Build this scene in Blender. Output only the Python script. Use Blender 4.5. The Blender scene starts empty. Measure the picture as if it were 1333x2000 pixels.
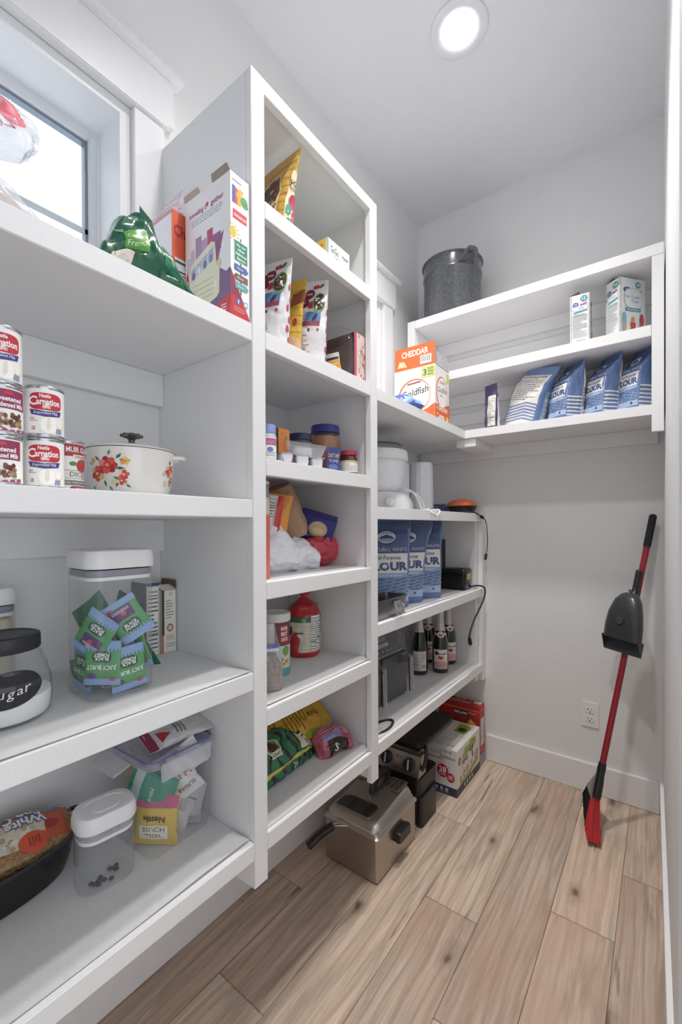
import bpy, bmesh, math, random
from mathutils import Vector, Matrix, Euler, noise

SC = bpy.context.scene
COL = SC.collection
R = math.radians

# ------------------------------------------------------------------ camera
F_PX, CY_PX = 841.71, 1034.35            # focal length and principal row in a 1333 x 2000 frame
YAW, PITCH, ROLL = 0.6414, -0.006064, -0.003878
EYE = Vector((0, 0, 1.19))
_f = Vector((-math.sin(YAW) * math.cos(PITCH), math.cos(YAW) * math.cos(PITCH), math.sin(PITCH)))
_r = Vector((math.cos(YAW), math.sin(YAW), 0))
_u = _r.cross(_f)
_r2 = _r * math.cos(ROLL) + _u * math.sin(ROLL)
_u2 = -_r * math.sin(ROLL) + _u * math.cos(ROLL)
cam_data = bpy.data.cameras.new('camera')
cam_data.sensor_fit = 'HORIZONTAL'
cam_data.sensor_width = 36
cam_data.lens = F_PX / 1333 * 36
cam_data.shift_y = (CY_PX - 1000) / 1333
cam_data.clip_start = 0.01
camera = bpy.data.objects.new('camera', cam_data)
COL.objects.link(camera)
camera.matrix_world = Matrix(((_r2.x, _u2.x, -_f.x, EYE.x), (_r2.y, _u2.y, -_f.y, EYE.y),
                              (_r2.z, _u2.z, -_f.z, EYE.z), (0, 0, 0, 1)))
SC.camera = camera

# ------------------------------------------------------------------ world: bright overcast daylight
W = bpy.data.worlds.new('overcast_sky')
SC.world = W
W.use_nodes = True
_bg = W.node_tree.nodes['Background']
_bg.inputs[0].default_value = (0.90, 0.95, 1.0, 1)
_bg.inputs[1].default_value = 1.5

SC.view_settings.view_transform = 'Standard'
SC.view_settings.look = 'None'
SC.view_settings.gamma = 1
SC.view_settings.use_curve_mapping = False
SC.view_settings.exposure = 0.02
SC.cycles.use_denoising = True
SC.cycles.max_bounces = 14
SC.cycles.diffuse_bounces = 8
SC.cycles.transparent_max_bounces = 24
SC.cycles.sample_clamp_indirect = 6
LAMP_WATTS = 9.5

# ------------------------------------------------------------------ materials
def lin(c):
    if isinstance(c, str):
        c = c.lstrip('#')
        c = tuple(int(c[i:i + 2], 16) / 255 for i in (0, 2, 4))
    return tuple(x / 12.92 if x <= .04045 else ((x + .055) / 1.055) ** 2.4 for x in c)

_mats = {}
def M(col, rough=.5, metal=0, bump=0, bscale=60, vary=.04, vscale=25, spec=.5, coat=0, sheen=0, aniso=None):
    """procedural surface: base colour with a little noise variation, optional bump"""
    key = ('M', col, rough, metal, bump, bscale, vary, vscale, spec, coat, sheen, aniso)
    if key in _mats:
        return _mats[key]
    m = bpy.data.materials.new('surface_%s' % str(col).lstrip('#'))
    m.use_nodes = True
    nt = m.node_tree
    N, L = nt.nodes, nt.links
    b = N['Principled BSDF']
    c = lin(col)
    tc = N.new('ShaderNodeTexCoord')
    nz = N.new('ShaderNodeTexNoise')
    nz.inputs['Scale'].default_value = vscale
    nz.inputs['Detail'].default_value = 4
    if aniso:
        mp = N.new('ShaderNodeMapping')
        mp.inputs['Scale'].default_value = aniso
        L.new(tc.outputs['Object'], mp.inputs[0])
        L.new(mp.outputs[0], nz.inputs['Vector'])
    else:
        L.new(tc.outputs['Object'], nz.inputs['Vector'])
    mr = N.new('ShaderNodeMapRange')
    mr.inputs['From Min'].default_value = .3
    mr.inputs['From Max'].default_value = .7
    mr.inputs['To Min'].default_value = 1 - vary
    mr.inputs['To Max'].default_value = 1 + vary
    L.new(nz.outputs['Fac'], mr.inputs['Value'])
    mx = N.new('ShaderNodeVectorMath')
    mx.operation = 'SCALE'
    mx.inputs[0].default_value = c
    L.new(mr.outputs[0], mx.inputs['Scale'])
    L.new(mx.outputs[0], b.inputs['Base Color'])
    b.inputs['Roughness'].default_value = rough
    b.inputs['Metallic'].default_value = metal
    b.inputs['Specular IOR Level'].default_value = spec
    if coat:
        b.inputs['Coat Weight'].default_value = coat
        b.inputs['Coat Roughness'].default_value = .08
    if bump:
        n2 = N.new('ShaderNodeTexNoise')
        n2.inputs['Scale'].default_value = bscale
        n2.inputs['Detail'].default_value = 5
        L.new(tc.outputs['Object'], n2.inputs['Vector'])
        bp = N.new('ShaderNodeBump')
        bp.inputs['Strength'].default_value = bump
        bp.inputs['Distance'].default_value = .01
        L.new(n2.outputs['Fac'], bp.inputs['Height'])
        L.new(bp.outputs[0], b.inputs['Normal'])
    _mats[key] = m
    return m

def GLASS(tint=(.97, .98, .98), haze=.03, rough=.04, ior=1.45, hazecol=(.8, .82, .85)):
    key = ('G', tint, haze, rough, ior, hazecol)
    if key in _mats:
        return _mats[key]
    m = bpy.data.materials.new('clear_plastic')
    m.use_nodes = True
    nt = m.node_tree
    N, L = nt.nodes, nt.links
    N.remove(N['Principled BSDF'])
    out = N['Material Output']
    tr = N.new('ShaderNodeBsdfTransparent')
    tr.inputs[0].default_value = (*tint, 1)
    df = N.new('ShaderNodeBsdfDiffuse')
    df.inputs[0].default_value = (*hazecol, 1)
    gl = N.new('ShaderNodeBsdfGlossy')
    gl.inputs['Roughness'].default_value = rough
    tc = N.new('ShaderNodeTexCoord')
    nz = N.new('ShaderNodeTexNoise')
    nz.inputs['Scale'].default_value = 14
    L.new(tc.outputs['Object'], nz.inputs['Vector'])
    mr = N.new('ShaderNodeMapRange')
    mr.inputs['To Min'].default_value = haze * .5
    mr.inputs['To Max'].default_value = haze * 1.5
    L.new(nz.outputs['Fac'], mr.inputs['Value'])
    m1 = N.new('ShaderNodeMixShader')
    L.new(mr.outputs[0], m1.inputs[0])
    L.new(tr.outputs[0], m1.inputs[1])
    L.new(df.outputs[0], m1.inputs[2])
    lw = N.new('ShaderNodeLayerWeight')           # Schlick reflectance, the same from both sides of the film
    lw.inputs[0].default_value = .5
    pw_ = N.new('ShaderNodeMath'); pw_.operation = 'POWER'; pw_.inputs[1].default_value = 4.5
    fr = N.new('ShaderNodeMath'); fr.operation = 'MULTIPLY_ADD'; fr.inputs[1].default_value = .7; fr.inputs[2].default_value = ((ior - 1) / (ior + 1)) ** 2
    L.new(lw.outputs['Facing'], pw_.inputs[0]); L.new(pw_.outputs[0], fr.inputs[0])
    m2 = N.new('ShaderNodeMixShader')
    L.new(fr.outputs[0], m2.inputs[0])
    L.new(m1.outputs[0], m2.inputs[1])
    L.new(gl.outputs[0], m2.inputs[2])
    L.new(m2.outputs[0], out.inputs['Surface'])
    _mats[key] = m
    return m

def EMIT(col, s):
    m = bpy.data.materials.new('lit_lens')
    m.use_nodes = True
    nt = m.node_tree
    b = nt.nodes['Principled BSDF']
    b.inputs['Base Color'].default_value = (*col, 1)
    b.inputs['Emission Color'].default_value = (*col, 1)
    nz = nt.nodes.new('ShaderNodeTexNoise')
    mr = nt.nodes.new('ShaderNodeMapRange')
    mr.inputs['To Min'].default_value = s * .97
    mr.inputs['To Max'].default_value = s * 1.03
    nt.links.new(nz.outputs['Fac'], mr.inputs['Value'])
    nt.links.new(mr.outputs[0], b.inputs['Emission Strength'])
    return m

# ------------------------------------------------------------------ object helpers
def tag(o, label=None, cat=None, group=None, kind=None):
    if label: o['label'] = label
    if cat: o['category'] = cat
    if group: o['group'] = group
    if kind: o['kind'] = kind
    return o

def thing(name, label, cat, loc=(0, 0, 0), rot=0, group=None):
    o = bpy.data.objects.new(name, None)
    o.empty_display_size = .05
    COL.objects.link(o)
    o.location = loc
    o.rotation_euler = rot if isinstance(rot, (tuple, list, Euler)) else (0, 0, rot)
    return tag(o, label, cat, group)

def adopt(o, t):
    """make o (built in room coordinates) a part of t"""
    o.parent = t
    o.matrix_parent_inverse = (Matrix.Translation(t.location) @ t.rotation_euler.to_matrix().to_4x4()).inverted()
    return o

def copy_tree(o, parent=None, label=None, group=None):
    c = o.copy()
    COL.objects.link(c)
    if parent: c.parent = parent
    if label: c['label'] = label
    if group: c['group'] = group
    for ch in list(o.children):
        copy_tree(ch, c)
    return c

class MB:
    """collects geometry, then build() links it as ONE mesh object"""
    def __init__(s):
        s.v, s.f, s.m, s.sm = [], [], [], []
        s.mats = []
    def mi(s, mat):
        if mat not in s.mats: s.mats.append(mat)
        return s.mats.index(mat)
    def add(s, vs, fs, mat, smooth=False):
        k = len(s.v)
        s.v += [tuple(p) for p in vs]
        i = s.mi(mat)
        for f in fs:
            s.f.append([k + j for j in f]); s.m.append(i); s.sm.append(smooth)
        return s
    def box(s, a, b, mat, bev=0):
        x0, y0, z0 = [min(p, q) for p, q in zip(a, b)]
        x1, y1, z1 = [max(p, q) for p, q in zip(a, b)]
        if not bev:
            vs = [(x, y, z) for z in (z0, z1) for y in (y0, y1) for x in (x0, x1)]
            fs = [(0, 2, 3, 1), (4, 5, 7, 6), (0, 1, 5, 4), (2, 6, 7, 3), (0, 4, 6, 2), (1, 3, 7, 5)]
            return s.add(vs, fs, mat)
        bm = bmesh.new()
        bmesh.ops.create_cube(bm, size=1)
        for v in bm.verts:
            v.co = Vector(((x0 + x1) / 2 + v.co.x * (x1 - x0), (y0 + y1) / 2 + v.co.y * (y1 - y0), (z0 + z1) / 2 + v.co.z * (z1 - z0)))
        bmesh.ops.bevel(bm, geom=list(bm.edges), offset=bev, segments=2, affect='EDGES', clamp_overlap=True)
        return s.bm(bm, mat, False)
    def bm(s, bm, mat, smooth=False):
        bm.verts.ensure_lookup_table()
        bm.verts.index_update()
        s.add([v.co for v in bm.verts], [[v.index for v in f.verts] for f in bm.faces], mat, smooth)
        bm.free()
        return s
    def rings(s, rings, mat, closed=True, cap0=True, cap1=True, smooth=True):
        n = len(rings[0])
        vs = [p for r in rings for p in r]
        fs = []
        for i in range(len(rings) - 1):
            for j in range(n if closed else n - 1):
                k = (j + 1) % n
                fs.append((i * n + j, i * n + k, (i + 1) * n + k, (i + 1) * n + j))
        s.add(vs, fs, mat, smooth)
        if cap0: s.add(rings[0], [list(range(n))[::-1]], mat)
        if cap1: s.add(rings[-1], [list(range(n))], mat)
        return s
    def lathe(s, prof, mat, n=40, c=(0, 0, 0), cap0=True, cap1=True, smooth=True, axis='z'):
        rs = []
        for r, z in prof:
            ring = []
            for j in range(n):
                a = 2 * math.pi * j / n
                x, y = r * math.cos(a), r * math.sin(a)
                p = (x, y, z) if axis == 'z' else ((z, x, y) if axis == 'x' else (y, z, x))
                ring.append((c[0] + p[0], c[1] + p[1], c[2] + p[2]))
            rs.append(ring)
        return s.rings(rs, mat, True, cap0, cap1, smooth)
    def tube(s, path, r, mat, n=8, cap=True, flat=1):
        path = [Vector(p) for p in path]
        rs = []
        up = Vector((0, 0, 1))
        prev = None
        for i, p in enumerate(path):
            t = (path[min(i + 1, len(path) - 1)] - path[max(i - 1, 0)]).normalized()
            if prev is None:
                x = t.cross(up if abs(t.z) < .9 else Vector((1, 0, 0))).normalized()
            else:
                x = (prev - t * prev.dot(t)).normalized()
            prev = x
            y = t.cross(x)
            rr = r[i] if isinstance(r, (list, tuple)) else r
            rs.append([p + x * rr * math.cos(2 * math.pi * j / n) + y * rr * flat * math.sin(2 * math.pi * j / n) for j in range(n)])
        return s.rings(rs, mat, True, cap, cap)
    def build(s, name, parent=None, loc=None, rot=None, label=None, cat=None, group=None, kind=None, auto=None):
        me = bpy.data.meshes.new(name)
        me.from_pydata(s.v, [], s.f)
        for m in s.mats: me.materials.append(m)
        me.polygons.foreach_set('material_index', s.m)
        me.polygons.foreach_set('use_smooth', s.sm)
        me.update()
        bm = bmesh.new()
        bm.from_mesh(me)
        bmesh.ops.remove_doubles(bm, verts=bm.verts, dist=1e-6)
        if any(not e.is_contiguous for e in bm.edges if e.is_manifold) or True:
            bmesh.ops.recalc_face_normals(bm, faces=bm.faces)
        for e in bm.edges:
            if len(e.link_faces) == 2 and e.calc_face_angle(0) > .7: e.smooth = False
        bm.to_mesh(me)
        bm.free()
        o = bpy.data.objects.new(name, me)
        COL.objects.link(o)
        if parent: o.parent = parent
        if loc: o.location = loc
        if rot: o.rotation_euler = rot
        return tag(o, label, cat, group, kind)

def rrect(w, d, r, n=5, z=0, cx=0, cy=0):
    """rounded rectangle ring, counter-clockwise"""
    out = []
    r = min(r, w / 2 - 1e-4, d / 2 - 1e-4)
    for k, (sx, sy) in enumerate(((1, 1), (-1, 1), (-1, -1), (1, -1))):
        for i in range(n + 1):
            a = math.pi / 2 * (k + i / n)
            out.append((cx + sx * (w / 2 - r) + r * math.cos(a), cy + sy * (d / 2 - r) + r * math.sin(a), z))
    return out

def spline(pts, n=8):
    pts = [Vector(p) for p in pts]
    out = []
    for i in range(len(pts) - 1):
        p0, p1, p2, p3 = pts[max(i - 1, 0)], pts[i], pts[i + 1], pts[min(i + 2, len(pts) - 1)]
        for k in range(n):
            t = k / n
            out.append(.5 * ((2 * p1) + (p2 - p0) * t + (2 * p0 - 5 * p1 + 4 * p2 - p3) * t * t + (3 * p1 - p0 - 3 * p2 + p3) * t ** 3))
    out.append(pts[-1])
    return out

# ------------------------------------------------------------------ print: shapes laid on a surface
class Plane:
    curved = None
    def __init__(s, o, u, v):
        s.o, s.u, s.v = Vector(o), Vector(u).normalized(), Vector(v).normalized()
        s.n = s.u.cross(s.v)
    def at(s, u, v, off): return s.o + s.u * u + s.v * v + s.n * off

class Cyl:
    """u: arc length from angle a0, v: height; radius constant or profile function"""
    curved = .006
    def __init__(s, r, a0=0, z0=0, c=(0, 0)):
        s.r, s.a0, s.z0, s.c = r, a0, z0, c
    def at(s, u, v, off):
        r = s.r(v) if callable(s.r) else s.r
        r0 = s.r(0) if callable(s.r) else s.r
        a = s.a0 + u / r0
        return Vector((s.c[0] + (r + off) * math.cos(a), s.c[1] + (r + off) * math.sin(a), s.z0 + v))

_txt = {}
def text2d(t, bold=0.0, shear=0.0):
    key = (t, bold, shear)
    if key in _txt: return _txt[key]
    cu = bpy.data.curves.new('lettering', 'FONT')
    cu.body = t
    cu.size = 1
    cu.resolution_u = 2
    cu.offset = bold
    cu.shear = shear
    cu.align_x = 'LEFT'
    o = bpy.data.objects.new('lettering', cu)
    COL.objects.link(o)
    bpy.context.view_layer.update()
    me = bpy.data.meshes.new_from_object(o.evaluated_get(bpy.context.evaluated_depsgraph_get()))
    vs = [(v.co.x, v.co.y) for v in me.vertices]
    fs = [tuple(p.vertices) for p in me.polygons]
    bpy.data.objects.remove(o)
    bpy.data.curves.remove(cu)
    bpy.data.meshes.remove(me)
    xs = [p[0] for p in vs] or [0, 1]; ys = [p[1] for p in vs] or [0, 1]
    bb = (min(xs), max(xs), min(ys), max(ys))
    _txt[key] = (vs, fs, bb)
    return _txt[key]

class Print:
    """flat print (lettering, panels, pictures) following a surface, one mesh part"""
    STEP = .0002
    def __init__(s, rough=.45):
        s.mb = MB(); s.rough = rough
    def mat(s, col):
        return col if not isinstance(col, str) else M(col, s.rough, vary=.02)
    def _lay(s, surf, vs, fs, col, layer):
        bm = bmesh.new()
        bv = [bm.verts.new((x, y, 0)) for x, y in vs]
        for f in fs:
            try: bm.faces.new([bv[i] for i in f])
            except ValueError: pass
        st = surf.curved
        if st:
            xs = [v[0] for v in vs]; ys = [v[1] for v in vs]
            sv = getattr(surf, 'curved_v', st * 2)
            for lo, hi, nrm, ax, stp in ((min(xs), max(xs), (1, 0, 0), 0, st), (min(ys), max(ys), (0, 1, 0), 1, sv)):
                k = math.floor(lo / stp) + 1
                while k * stp < hi - 1e-6:
                    co = [0, 0, 0]; co[ax] = k * stp
                    bmesh.ops.bisect_plane(bm, geom=bm.verts[:] + bm.edges[:] + bm.faces[:], dist=1e-7, plane_co=co, plane_no=nrm)
                    k += 1
        bm.verts.index_update()
        s.n = getattr(s, 'n', 0) + 1
        off = (layer + 1) * s.STEP + s.n * 3e-6
        s.mb.add([surf.at(v.co.x, v.co.y, off) for v in bm.verts], [[v.index for v in f.verts] for f in bm.faces], s.mat(col), surf.curved is not None)
        bm.free()
        return s
    def poly(s, surf, pts, col, layer=0):
        return s._lay(surf, pts, [list(range(len(pts)))], col, layer)
    def rect(s, surf, u0, v0, u1, v1, col, layer=0):
        return s.poly(surf, [(u0, v0), (u1, v0), (u1, v1), (u0, v1)], col, layer)
    def oval(s, surf, cu, cv, ru, rv, col, layer=0, rot=0, n=24, pw=2):
        pts = []
        for i in range(n):
            a = 2 * math.pi * i / n
            c_, s_ = math.cos(a), math.sin(a)
            x = ru * math.copysign(abs(c_) ** (2 / pw), c_); y = rv * math.copysign(abs(s_) ** (2 / pw), s_)
            pts.append((cu + x * math.cos(rot) - y * math.sin(rot), cv + x * math.sin(rot) + y * math.cos(rot)))
        return s.poly(surf, pts, col, layer)
    def text(s, surf, t, cu, cv, h, col, layer=1, rot=0, w=None, bold=.0, shear=0, maxw=None, align='c'):
        vs, fs, (x0, x1, y0, y1) = text2d(t, bold, shear)
        k = h / .72
        kx = k if w is None else w / max(x1 - x0, 1e-6)
        if maxw and (x1 - x0) * kx > maxw: kx = maxw / (x1 - x0)
        ax = (x0 + x1) / 2 if align == 'c' else (x0 if align == 'l' else x1)
        ca, sa = math.cos(rot), math.sin(rot)
        out = []
        for x, y in vs:
            X, Y = (x - ax) * kx, (y - .36) * k
            out.append((cu + X * ca - Y * sa, cv + X * sa + Y * ca))
        return s._lay(surf, out, fs, col, layer)
    def lines(s, surf, u0, v0, u1, v1, n, col, layer=1, seed=1, fill=.5):
        """rows of small print too fine to read"""
        rnd = random.Random(seed)
        dv = (v1 - v0) / n
        for i in range(n):
            y = v1 - dv * (i + .5)
            x = u0
            end = u1 - (u1 - u0) * rnd.choice((0, 0, .05, .2, .4))
            while x < end:
                w = min((u1 - u0) * rnd.uniform(.06, .18), end - x)
                s.rect(surf, x, y - dv * fill / 2, x + w, y + dv * fill / 2, col, layer)
                x += w + (u1 - u0) * .025
        return s
    def barcode(s, surf, u0, v0, u1, v1, layer=1, seed=3, vert=False):
        rnd = random.Random(seed)
        s.rect(surf, u0, v0, u1, v1, '#f4f4f2', layer)
        m = .08
        if vert:
            y = v0 + (v1 - v0) * m
            while y < v1 - (v1 - v0) * m:
                w = (v1 - v0) * rnd.choice((.015, .02, .03))
                s.rect(surf, u0 + (u1 - u0) * .12, y, u1 - (u1 - u0) * .12, y + w, '#26262a', layer + 1); y += w * rnd.uniform(2.2, 3.6)
        else:
            x = u0 + (u1 - u0) * m
            while x < u1 - (u1 - u0) * m:
                w = (u1 - u0) * rnd.choice((.012, .02, .035))
                s.rect(surf, x, v0 + (v1 - v0) * .2, x + w, v1 - (v1 - v0) * .1, '#26262a', layer + 1); x += w * rnd.uniform(2.0, 3.2)
        return s
    def facts(s, surf, u0, v0, u1, v1, layer=1, seed=5, title=True):
        """a nutrition panel: frame, heavy rules, rows of fine print"""
        k = '#2a2a2c'
        s.rect(surf, u0, v0, u1, v1, '#f3f2ee', layer)
        t = (u1 - u0) * .02
        for a in ((u0, v0, u1, v0 + t), (u0, v1 - t, u1, v1), (u0, v0, u0 + t, v1), (u1 - t, v0, u1, v1)):
            s.rect(surf, *a, k, layer + 1)
        h = v1 - v0
        if title: s.text(surf, 'Nutrition Facts', (u0 + u1) / 2, v1 - h * .07, h * .05, k, layer + 1, maxw=(u1 - u0) * .86, bold=.01)
        for q in (.13, .36, .72):
            s.rect(surf, u0, v1 - h * q - h * .012, u1, v1 - h * q, k, layer + 1)
        s.lines(surf, u0 + 3 * t, v0 + h * .03, u1 - 3 * t, v1 - h * .15, 13, '#55565a', layer + 1, seed, .38)
        return s
    def build(s, parent, name='printed_label'):
        return s.mb.build(name, parent)

# ------------------------------------------------------------------ packaging builders (local: front faces -y, base on z = 0)
def box_surfs(w, d, h):
    return {'F': Plane((0, -d / 2, 0), (1, 0, 0), (0, 0, 1)), 'R': Plane((w / 2, 0, 0), (0, 1, 0), (0, 0, 1)),
            'L': Plane((-w / 2, 0, 0), (0, -1, 0), (0, 0, 1)), 'B': Plane((0, d / 2, 0), (-1, 0, 0), (0, 0, 1)),
            'T': Plane((0, 0, h), (1, 0, 0), (0, 1, 0))}

def interp(prof, s):
    """prof: rows (s, values...), smooth interpolation"""
    if s <= prof[0][0]: return prof[0][1:]
    for a, b in zip(prof, prof[1:]):
        if s <= b[0]:
            t = (s - a[0]) / (b[0] - a[0])
            t = t * t * (3 - 2 * t)
            return tuple(x + (y - x) * t for x, y in zip(a[1:], b[1:]))
    return prof[-1][1:]

class Bag:
    """soft bag: superellipse section (half width a, half depth b, centre dx, dy) at height s*h, plus wrinkles.
    As a print surface: u = distance round the middle girth from the front centre, v = height."""
    curved = .006
    curved_v = .0075
    def __init__(s, h, prof, pw=3.2, wr=.002, wf=30, seed=0, fold=.0, nu=96, nv=56, crinkle=0):
        s.crinkle = crinkle
        s.h, s.prof, s.pw, s.wr, s.wf, s.seed, s.fold, s.nu, s.nv = h, prof, pw, wr, wf, seed, fold, nu, nv
        a, b, _, _ = interp(prof, .4)
        s.tab = []
        K = 720
        pts = []
        for i in range(K + 1):
            th = -math.pi / 2 + 2 * math.pi * i / K
            ex, ey = s._xy(th); pts.append((a * ex, b * ey))
        acc = [0]
        for p, q_ in zip(pts, pts[1:]): acc.append(acc[-1] + math.hypot(q_[0] - p[0], q_[1] - p[1]))
        s.acc, s.K, s.girth = acc, K, acc[-1]
    def _xy(s, th):
        c, q = math.cos(th), math.sin(th)
        r = (abs(c) ** s.pw + abs(q) ** s.pw) ** (-1 / s.pw)
        return r * c, r * q
    def _th(s, u):
        u = u % s.girth
        lo, hi = 0, s.K
        while hi - lo > 1:
            m = (lo + hi) // 2
            if s.acc[m] <= u: lo = m
            else: hi = m
        t = (u - s.acc[lo]) / max(s.acc[hi] - s.acc[lo], 1e-9)
        return -math.pi / 2 + 2 * math.pi * (lo + t) / s.K
    def raw(s, th, v):
        q = v / s.h
        a, b, dx, dy = interp(s.prof, q)
        ex, ey = s._xy(th)
        x, y = a * ex, b * ey
        p = Vector((x + dx, y + dy, v))
        k = Vector((p.x * s.wf, p.y * s.wf * 1.5, p.z * s.wf * .7)) + Vector((s.seed * 7.3, s.seed * 3.1, 0))
        env = min(1, q * 6) * min(1, .25 + b * 40)
        w = noise.noise(k) * .7 + noise.noise(k * 2.3) * .35
        r_ = abs(noise.noise(k * .9 + Vector((5, 2, 9))))
        d = s.wr * env * (w * 1.3 - (1 - min(1, r_ * 5)) * .9)
        if s.crinkle:                                  # sharp film ridges, two sizes
            d = d * .35 + s.crinkle * env * ((1 - 2.6 * abs(noise.noise(k * .55))) + .5 * (1 - 2.6 * abs(noise.noise(k * 1.3 + Vector((3, 8, 1))))))
        nx, ny = math.cos(th) * b, math.sin(th) * a
        L_ = math.hypot(nx, ny) or 1
        p.x += d * nx / L_
        p.y += d * ny / L_
        p.z += s.fold * math.sin(th * 3 + s.seed) * q
        return p
    def at(s, u, v, off):
        th = s._th(u)
        p = s.raw(th, v)
        if not off: return p
        e = .02
        pa, pb = s.raw(th - e, v), s.raw(th + e, v)
        va, vb = s.raw(th, max(0, v - .003)), s.raw(th, min(s.h, v + .003))
        n = (pb - pa).cross(vb - va)
        if n.length < 1e-12: return p
        return p + n.normalized() * (off * 1.4 + .0005)
    def mesh(s, mat, closed_top=True):
        mb = MB()
        rs = []
        for i in range(s.nv + 1):
            v = s.h * i / s.nv
            rs.append([s.raw(-math.pi / 2 + 2 * math.pi * j / s.nu, v) for j in range(s.nu)])
        mb.rings(rs, mat, True, True, closed_top)
        return mb

# ================================================================== the room
WALL_X, BACK_Y, CEIL_Z, NEAR_Y = -1.10, 2.2093, 2.865, -0.95
XF = -0.7263                                   # front plane of the shelving on the left wall
WHITE = M('#e7e7e8', .55, bump=.05, bscale=220, vary=.01, vscale=6)
WALLM = M('#e3e4e5', .7, bump=.12, bscale=26, vary=.015, vscale=5)
TRIMM = M('#e8e8ea', .38, bump=.03, bscale=150, vary=.01)
def wx(y): return .004 + (BACK_Y - y) * .0158     # right wall, not quite square

def struct(mb, name, parent=None):
    o = mb.build(name, parent)
    if not parent: o['kind'] = 'structure'
    return o

# floor: sub-floor and every plank in it
def wood_mat(i):
    m = bpy.data.materials.new('oak_plank')
    m.use_nodes = True
    N, L = m.node_tree.nodes, m.node_tree.links
    b = N['Principled BSDF']
    rnd = random.Random(40 + i)
    tc = N.new('ShaderNodeTexCoord')
    mp = N.new('ShaderNodeMapping')
    mp.inputs['Location'].default_value = (rnd.uniform(0, 9), rnd.uniform(0, 9), rnd.uniform(0, 9))
    L.new(tc.outputs['Object'], mp.inputs[0])
    def scaled(sx, sy):
        v = N.new('ShaderNodeVectorMath'); v.operation = 'MULTIPLY'
        v.inputs[1].default_value = (sx, sy, 1)
        L.new(mp.outputs[0], v.inputs[0]); return v.outputs[0]
    def nz(vec, sc, det=4, dist=0):
        n = N.new('ShaderNodeTexNoise'); n.inputs['Scale'].default_value = sc; n.inputs['Detail'].default_value = det; n.inputs['Distortion'].default_value = dist
        L.new(vec, n.inputs['Vector']); return n.outputs['Fac']
    def ramp(fac, stops):
        r = N.new('ShaderNodeValToRGB')
        els = r.color_ramp.elements
        while len(els) < len(stops): els.new(.5)
        for e, (p, c) in zip(els, stops): e.position = p; e.color = (*c, 1)
        L.new(fac, r.inputs[0]); return r.outputs[0]
    def mix(fac, a, b_, mode='MIX'):
        x = N.new('ShaderNodeMix'); x.data_type = 'RGBA'; x.blend_type = mode
        if isinstance(fac, float): x.inputs[0].default_value = fac
        else: L.new(fac, x.inputs[0])
        for k, s_ in ((6, a), (7, b_)):
            if isinstance(s_, tuple): x.inputs[k].default_value = (*s_, 1)
            else: L.new(s_, x.inputs[k])
        return x.outputs[2]
    t = rnd.choice((0, .25, .5, .75, 1))
    base = [(.62, .50, .395), (.565, .445, .35), (.49, .38, .30)][i % 3]
    g1 = nz(scaled(1, .09), 26, 6, 1.4)          # broad figure along the plank
    c1 = ramp(g1, [(.33, tuple(x * .70 for x in base)), (.50, base), (.68, tuple(min(1, x * 1.20) for x in base))])
    # cathedral figure: distorted bands
    wv = N.new('ShaderNodeTexWave'); wv.wave_type = 'BANDS'; wv.bands_direction = 'X'
    wv.inputs['Scale'].default_value = 9; wv.inputs['Distortion'].default_value = 9; wv.inputs['Detail'].default_value = 3; wv.inputs['Detail Scale'].default_value = .8
    L.new(scaled(1, .16), wv.inputs['Vector'])
    c1b = mix(ramp(wv.outputs['Fac'], [(.0, (.62,) * 3), (.30, (0,) * 3)]), c1, (base[0] * .74, base[1] * .66, base[2] * .60))
    g2 = nz(scaled(1, .03), 190, 3, .3)          # fine pores
    c2 = mix(ramp(g2, [(.48, (.0,) * 3), (.66, (.42,) * 3)]), c1b, (base[0] * .66, base[1] * .62, base[2] * .58))
    g3 = nz(scaled(1, .05), 120, 3, .5)           # pale limed grain
    c3 = mix(ramp(g3, [(.57, (0,) * 3), (.74, (.32,) * 3)]), c2, (.80, .73, .65))
    # dark checks
    g4 = nz(scaled(1, .07), 13, 3, 2.2)
    c4 = mix(ramp(g4, [(.27, (.85,) * 3), (.325, (0,) * 3)]), c3, (.13, .09, .07))
    # warm pinkish patches
    c4b = mix(ramp(nz(scaled(1, .4), 5, 2), [(.48, (0,) * 3), (.66, (.55,) * 3)]), c4, (base[0] * .93, base[1] * .78, base[2] * .72))
    # knots
    vo = N.new('ShaderNodeTexVoronoi'); vo.voronoi_dimensions = '2D'; vo.inputs['Scale'].default_value = 3.5
    dv = N.new('ShaderNodeVectorMath'); dv.operation = 'ADD'
    dn = N.new('ShaderNodeTexNoise'); dn.inputs['Scale'].default_value = 16
    L.new(mp.outputs[0], dn.inputs['Vector'])
    ds = N.new('ShaderNodeVectorMath'); ds.operation = 'SCALE'; ds.inputs['Scale'].default_value = .05
    L.new(dn.outputs['Color'], ds.inputs[0]); L.new(scaled(1, .55), dv.inputs[0]); L.new(ds.outputs[0], dv.inputs[1])
    L.new(dv.outputs[0], vo.inputs['Vector'])
    c5 = mix(ramp(vo.outputs['Distance'], [(.020, (.95,) * 3), (.034, (.62,) * 3), (.060, (.30,) * 3), (.13, (0,) * 3)]), c4b, (.15, .095, .065))
    L.new(c5, b.inputs['Base Color'])
    b.inputs['Roughness'].default_value = .5
    bp = N.new('ShaderNodeBump'); bp.inputs['Strength'].default_value = .18; bp.inputs['Distance'].default_value = .002
    L.new(g2, bp.inputs['Height']); L.new(bp.outputs[0], b.inputs['Normal'])
    return m
WOODS = [wood_mat(i) for i in range(9)]
floor = struct(MB().box((WALL_X - .1, NEAR_Y - .05, -.05), (.9, BACK_Y + .05, -.006), M('#6b5a49', .8)), 'floor')
PW, PL = .168, 1.22
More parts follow.
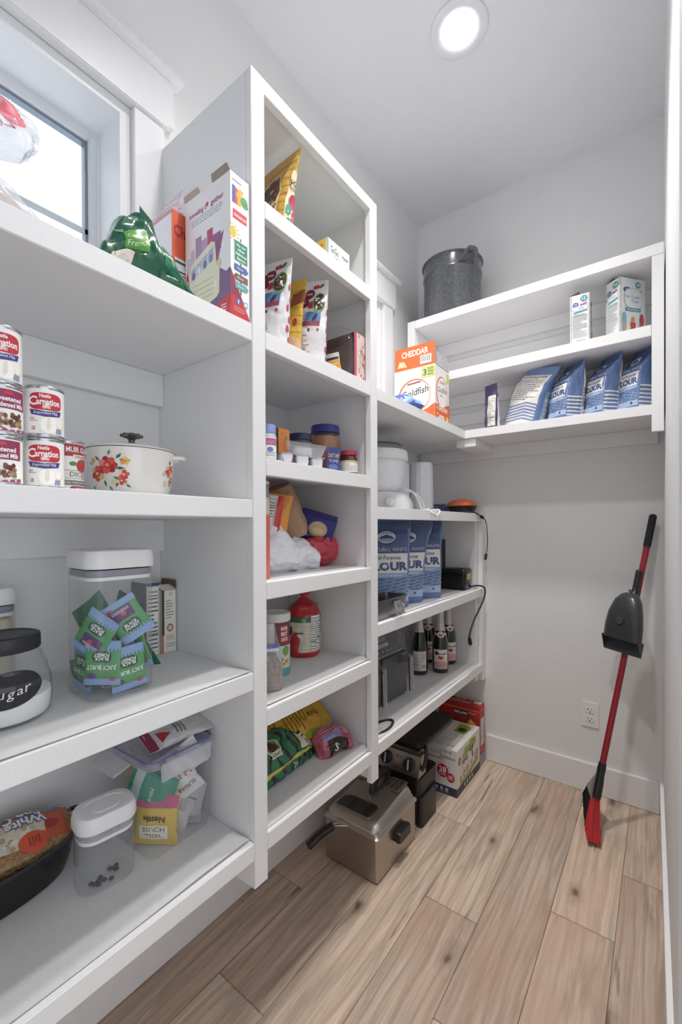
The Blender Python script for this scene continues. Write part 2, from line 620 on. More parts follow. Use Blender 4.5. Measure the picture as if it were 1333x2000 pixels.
ends = {-4: 1.05, -3: .72, -2: 1.663, -1: 1.268, 0: .962, 1: 1.447, 2: 1.742, 3: 1.1, 4: .6}
for k in range(-4, 5):
    x0 = -.613 + (k + 1) * PW
    y = ends[k] - 3 * PL
    j = 0
    while y < BACK_Y:
        a, b_ = max(y, NEAR_Y), min(y + PL, BACK_Y)
        j += 1
        y += PL
        xa, xb = max(x0, WALL_X), min(x0 + PW, .85)
        if b_ - a < .01 or xb - xa < .01: continue
        mb = MB().box((xa + .0006, a + .0006, -.006), (xb - .0006, b_ - .0006, 0), WOODS[(k * 4 + j * 5) % 9], .0012)
        mb.build('plank', floor)

# ceiling, walls
struct(MB().box((WALL_X - .2, NEAR_Y - .1, CEIL_Z), (.9, BACK_Y + .1, CEIL_Z + .08), M('#dfe1e4', .75, bump=.06, bscale=40, vary=.01)), 'ceiling')
struct(MB().box((WALL_X - .2, BACK_Y, -.02), (.9, BACK_Y + .1, CEIL_Z), WALLM), 'wall_back')
struct(MB().box((WALL_X - .2, NEAR_Y - .1, -.02), (.9, NEAR_Y, CEIL_Z), WALLM), 'wall_near')
WT = .20                                              # outer wall thickness
W1 = (-.42, .561, 1.642, 2.256)                        # window opening y0 y1 z0 z1
W2 = (1.28, 1.795, 1.72, 2.262)
mb = MB()
for y0, y1 in ((NEAR_Y, W1[0]), (W1[1], W2[0]), (W2[1], BACK_Y)):
    mb.box((WALL_X - WT, y0, -.02), (WALL_X, y1, CEIL_Z), WALLM)
for y0, y1, z0, z1 in (W1, W2):
    mb.box((WALL_X - WT, y0, -.02), (WALL_X, y1, z0), WALLM)
    mb.box((WALL_X - WT, y0, z1), (WALL_X, y1, CEIL_Z), WALLM)
struct(mb, 'wall_left')
# right wall with the doorway the camera stands in
DOOR0, DOOR1, DOORZ = -.55, .41, 2.06
mb = MB()
def wedge(mb, y0, y1, z0, z1, off0, off1, mat):
    vs = []
    for z in (z0, z1):
        for y in (y0, y1):
            for o_ in (off0, off1): vs.append((wx(y) + o_, y, z))
    mb.add(vs, [(0, 2, 3, 1), (4, 5, 7, 6), (0, 1, 5, 4), (2, 6, 7, 3), (0, 4, 6, 2), (1, 3, 7, 5)], mat)
wedge(mb, DOOR1, BACK_Y, -.02, CEIL_Z, 0, .12, WALLM)
wedge(mb, NEAR_Y, DOOR0, -.02, CEIL_Z, 0, .12, WALLM)
wedge(mb, DOOR0, DOOR1, DOORZ, CEIL_Z, 0, .12, WALLM)
struct(mb, 'wall_right')
mb = MB()
wedge(mb, DOOR1 + .002, DOOR1 + .115, 0, DOORZ + .09, -.018, -.0005, TRIMM)
wedge(mb, DOOR0 - .115, DOOR0 - .002, 0, DOORZ + .09, -.018, -.0005, TRIMM)
wedge(mb, DOOR0 - .002, DOOR1 + .002, DOORZ + .002, DOORZ + .09, -.018, -.0005, TRIMM)
struct(mb, 'trim_1')

# baseboards
struct(MB().box((XF + .004, BACK_Y - .014, 0), (wx(BACK_Y) - .013, BACK_Y - .0005, .131), TRIMM, .003), 'baseboard_back')
mb = MB(); wedge(mb, DOOR1 + .116, BACK_Y - .0005, 0, .131, -.0125, -.0005, TRIMM); struct(mb, 'baseboard_right')
struct(MB().box((WALL_X + .0005, NEAR_Y, 0), (WALL_X + .014, BACK_Y - .015, .131), TRIMM, .003), 'baseboard_left')

# windows: jamb, sash, pane, rail
def window(n, y0, y1, z0, z1, rail):
    win = MB()
    xi, xo = WALL_X, -1.217
    t = .016
    for a, b_ in (((xo, y0, z0), (xi, y0 + t, z1)), ((xo, y1 - t, z0), (xi, y1, z1)), ((xo, y0 + t, z1 - t), (xi, y1 - t, z1)), ((xo, y0 + t, z0), (xi, y1 - t, z0 + t))):
        win.box(a, b_, TRIMM)
    w = win.build('window_%d' % n); w['kind'] = 'structure'
    VIN = M('#e3e6ea', .3, vary=.01)
    fr = MB()
    a0, a1, b0, b1 = y0 + t, y1 - t, z0 + t, z1 - t
    g = .022
    for p, q_ in (((-1.25, a0, b0), (-1.2175, a0 + g, b1)), ((-1.25, a1 - g, b0), (-1.2175, a1, b1)), ((-1.25, a0 + g, b1 - g), (-1.2175, a1 - g, b1)), ((-1.25, a0 + g, b0), (-1.2175, a1 - g, b0 + g))):
        fr.box(p, q_, VIN, .002)
    fr.build('window_frame', w)
    sp = MB()
    SP = M('#8d96a1', .35, .6)
    h = .007
    for p, q_ in (((-1.249, a0 + g, b0 + g), (-1.231, a0 + g + h, b1 - g)), ((-1.249, a1 - g - h, b0 + g), (-1.231, a1 - g, b1 - g)), ((-1.249, a0 + g + h, b1 - g - h), (-1.231, a1 - g - h, b1 - g)), ((-1.249, a0 + g + h, b0 + g), (-1.231, a1 - g - h, b0 + g + h))):
        sp.box(p, q_, SP)
    sp.build('glazing_spacer', w)
    MB().box((-1.243, a0 + g, b0 + g), (-1.239, a1 - g, b1 - g), GLASS((.97, .985, 1), .01, .01)).build('pane', w)
    if rail: MB().box((-1.238, a0 + g, rail), (-1.231, a1 - g, rail + .013), M('#b4bfc6', .5)).build('rail', w)
    return w
window(1, *W1, 1.972)
window(2, *W2, None)
# casings (side boards, head board, bead and cap)
def casing(n, y0, y1, z1, zb):
    mb = MB()
    x0 = WALL_X + .0005
    mb.box((x0, y1 + .012, zb), (x0 + .019, y1 + .094, z1 + .012), TRIMM, .0015)
    mb.box((x0, y0 - .094, zb), (x0 + .019, y0 - .012, z1 + .012), TRIMM, .0015)
    mb.box((x0, y0 - .105, z1 + .012), (x0 + .027, y1 + .105, z1 + .026), TRIMM, .003)
    mb.box((x0, y0 - .12, z1 + .026), (x0 + .022, y1 + .122, z1 + .148), TRIMM, .0015)
    mb.box((x0, y0 - .14, z1 + .148), (x0 + .042, y1 + .142, z1 + .166), TRIMM, .003)
    struct(mb, 'trim_%d' % n)
casing(2, W1[0], W1[1], W1[3], 1.645)
casing(3, 1.28, 1.795, 2.262, 1.635)

# ------------------------------------------------------------------ shelving
def shelf(parent, x0, x1, y0, y1, z, t=.0395, lip=None):
    """boxed shelf: panel with a nosing, top at z"""
    mb = MB()
    mb.box((x0, y0, z - t), (x1, y1, z), WHITE, .0016)
    return mb.build('shelf', parent)
BX = WALL_X + .002
LINER = M('#e4e4e5', .8, bump=.5, bscale=900, vary=.015, vscale=60)
S1 = (1.640, 1.251, .868, .488)
u1 = thing('shelving_unit', 'white painted open shelf bay under the bright window', 'shelving', (0, 0, 0))
for z in S1: shelf(u1, BX, XF, -.40, .6475, z)
for z, t in ((S1[0], .085), (S1[1], .085), (S1[2], .085), (S1[3], .085)):
    MB().box((BX, -.40, z - .0395 - t), (BX + .018, .6475, z - .040), WHITE, .001).build('cleat', u1)
MB().box((BX, -.42, .383), (XF, -.4005, 1.9), WHITE, .001).build('end_panel', u1)
def liner(parent, x0, x1, y0, y1, z, seed, curl=.004):
    mb = MB()
    ny, nx = 28, 8
    rs = []
    for i in range(ny + 1):
        y = y0 + (y1 - y0) * i / ny
        row = []
        for j in range(nx + 1):
            x = x0 + (x1 - x0) * j / nx
            e = max(0, (j / nx - .72) / .28) ** 2
            row.append((x, y, z + .0012 + curl * e * (.6 + .4 * math.sin(y * 9 + seed)) * (1 + .5 * noise.noise(Vector((y * 6, seed, 0))))))
        rs.append(row)
    mb.rings(rs, LINER, False, False, False)
    mb.rings([[(p[0], p[1], p[2] - .001) for p in r] for r in rs], LINER, False, False, False)
    return mb.build('shelf_liner', parent)
liner(u1, BX + .02, XF - .004, -.39, .642, S1[2], 1.0, .003)
liner(u1, BX + .004, XF - .012, -.39, .642, S1[3], 2.2, .006)

S2 = (1.9336, 1.636, 1.3485, 1.0635, .773, .488)
TOP2 = 2.2085
u2 = thing('shelving_unit', 'tall white cubby tower with six shelves in the middle', 'shelving', (0, 0, 0))
Y20, Y21 = .648, 1.1685
MB().box((BX, Y20, .383), (XF - .019, Y20 + .019, TOP2 - .002), WHITE).build('side_panel', u2)
MB().box((BX, Y21 - .019, .387), (XF - .019, Y21, TOP2 - .002), WHITE).build('side_panel', u2)
MB().box((XF - .019, Y20, .383), (XF, Y20 + .0395, TOP2), WHITE, .0012).build('stile', u2)
MB().box((XF - .019, Y21 - .0395, .387), (XF, Y21, TOP2), WHITE, .0012).build('stile', u2)
MB().box((XF - .019, Y20 + .0395, 2.1735), (XF, Y21 - .0395, TOP2), WHITE, .0012).build('top_rail', u2)
MB().box((BX, Y20 + .019, 2.186), (XF - .019, Y21 - .019, 2.2045), WHITE).build('top_panel', u2)
for z in S2:
    mb = MB()
    mb.box((BX, Y20 + .0195, z - .0195), (XF - .02, Y21 - .0195, z), WHITE)
    mb.box((XF - .0195, Y20 + .040, z - .0395), (XF, Y21 - .040, z), WHITE, .0012)
    mb.build('shelf', u2)
for k, z in enumerate(S2[4:]): liner(u2, BX + .004, XF - .01, Y20 + .022, Y21 - .022, z, 3 + k, .004)

S3 = (1.630, 1.254, .878, .4985)
YS = 1.927                                            # front of the shelves on the back wall
u3 = thing('shelving_unit', 'white open shelf bay beside the back wall holding appliances', 'shelving', (0, 0, 0))
for z in S3[1:]:
    mb = MB()
    mb.box((BX, Y21 + .0005, z - .0195), (XF - .0195, BACK_Y - .0885, z), WHITE)
    mb.box((XF - .0195, Y21 + .0005, z - .0395), (XF, 2.163, z), WHITE, .0012)
    mb.build('shelf', u3)
MB().box((XF - .0215, 2.1635, .413), (XF - .0004, BACK_Y - .0005, 1.2535), WHITE, .001).build('stile', u3)
MB().box((BX, BACK_Y - .088, .413), (XF - .022, BACK_Y - .0005, 1.236), WHITE, .001).build('side_panel', u3)
for z in S3[1:]:
    MB().box((BX, Y21 + .001, z - .0195 - .07), (BX + .018, BACK_Y - .0885, z - .020), WHITE, .001).build('cleat', u3)
liner(u3, BX + .004, XF - .012, Y21 + .01, BACK_Y - .095, S3[3], 5, .003)
liner(u3, BX + .004, XF - .02, Y21 + .01, BACK_Y - .095, S3[2], 6, .002)

S4 = (1.630, 1.9185, 2.2055)
u4 = thing('shelving_unit', 'white three-level shelf unit high on the back wall', 'shelving', (0, 0, 0))
XR = wx(YS) - .004
mb = MB()                                             # L-shaped lowest shelf that turns the corner
mb.box((BX, Y21 + .0005, S4[0] - .0375), (XF, YS, S4[0]), WHITE, .0012)
mb.box((BX, YS + .0002, S4[0] - .0375), (XF, BACK_Y - .0005, S4[0]), WHITE)
mb.box((XF + .0002, YS, S4[0] - .0375), (XR, BACK_Y - .0005, S4[0]), WHITE, .0012)
mb.build('corner_shelf', u4)
for z in S4[1:]:
    x0 = -1.02
    shelf(u4, x0 + .04, XR - .037 if z < 2 else XR, YS, BACK_Y - .0005, z, .041)
MB().box((-1.02, YS, S4[0] + .0005), (-.981, BACK_Y - .0005, S4[2]), WHITE, .001).build('side_panel', u4)
MB().box((XR - .0365, YS - .0005, 1.5307), (XR, YS + .019, S4[2] - .042), WHITE, .001).build('stile', u4)
MB().box((XR - .019, YS + .0195, S4[0] + .0005), (XR, BACK_Y - .0005, S4[2] - .042), WHITE, .001).build('side_panel', u4)
for z, t in ((S4[0] - .0375, .062), (S4[1] - .041, .062), (S4[2] - .041, .062)):
    MB().box((-.98 if z > 1.6 else BX + .02, BACK_Y - .018, z - t - .0005), (XR - .02, BACK_Y - .0006, z - .0005), WHITE, .001).build('cleat', u4)
MB().box((XF - .045, YS + .01, S4[0] - .075), (XF + .045, BACK_Y - .02, S4[0] - .038), WHITE, .001).build('corner_block', u4)
for k, z in enumerate(S4[:2]):   # shallow board line behind the goods
    MB().box((-.98, BACK_Y - .012, z + .09), (XR - .02, BACK_Y - .0006, z + .15), WHITE, .001).build('backing_board', u4)

# ------------------------------------------------------------------ recessed ceiling lights
def downlight(x, y, label, watts):
    t = thing('ceiling_light', label, 'light', (x, y, CEIL_Z), 0, 'recessed ceiling lights')
    TR = M('#dfe3e8', .5, vary=.01)
    MB().lathe([(.094, -.0005), (.094, -.004), (.090, -.0065), (.074, -.007), (.062, -.0035), (.0595, -.0005)], TR, 48, cap0=False, cap1=False).build('trim_ring', t)
    MB().lathe([(.0005, -.0022), (.030, -.0022), (.0585, -.0018), (.0590, -.0006)], EMIT((1, .985, .96), 8), 48, cap0=True, cap1=False).build('lens', t)
    ld = bpy.data.lights.new('lamp', 'AREA')
    ld.shape = 'DISK'; ld.size = .11; ld.energy = watts; ld.spread = R(118); ld.color = (1, .965, .93)
    lo = bpy.data.objects.new('lamp', ld); COL.objects.link(lo)
    lo.parent = t; lo.location = (0, 0, -.009)
    return t
downlight(-.551, 1.413, 'lit round recessed downlight with white trim ring in the ceiling', LAMP_WATTS)
downlight(-.33, .74, 'recessed downlight just above the top edge of the picture', LAMP_WATTS * .78)

# outlet
t = thing('power_outlet', 'white duplex wall outlet above the baseboard', 'outlet', (-.260, BACK_Y, .347))
PLASTIC_W = M('#e6e6e6', .35, vary=.01)
DARK = M('#1e1e20', .5)
MB().box((-.035, -.0055, -.057), (.035, -.0004, .057), PLASTIC_W, .0025).build('cover_plate', t)
for sz in (-.0195, .0195):
    mb = MB()
    ring = [(p[0], -.0075, sz + p[1]) for p in rrect(.034, .028, .0125, 5)]
    mb.rings([[(p[0], -.0054, p[2]) for p in ring], ring], PLASTIC_W)
    rc = mb.build('receptacle', t)
    sl = MB()
    sl.box((-.0085, -.0078, sz - .001), (-.0065, -.0074, sz + .008), DARK).box((.0062, -.0078, sz), (.0082, -.0074, sz + .0075), DARK)
    sl.lathe([(.0028, -.0079), (.0028, -.0074)], DARK, 12, c=(0, 0, sz - .0075), axis='y')
    sl.build('slot', rc)
MB().lathe([(.003, -.0068), (.003, -.0054)], M('#c9c9c9', .4), 12, axis='y').build('screw', t)

# ================================================================== goods: helpers
def orient(front, up):
    z = Vector(up).normalized()
    f = Vector(front)
    y = -(f - z * f.dot(z)).normalized()
    x = y.cross(z)
    return Matrix(((x.x, y.x, z.x), (x.y, y.y, z.y), (x.z, y.z, z.z))).to_euler()

def carton(t, w, d, h, col, rough=.45, flaps=(), inner='#a08468', name='carton'):
    b = MB().box((-w / 2, -d / 2, 0), (w / 2, d / 2, h), M(col, rough, vary=.015), .0012).build(name, t)
    if flaps:
        for (p0, p1, dr, fl, c0, c1) in flaps:       # edge, direction, length, outer / inner colour
            p0, p1, dr = Vector(p0), Vector(p1), Vector(dr).normalized()
            n = (p1 - p0).cross(dr).normalized() * .0008
            k = (p1 - p0) * .06
            q = [p0, p1, p1 + dr * fl - k, p0 + dr * fl + k]
            fb = MB()
            fb.add([v + n for v in q], [(0, 1, 2, 3)], M(c0, rough)).add([v - n for v in q], [(3, 2, 1, 0)], M(c1, .7))
            fb.build('flap', t)
    return b

def pouch(w, d, h, top=.004, bulge=.45, wr=.0022, seed=1, pw=2.6, lean=(0, 0), **k):
    a, b = w / 2, d / 2
    lx, ly = lean
    prof = [(0, a * .90, b * .86, 0, 0), (.06, a * .96, b, 0, 0), (.35, a, b * .96, lx * .12, ly * .12), (.65, a * 1.0, b * .62, lx * .4, ly * .4),
            (.87, a * .99, top * 1.6, lx * .8, ly * .8), (.91, a * .99, top * .6, lx * .88, ly * .88), (1, a * .99, top * .45, lx, ly)]
    return Bag(h, prof, pw=pw, wr=wr, seed=seed, **k)

def pillow(w, d, h, seed=1, wr=.0025, pw=2.4, **k):
    """flat packet crimped at both ends"""
    a, b = w / 2, d / 2
    prof = [(0, a, .0012, 0, 0), (.07, a, .0014, 0, 0), (.11, a * .99, b * .3, 0, 0), (.3, a * .95, b * .9, 0, 0), (.5, a * .94, b, 0, 0), (.7, a * .95, b * .9, 0, 0),
            (.89, a * .99, b * .3, 0, 0), (.93, a, .0014, 0, 0), (1, a, .0012, 0, 0)]
    return Bag(h, prof, pw=pw, wr=wr, seed=seed, **k)

FOIL = dict(rough=.28, spec=.6)
INK = '#2b2b2f'

# ================================================================== bay 1, top shelf
Z = S1[0]
# white cereal carton with cartoon bus
w, d, h = .162, .051, .302
t = thing('cereal_box', 'tall white cereal carton with a bus picture and red foot', 'box', (-.729 - w / 2, .591 + d / 2, Z))
carton(t, w, d, h, '#eeecef', .38, flaps=[
    ((w / 2, -d / 2, h), (w / 2 - .06, -d / 2, h), (-.1, -.25, 1), .016, '#eeecef', '#9a8d80'),
    ((w / 2, -d / 2 + .012, h), (w / 2, d / 2, h), (-.5, .1, .5), .03, '#d8d4d2', '#8f8478'),
    ((-w / 2 + .06, -d / 2, h), (-w / 2, -d / 2, h), (0, -.4, 1), .012, '#eeecef', '#b3a698')])
S = box_surfs(w, d, h)
p = Print()
F_, R_ = S['F'], S['R']
p.text(F_, 'traveling t', -.032, .262, .012, '#b32a63', 1, maxw=.062, bold=.012)
p.poly(F_, [(.003, .258), (.008, .2645), (.0055, .2695), (.003, .2665), (.0005, .2695), (-.002, .2645)], '#c22f5f', 1)
p.text(F_, 'gether', .038, .262, .012, '#b32a63', 1, maxw=.052, bold=.012)
p.lines(F_, -.055, .232, .055, .250, 3, '#b7b0bd', 1, 4, .35)
# skyline
for x0, y0, x1, y1, c in ((-.072, .135, -.058, .168, '#d9c9dd'), (-.058, .14, -.044, .182, '#cdb8d4'), (-.040, .15, -.018, .204, '#a58bb0'), (.002, .165, .022, .206, '#b9486f'), (-.018, .16, .004, .192, '#b79cc0'), (.022, .15, .050, .188, '#9c5d8c')):
    p.rect(F_, x0, y0, x1, y1, c, 0)
p.poly(F_, [(.028, .165), (.060, .185), (.040, .128), (.030, .125)], '#8e4f86', 1)
# road, bus
p.poly(F_, [(-.081, .062), (-.02, .05), (.081, .10), (.081, .028), (-.081, .028)], '#6b5a80', 1)
p.poly(F_, [(.03, .12), (.081, .085), (.081, .03), (.03, .05)], '#7a5c88', 1)
p.poly(F_, [(-.066, .052), (-.064, .130), (-.056, .150), (.018, .176), (.030, .170), (.036, .118), (.046, .112), (.044, .058), (.036, .050), (-.03, .034)], '#e6e3cb', 2)
for i in range(4):
    x = -.056 + i * .021
    p.poly(F_, [(x, .112 + i * .006), (x + .017, .117 + i * .006), (x + .017, .142 + i * .007), (x, .136 + i * .007)], '#a9b7d6', 3)
    p.oval(F_, x + .009, .122 + i * .006, .006, .009, ('#7a6a98', '#e8e6f0', '#6d6e9c', '#7f86b4')[i], 4)
for i in range(4): p.rect(F_, -.052, .060 + i * .012, .024, .0625 + i * .012, '#cdc9a8', 3)
p.rect(F_, .026, .072, .036, .088, '#f2efdc', 3)
p.oval(F_, .044, .122, .006, .008, '#e2d79b', 3)
p.poly(F_, [(-.076, .128), (-.070, .140), (-.066, .112), (-.068, .082), (-.075, .098)], '#c83a3a', 2)
p.oval(F_, -.071, .112, .0035, .006, '#e8d9b0', 3)
p.poly(F_, [(-.081, 0), (.081, 0), (.081, .045), (.062, .040), (.03, .028), (-.081, .018)], '#cf2f3c', 2)
for i in range(3): p.rect(F_, .05, .012 + i * .006, .068, .0145 + i * .006, '#f3d9d6', 3)
p.rect(R_, -.0255, 0, .0255, .302, '#f1f0f0', 0)
p.lines(R_, -.02, .284, .004, .290, 1, '#77777c', 1, 3)
for ch, x, c in (('l', -.016, '#3a58a8'), ('i', -.0085, '#d04a3c'), ('f', 0, '#d7a93a'), ('e', .0125, '#4b9a52')):
    p.text(R_, ch, x, .258, .034 if ch != 'e' else .030, c, 1, bold=.05)
p.rect(R_, -.019, .206, .019, .226, '#cf4250', 1)
p.text(R_, 'cinnamon', 0, .216, .009, '#f4eeee', 2, maxw=.033, bold=.01)
p.oval(R_, -.019, .176, .009, .012, '#e0bf4a', 1)
for i in range(9):
    a = R(-110 + i * 28)
    p.poly(R_, [(-.019 + .012 * math.cos(a - .1), .176 + .015 * math.sin(a - .1)), (-.019 + .019 * math.cos(a), .176 + .022 * math.sin(a)), (-.019 + .012 * math.cos(a + .1), .176 + .015 * math.sin(a + .1))], '#d9a744', 1)
p.rect(R_, .0005, .05, .0035, .17, '#5b4a49', 1)
p.rect(R_, -.016, .118, .021, .163, '#e9f1ec', 2); p.rect(R_, -.0148, .1195, .0198, .1615, '#2f8a6c', 3)
for i, s_ in enumerate(('try our', 'other', 'delicious', 'flavors')): p.text(R_, s_, .0025, .154 - i * .0095, .0062, '#f2f6f3', 4, maxw=.03, bold=.02)
p.poly(R_, [(-.016, .098), (.016, .098), (.023, .105), (.016, .112), (-.016, .112)], '#4a6aa8', 3)
p.poly(R_, [(.021, .078), (-.012, .078), (-.018, .085), (-.012, .092), (.021, .092)], '#7a5e58', 3)
p.poly(R_, [(-.014, .060), (.017, .060), (.023, .067), (.017, .074), (-.014, .074)], '#6ca5a8', 3)
for y in (.105, .085, .067): p.text(R_, 'flavor', .001, y, .0055, '#f0f0f0', 4, maxw=.024)
p.poly(R_, [(-.0255, 0), (.0255, 0), (.0255, .004), (-.0255, .098)], '#93374f', 1)
p.poly(R_, [(-.0255, 0), (.0255, 0), (.0255, .004), (.012, .03), (-.0255, .045)], '#c9333f', 2)
p.oval(R_, -.0055, .033, .0058, .0068, '#5672ae', 3); p.text(R_, 'f', -.005, .033, .009, '#eef2f8', 4, bold=.03)
p.rect(R_, .009, .027, .0205, .039, '#8fc0de', 3); p.oval(R_, .0148, .033, .004, .003, '#eef4f8', 4)
p.lines(R_, -.018, .010, .018, .022, 3, '#e8b9b6', 3, 2, .3)
p.build(t)

# white and orange carton with its liner pulled up
w, d, h = .158, .048, .278
t = thing('cereal_box', 'opened pale pink carton with orange spine behind the bus carton', 'box', (-.897 - w / 2, .561 + d / 2, Z))
carton(t, w, d, h, '#e7e1e7', .4)
lb = Bag(.062, [(0, w / 2 - .004, d / 2 - .003, 0, 0), (.4, w / 2 - .012, .012, .012, .004), (.8, w / 2 - .04, .004, .036, .006), (1, .018, .0015, .058, .008)], wr=.004, seed=4)
o = lb.mesh(GLASS((.96, .93, .95), .5, .1, hazecol=(.75, .62, .68))).build('inner_liner', t, loc=(0, 0, h + .0005))
S = box_surfs(w, d, h)
p = Print()
p.poly(S['F'], [(-.079, .14), (.079, .12), (.079, 0), (-.079, 0)], '#d7cbe0', 0)
p.oval(S['F'], .02, .07, .05, .045, '#c7b4d6', 1)
p.rect(S['F'], -.079, .270, .079, .278, '#d3909a', 1)
p.rect(S['R'], -.024, 0, .024, .278, '#d9603f', 0)
p.text(S['R'], 'Ch', -.005, .235, .026, '#a32d33', 1, bold=.03, maxw=.03)
p.rect(S['R'], -.017, .02, .02, .172, '#eceae8', 1)
p.rect(S['R'], -.017, .160, .02, .166, '#3a6a58', 2)
p.barcode(S['R'], -.015, .04, .018, .150, 1, 6, True)
p.build(t)

# dark green lying bag
t = thing('snack_bag', 'crumpled dark green foil bag lying on the shelf edge', 'bag', (-.778, .338, Z), orient((1, 0, .12), (0, 1, 0)))
g = Bag(.192, [(0, .006, .018, -.008, 0), (.08, .025, .026, -.026, 0), (.28, .058, .034, -.058, 0), (.45, .070, .036, -.070, 0), (.62, .048, .033, -.048, 0), (.8, .026, .030, -.026, -.004), (.93, .010, .026, -.012, -.006), (1, .006, .020, -.007, -.008)],
        pw=2.3, wr=.0075, wf=24, seed=3, nu=72, nv=56)
g.mesh(M('#12573f', .26, spec=.7, vary=.12)).build('bag_body', t)
MB().add([(-.060, -.022, .020), (-.092, -.026, .075), (-.150, -.014, .085), (-.118, -.03, .098), (-.088, -.03, .105)], [(0, 1, 4), (1, 2, 3), (1, 3, 4)], M('#12573f', .26)).build('torn_corner', t)
p = Print(.3)
gg = g.girth / 4
p.rect(g, -.020, .045, .022, .085, '#5f9f45', 0)
for i, s_ in enumerate(('Cinnamon', 'French')): p.text(g, s_, -.004 + i * .013, .065, .009, '#e6edd8', 1, rot=R(90), maxw=.034)
p.poly(g, [(.02, .022), (.045, .018), (.055, .055), (.026, .06)], '#d9cfc6', 0)
p.poly(g, [(.045, .010), (.070, .012), (.075, .050), (.052, .052)], '#5a3b34', 0)
p.rect(g, -.012, .115, .012, .175, '#1f7a5c', 0)
p.oval(g, .006, .150, .006, .014, '#d2c04a', 1)
p.lines(g, -.022, .10, -.012, .14, 3, '#8fb5a0', 1, 4)
p.build(t)

# clear bag with red print standing against the window
t = thing('sugar_bag', 'clear plastic bag with red print standing in front of the window', 'bag', (-.802, .168, Z), R(90))
g = Bag(.222, [(0, .098, .045, 0, 0), (.14, .098, .050, .002, 0), (.31, .052, .042, -.006, 0), (.47, .030, .032, .0, 0), (.56, .050, .032, .030, .0), (.72, .060, .028, .042, .006), (.88, .054, .016, .046, .012), (1, .034, .004, .036, .02)],
        pw=2.1, wr=.008, wf=26, seed=8, nu=72, nv=48)
g.mesh(GLASS((.985, .985, .99), .34, .15, hazecol=(.80, .82, .88))).build('bag_film', t)
inn = Bag(.062, [(0, .094, .040, 0, 0), (.5, .090, .040, 0, 0), (.85, .058, .03, -.01, 0), (1, .03, .02, -.02, 0)], pw=2.1, wr=.006, seed=2, nu=48, nv=16)
inn.mesh(M('#cbb6a8', .85, bump=.6, bscale=300, vary=.12, vscale=50)).build('contents', t, loc=(0, 0, .003))
p = Print(.5)
p.poly(g, [(-.02, .166), (.016, .160), (.030, .178), (.018, .206), (-.03, .210)], '#c9566a', 0)
p.text(g, 'TEN', .0, .146, .012, '#b0446a', 1, rot=R(24), maxw=.04)
p.text(g, 'BRAND', .026, .078, .013, '#6b5f6a', 1, rot=R(-14), maxw=.056)
p.rect(g, -.02, .098, .012, .108, '#b04a66', 0)
p.build(t)

# ================================================================== bay 1, second shelf: cans and a casserole
Z = S1[1]
TIN = M('#b9bcbf', .25, 1, vary=.03)
def can(name, label, x, y, z, r, h, face, paint, group=None):
    """tin can with rolled rims; face = world angle of the label front"""
    t = thing(name, label, 'can', (x, y, z), face, group)
    MB().lathe([(r * .93, .0015), (r * .97, 0), (r, .001), (r, .0035), (r * .985, .0045), (r * .985, h - .0045), (r, h - .0035), (r, h - .001), (r * .97, h), (r * .94, h - .001), (r * .93, h - .0035)], TIN, 44).build('tin', t)
    MB().lathe([(r * .985 + .0003, .0055), (r * .985 + .0003, h - .0055)], M('#efedea', .4, vary=.01), 44, cap0=False, cap1=False).build('paper_wrap', t)
    pr = Print(.4)
    paint(pr, Cyl(r * .985 + .0003, 0, 0), r, h)
    pr.build(t)
    return t
def evap(p, s, r, h):
    k = r / .0272
    p.oval(s, 0, h * .68, .0238 * k, h * .185, '#f0eeea', 0, pw=4)
    p.oval(s, 0, h * .69, .0228 * k, h * .165, '#c0303f', 1, pw=4)
    p.text(s, 'Nestle', -.001, h * .80, .0058 * k, '#f3efee', 2, maxw=.015 * k, bold=.03)
    p.text(s, 'C', -.0175 * k, h * .70, .0135 * k, '#f6f2f0', 2, bold=.03)
    p.text(s, 'arnation', .0035 * k, h * .69, .0098 * k, '#f6f2f0', 2, maxw=.032 * k, bold=.03)
    for q in range(3): p.oval(s, .001 + (q - 1) * .003, h * .585 + (q % 2) * .001, .0028, .003, ('#e7b7b4', '#f0d6d2', '#dca2a2')[q], 2)
    p.poly(s, [(-.0225 * k, h * .535), (0, h * .50), (.0225 * k, h * .535), (.020 * k, h * .43), (0, h * .395), (-.020 * k, h * .43)], '#3c3f86', 1)
    p.text(s, 'Evaporated Milk', 0, h * .475, .0048 * k, '#eef0f6', 2, maxw=.033 * k, shear=.3)
    p.lines(s, -.022 * k, h * .30, -.011 * k, h * .38, 3, '#a6505c', 1, 5, .4)
    p.oval(s, .004, h * .24, .012 * k, h * .16, '#f8f6f1', 1)
    p.poly(s, [(.002, h * .38), (.006, h * .38), (.0065, h * .2), (.003, h * .14), (.0005, h * .2)], '#e9dfcf', 2)
    p.oval(s, .021 * k, h * .27, .007 * k, h * .10, '#e3d6b5', 1); p.oval(s, .020 * k, h * .285, .006 * k, h * .085, '#f4f1ea', 2)
    p.oval(s, -.017 * k, h * .17, .0024, .0028, '#b03a46', 1); p.oval(s, -.017 * k, h * .17, .0013, .0016, '#f0e6e4', 2)
    for q in range(3): p.rect(s, .014 * k + q * .0034, h * .09, .0165 * k + q * .0034, h * .19, '#8c95b8', 1)
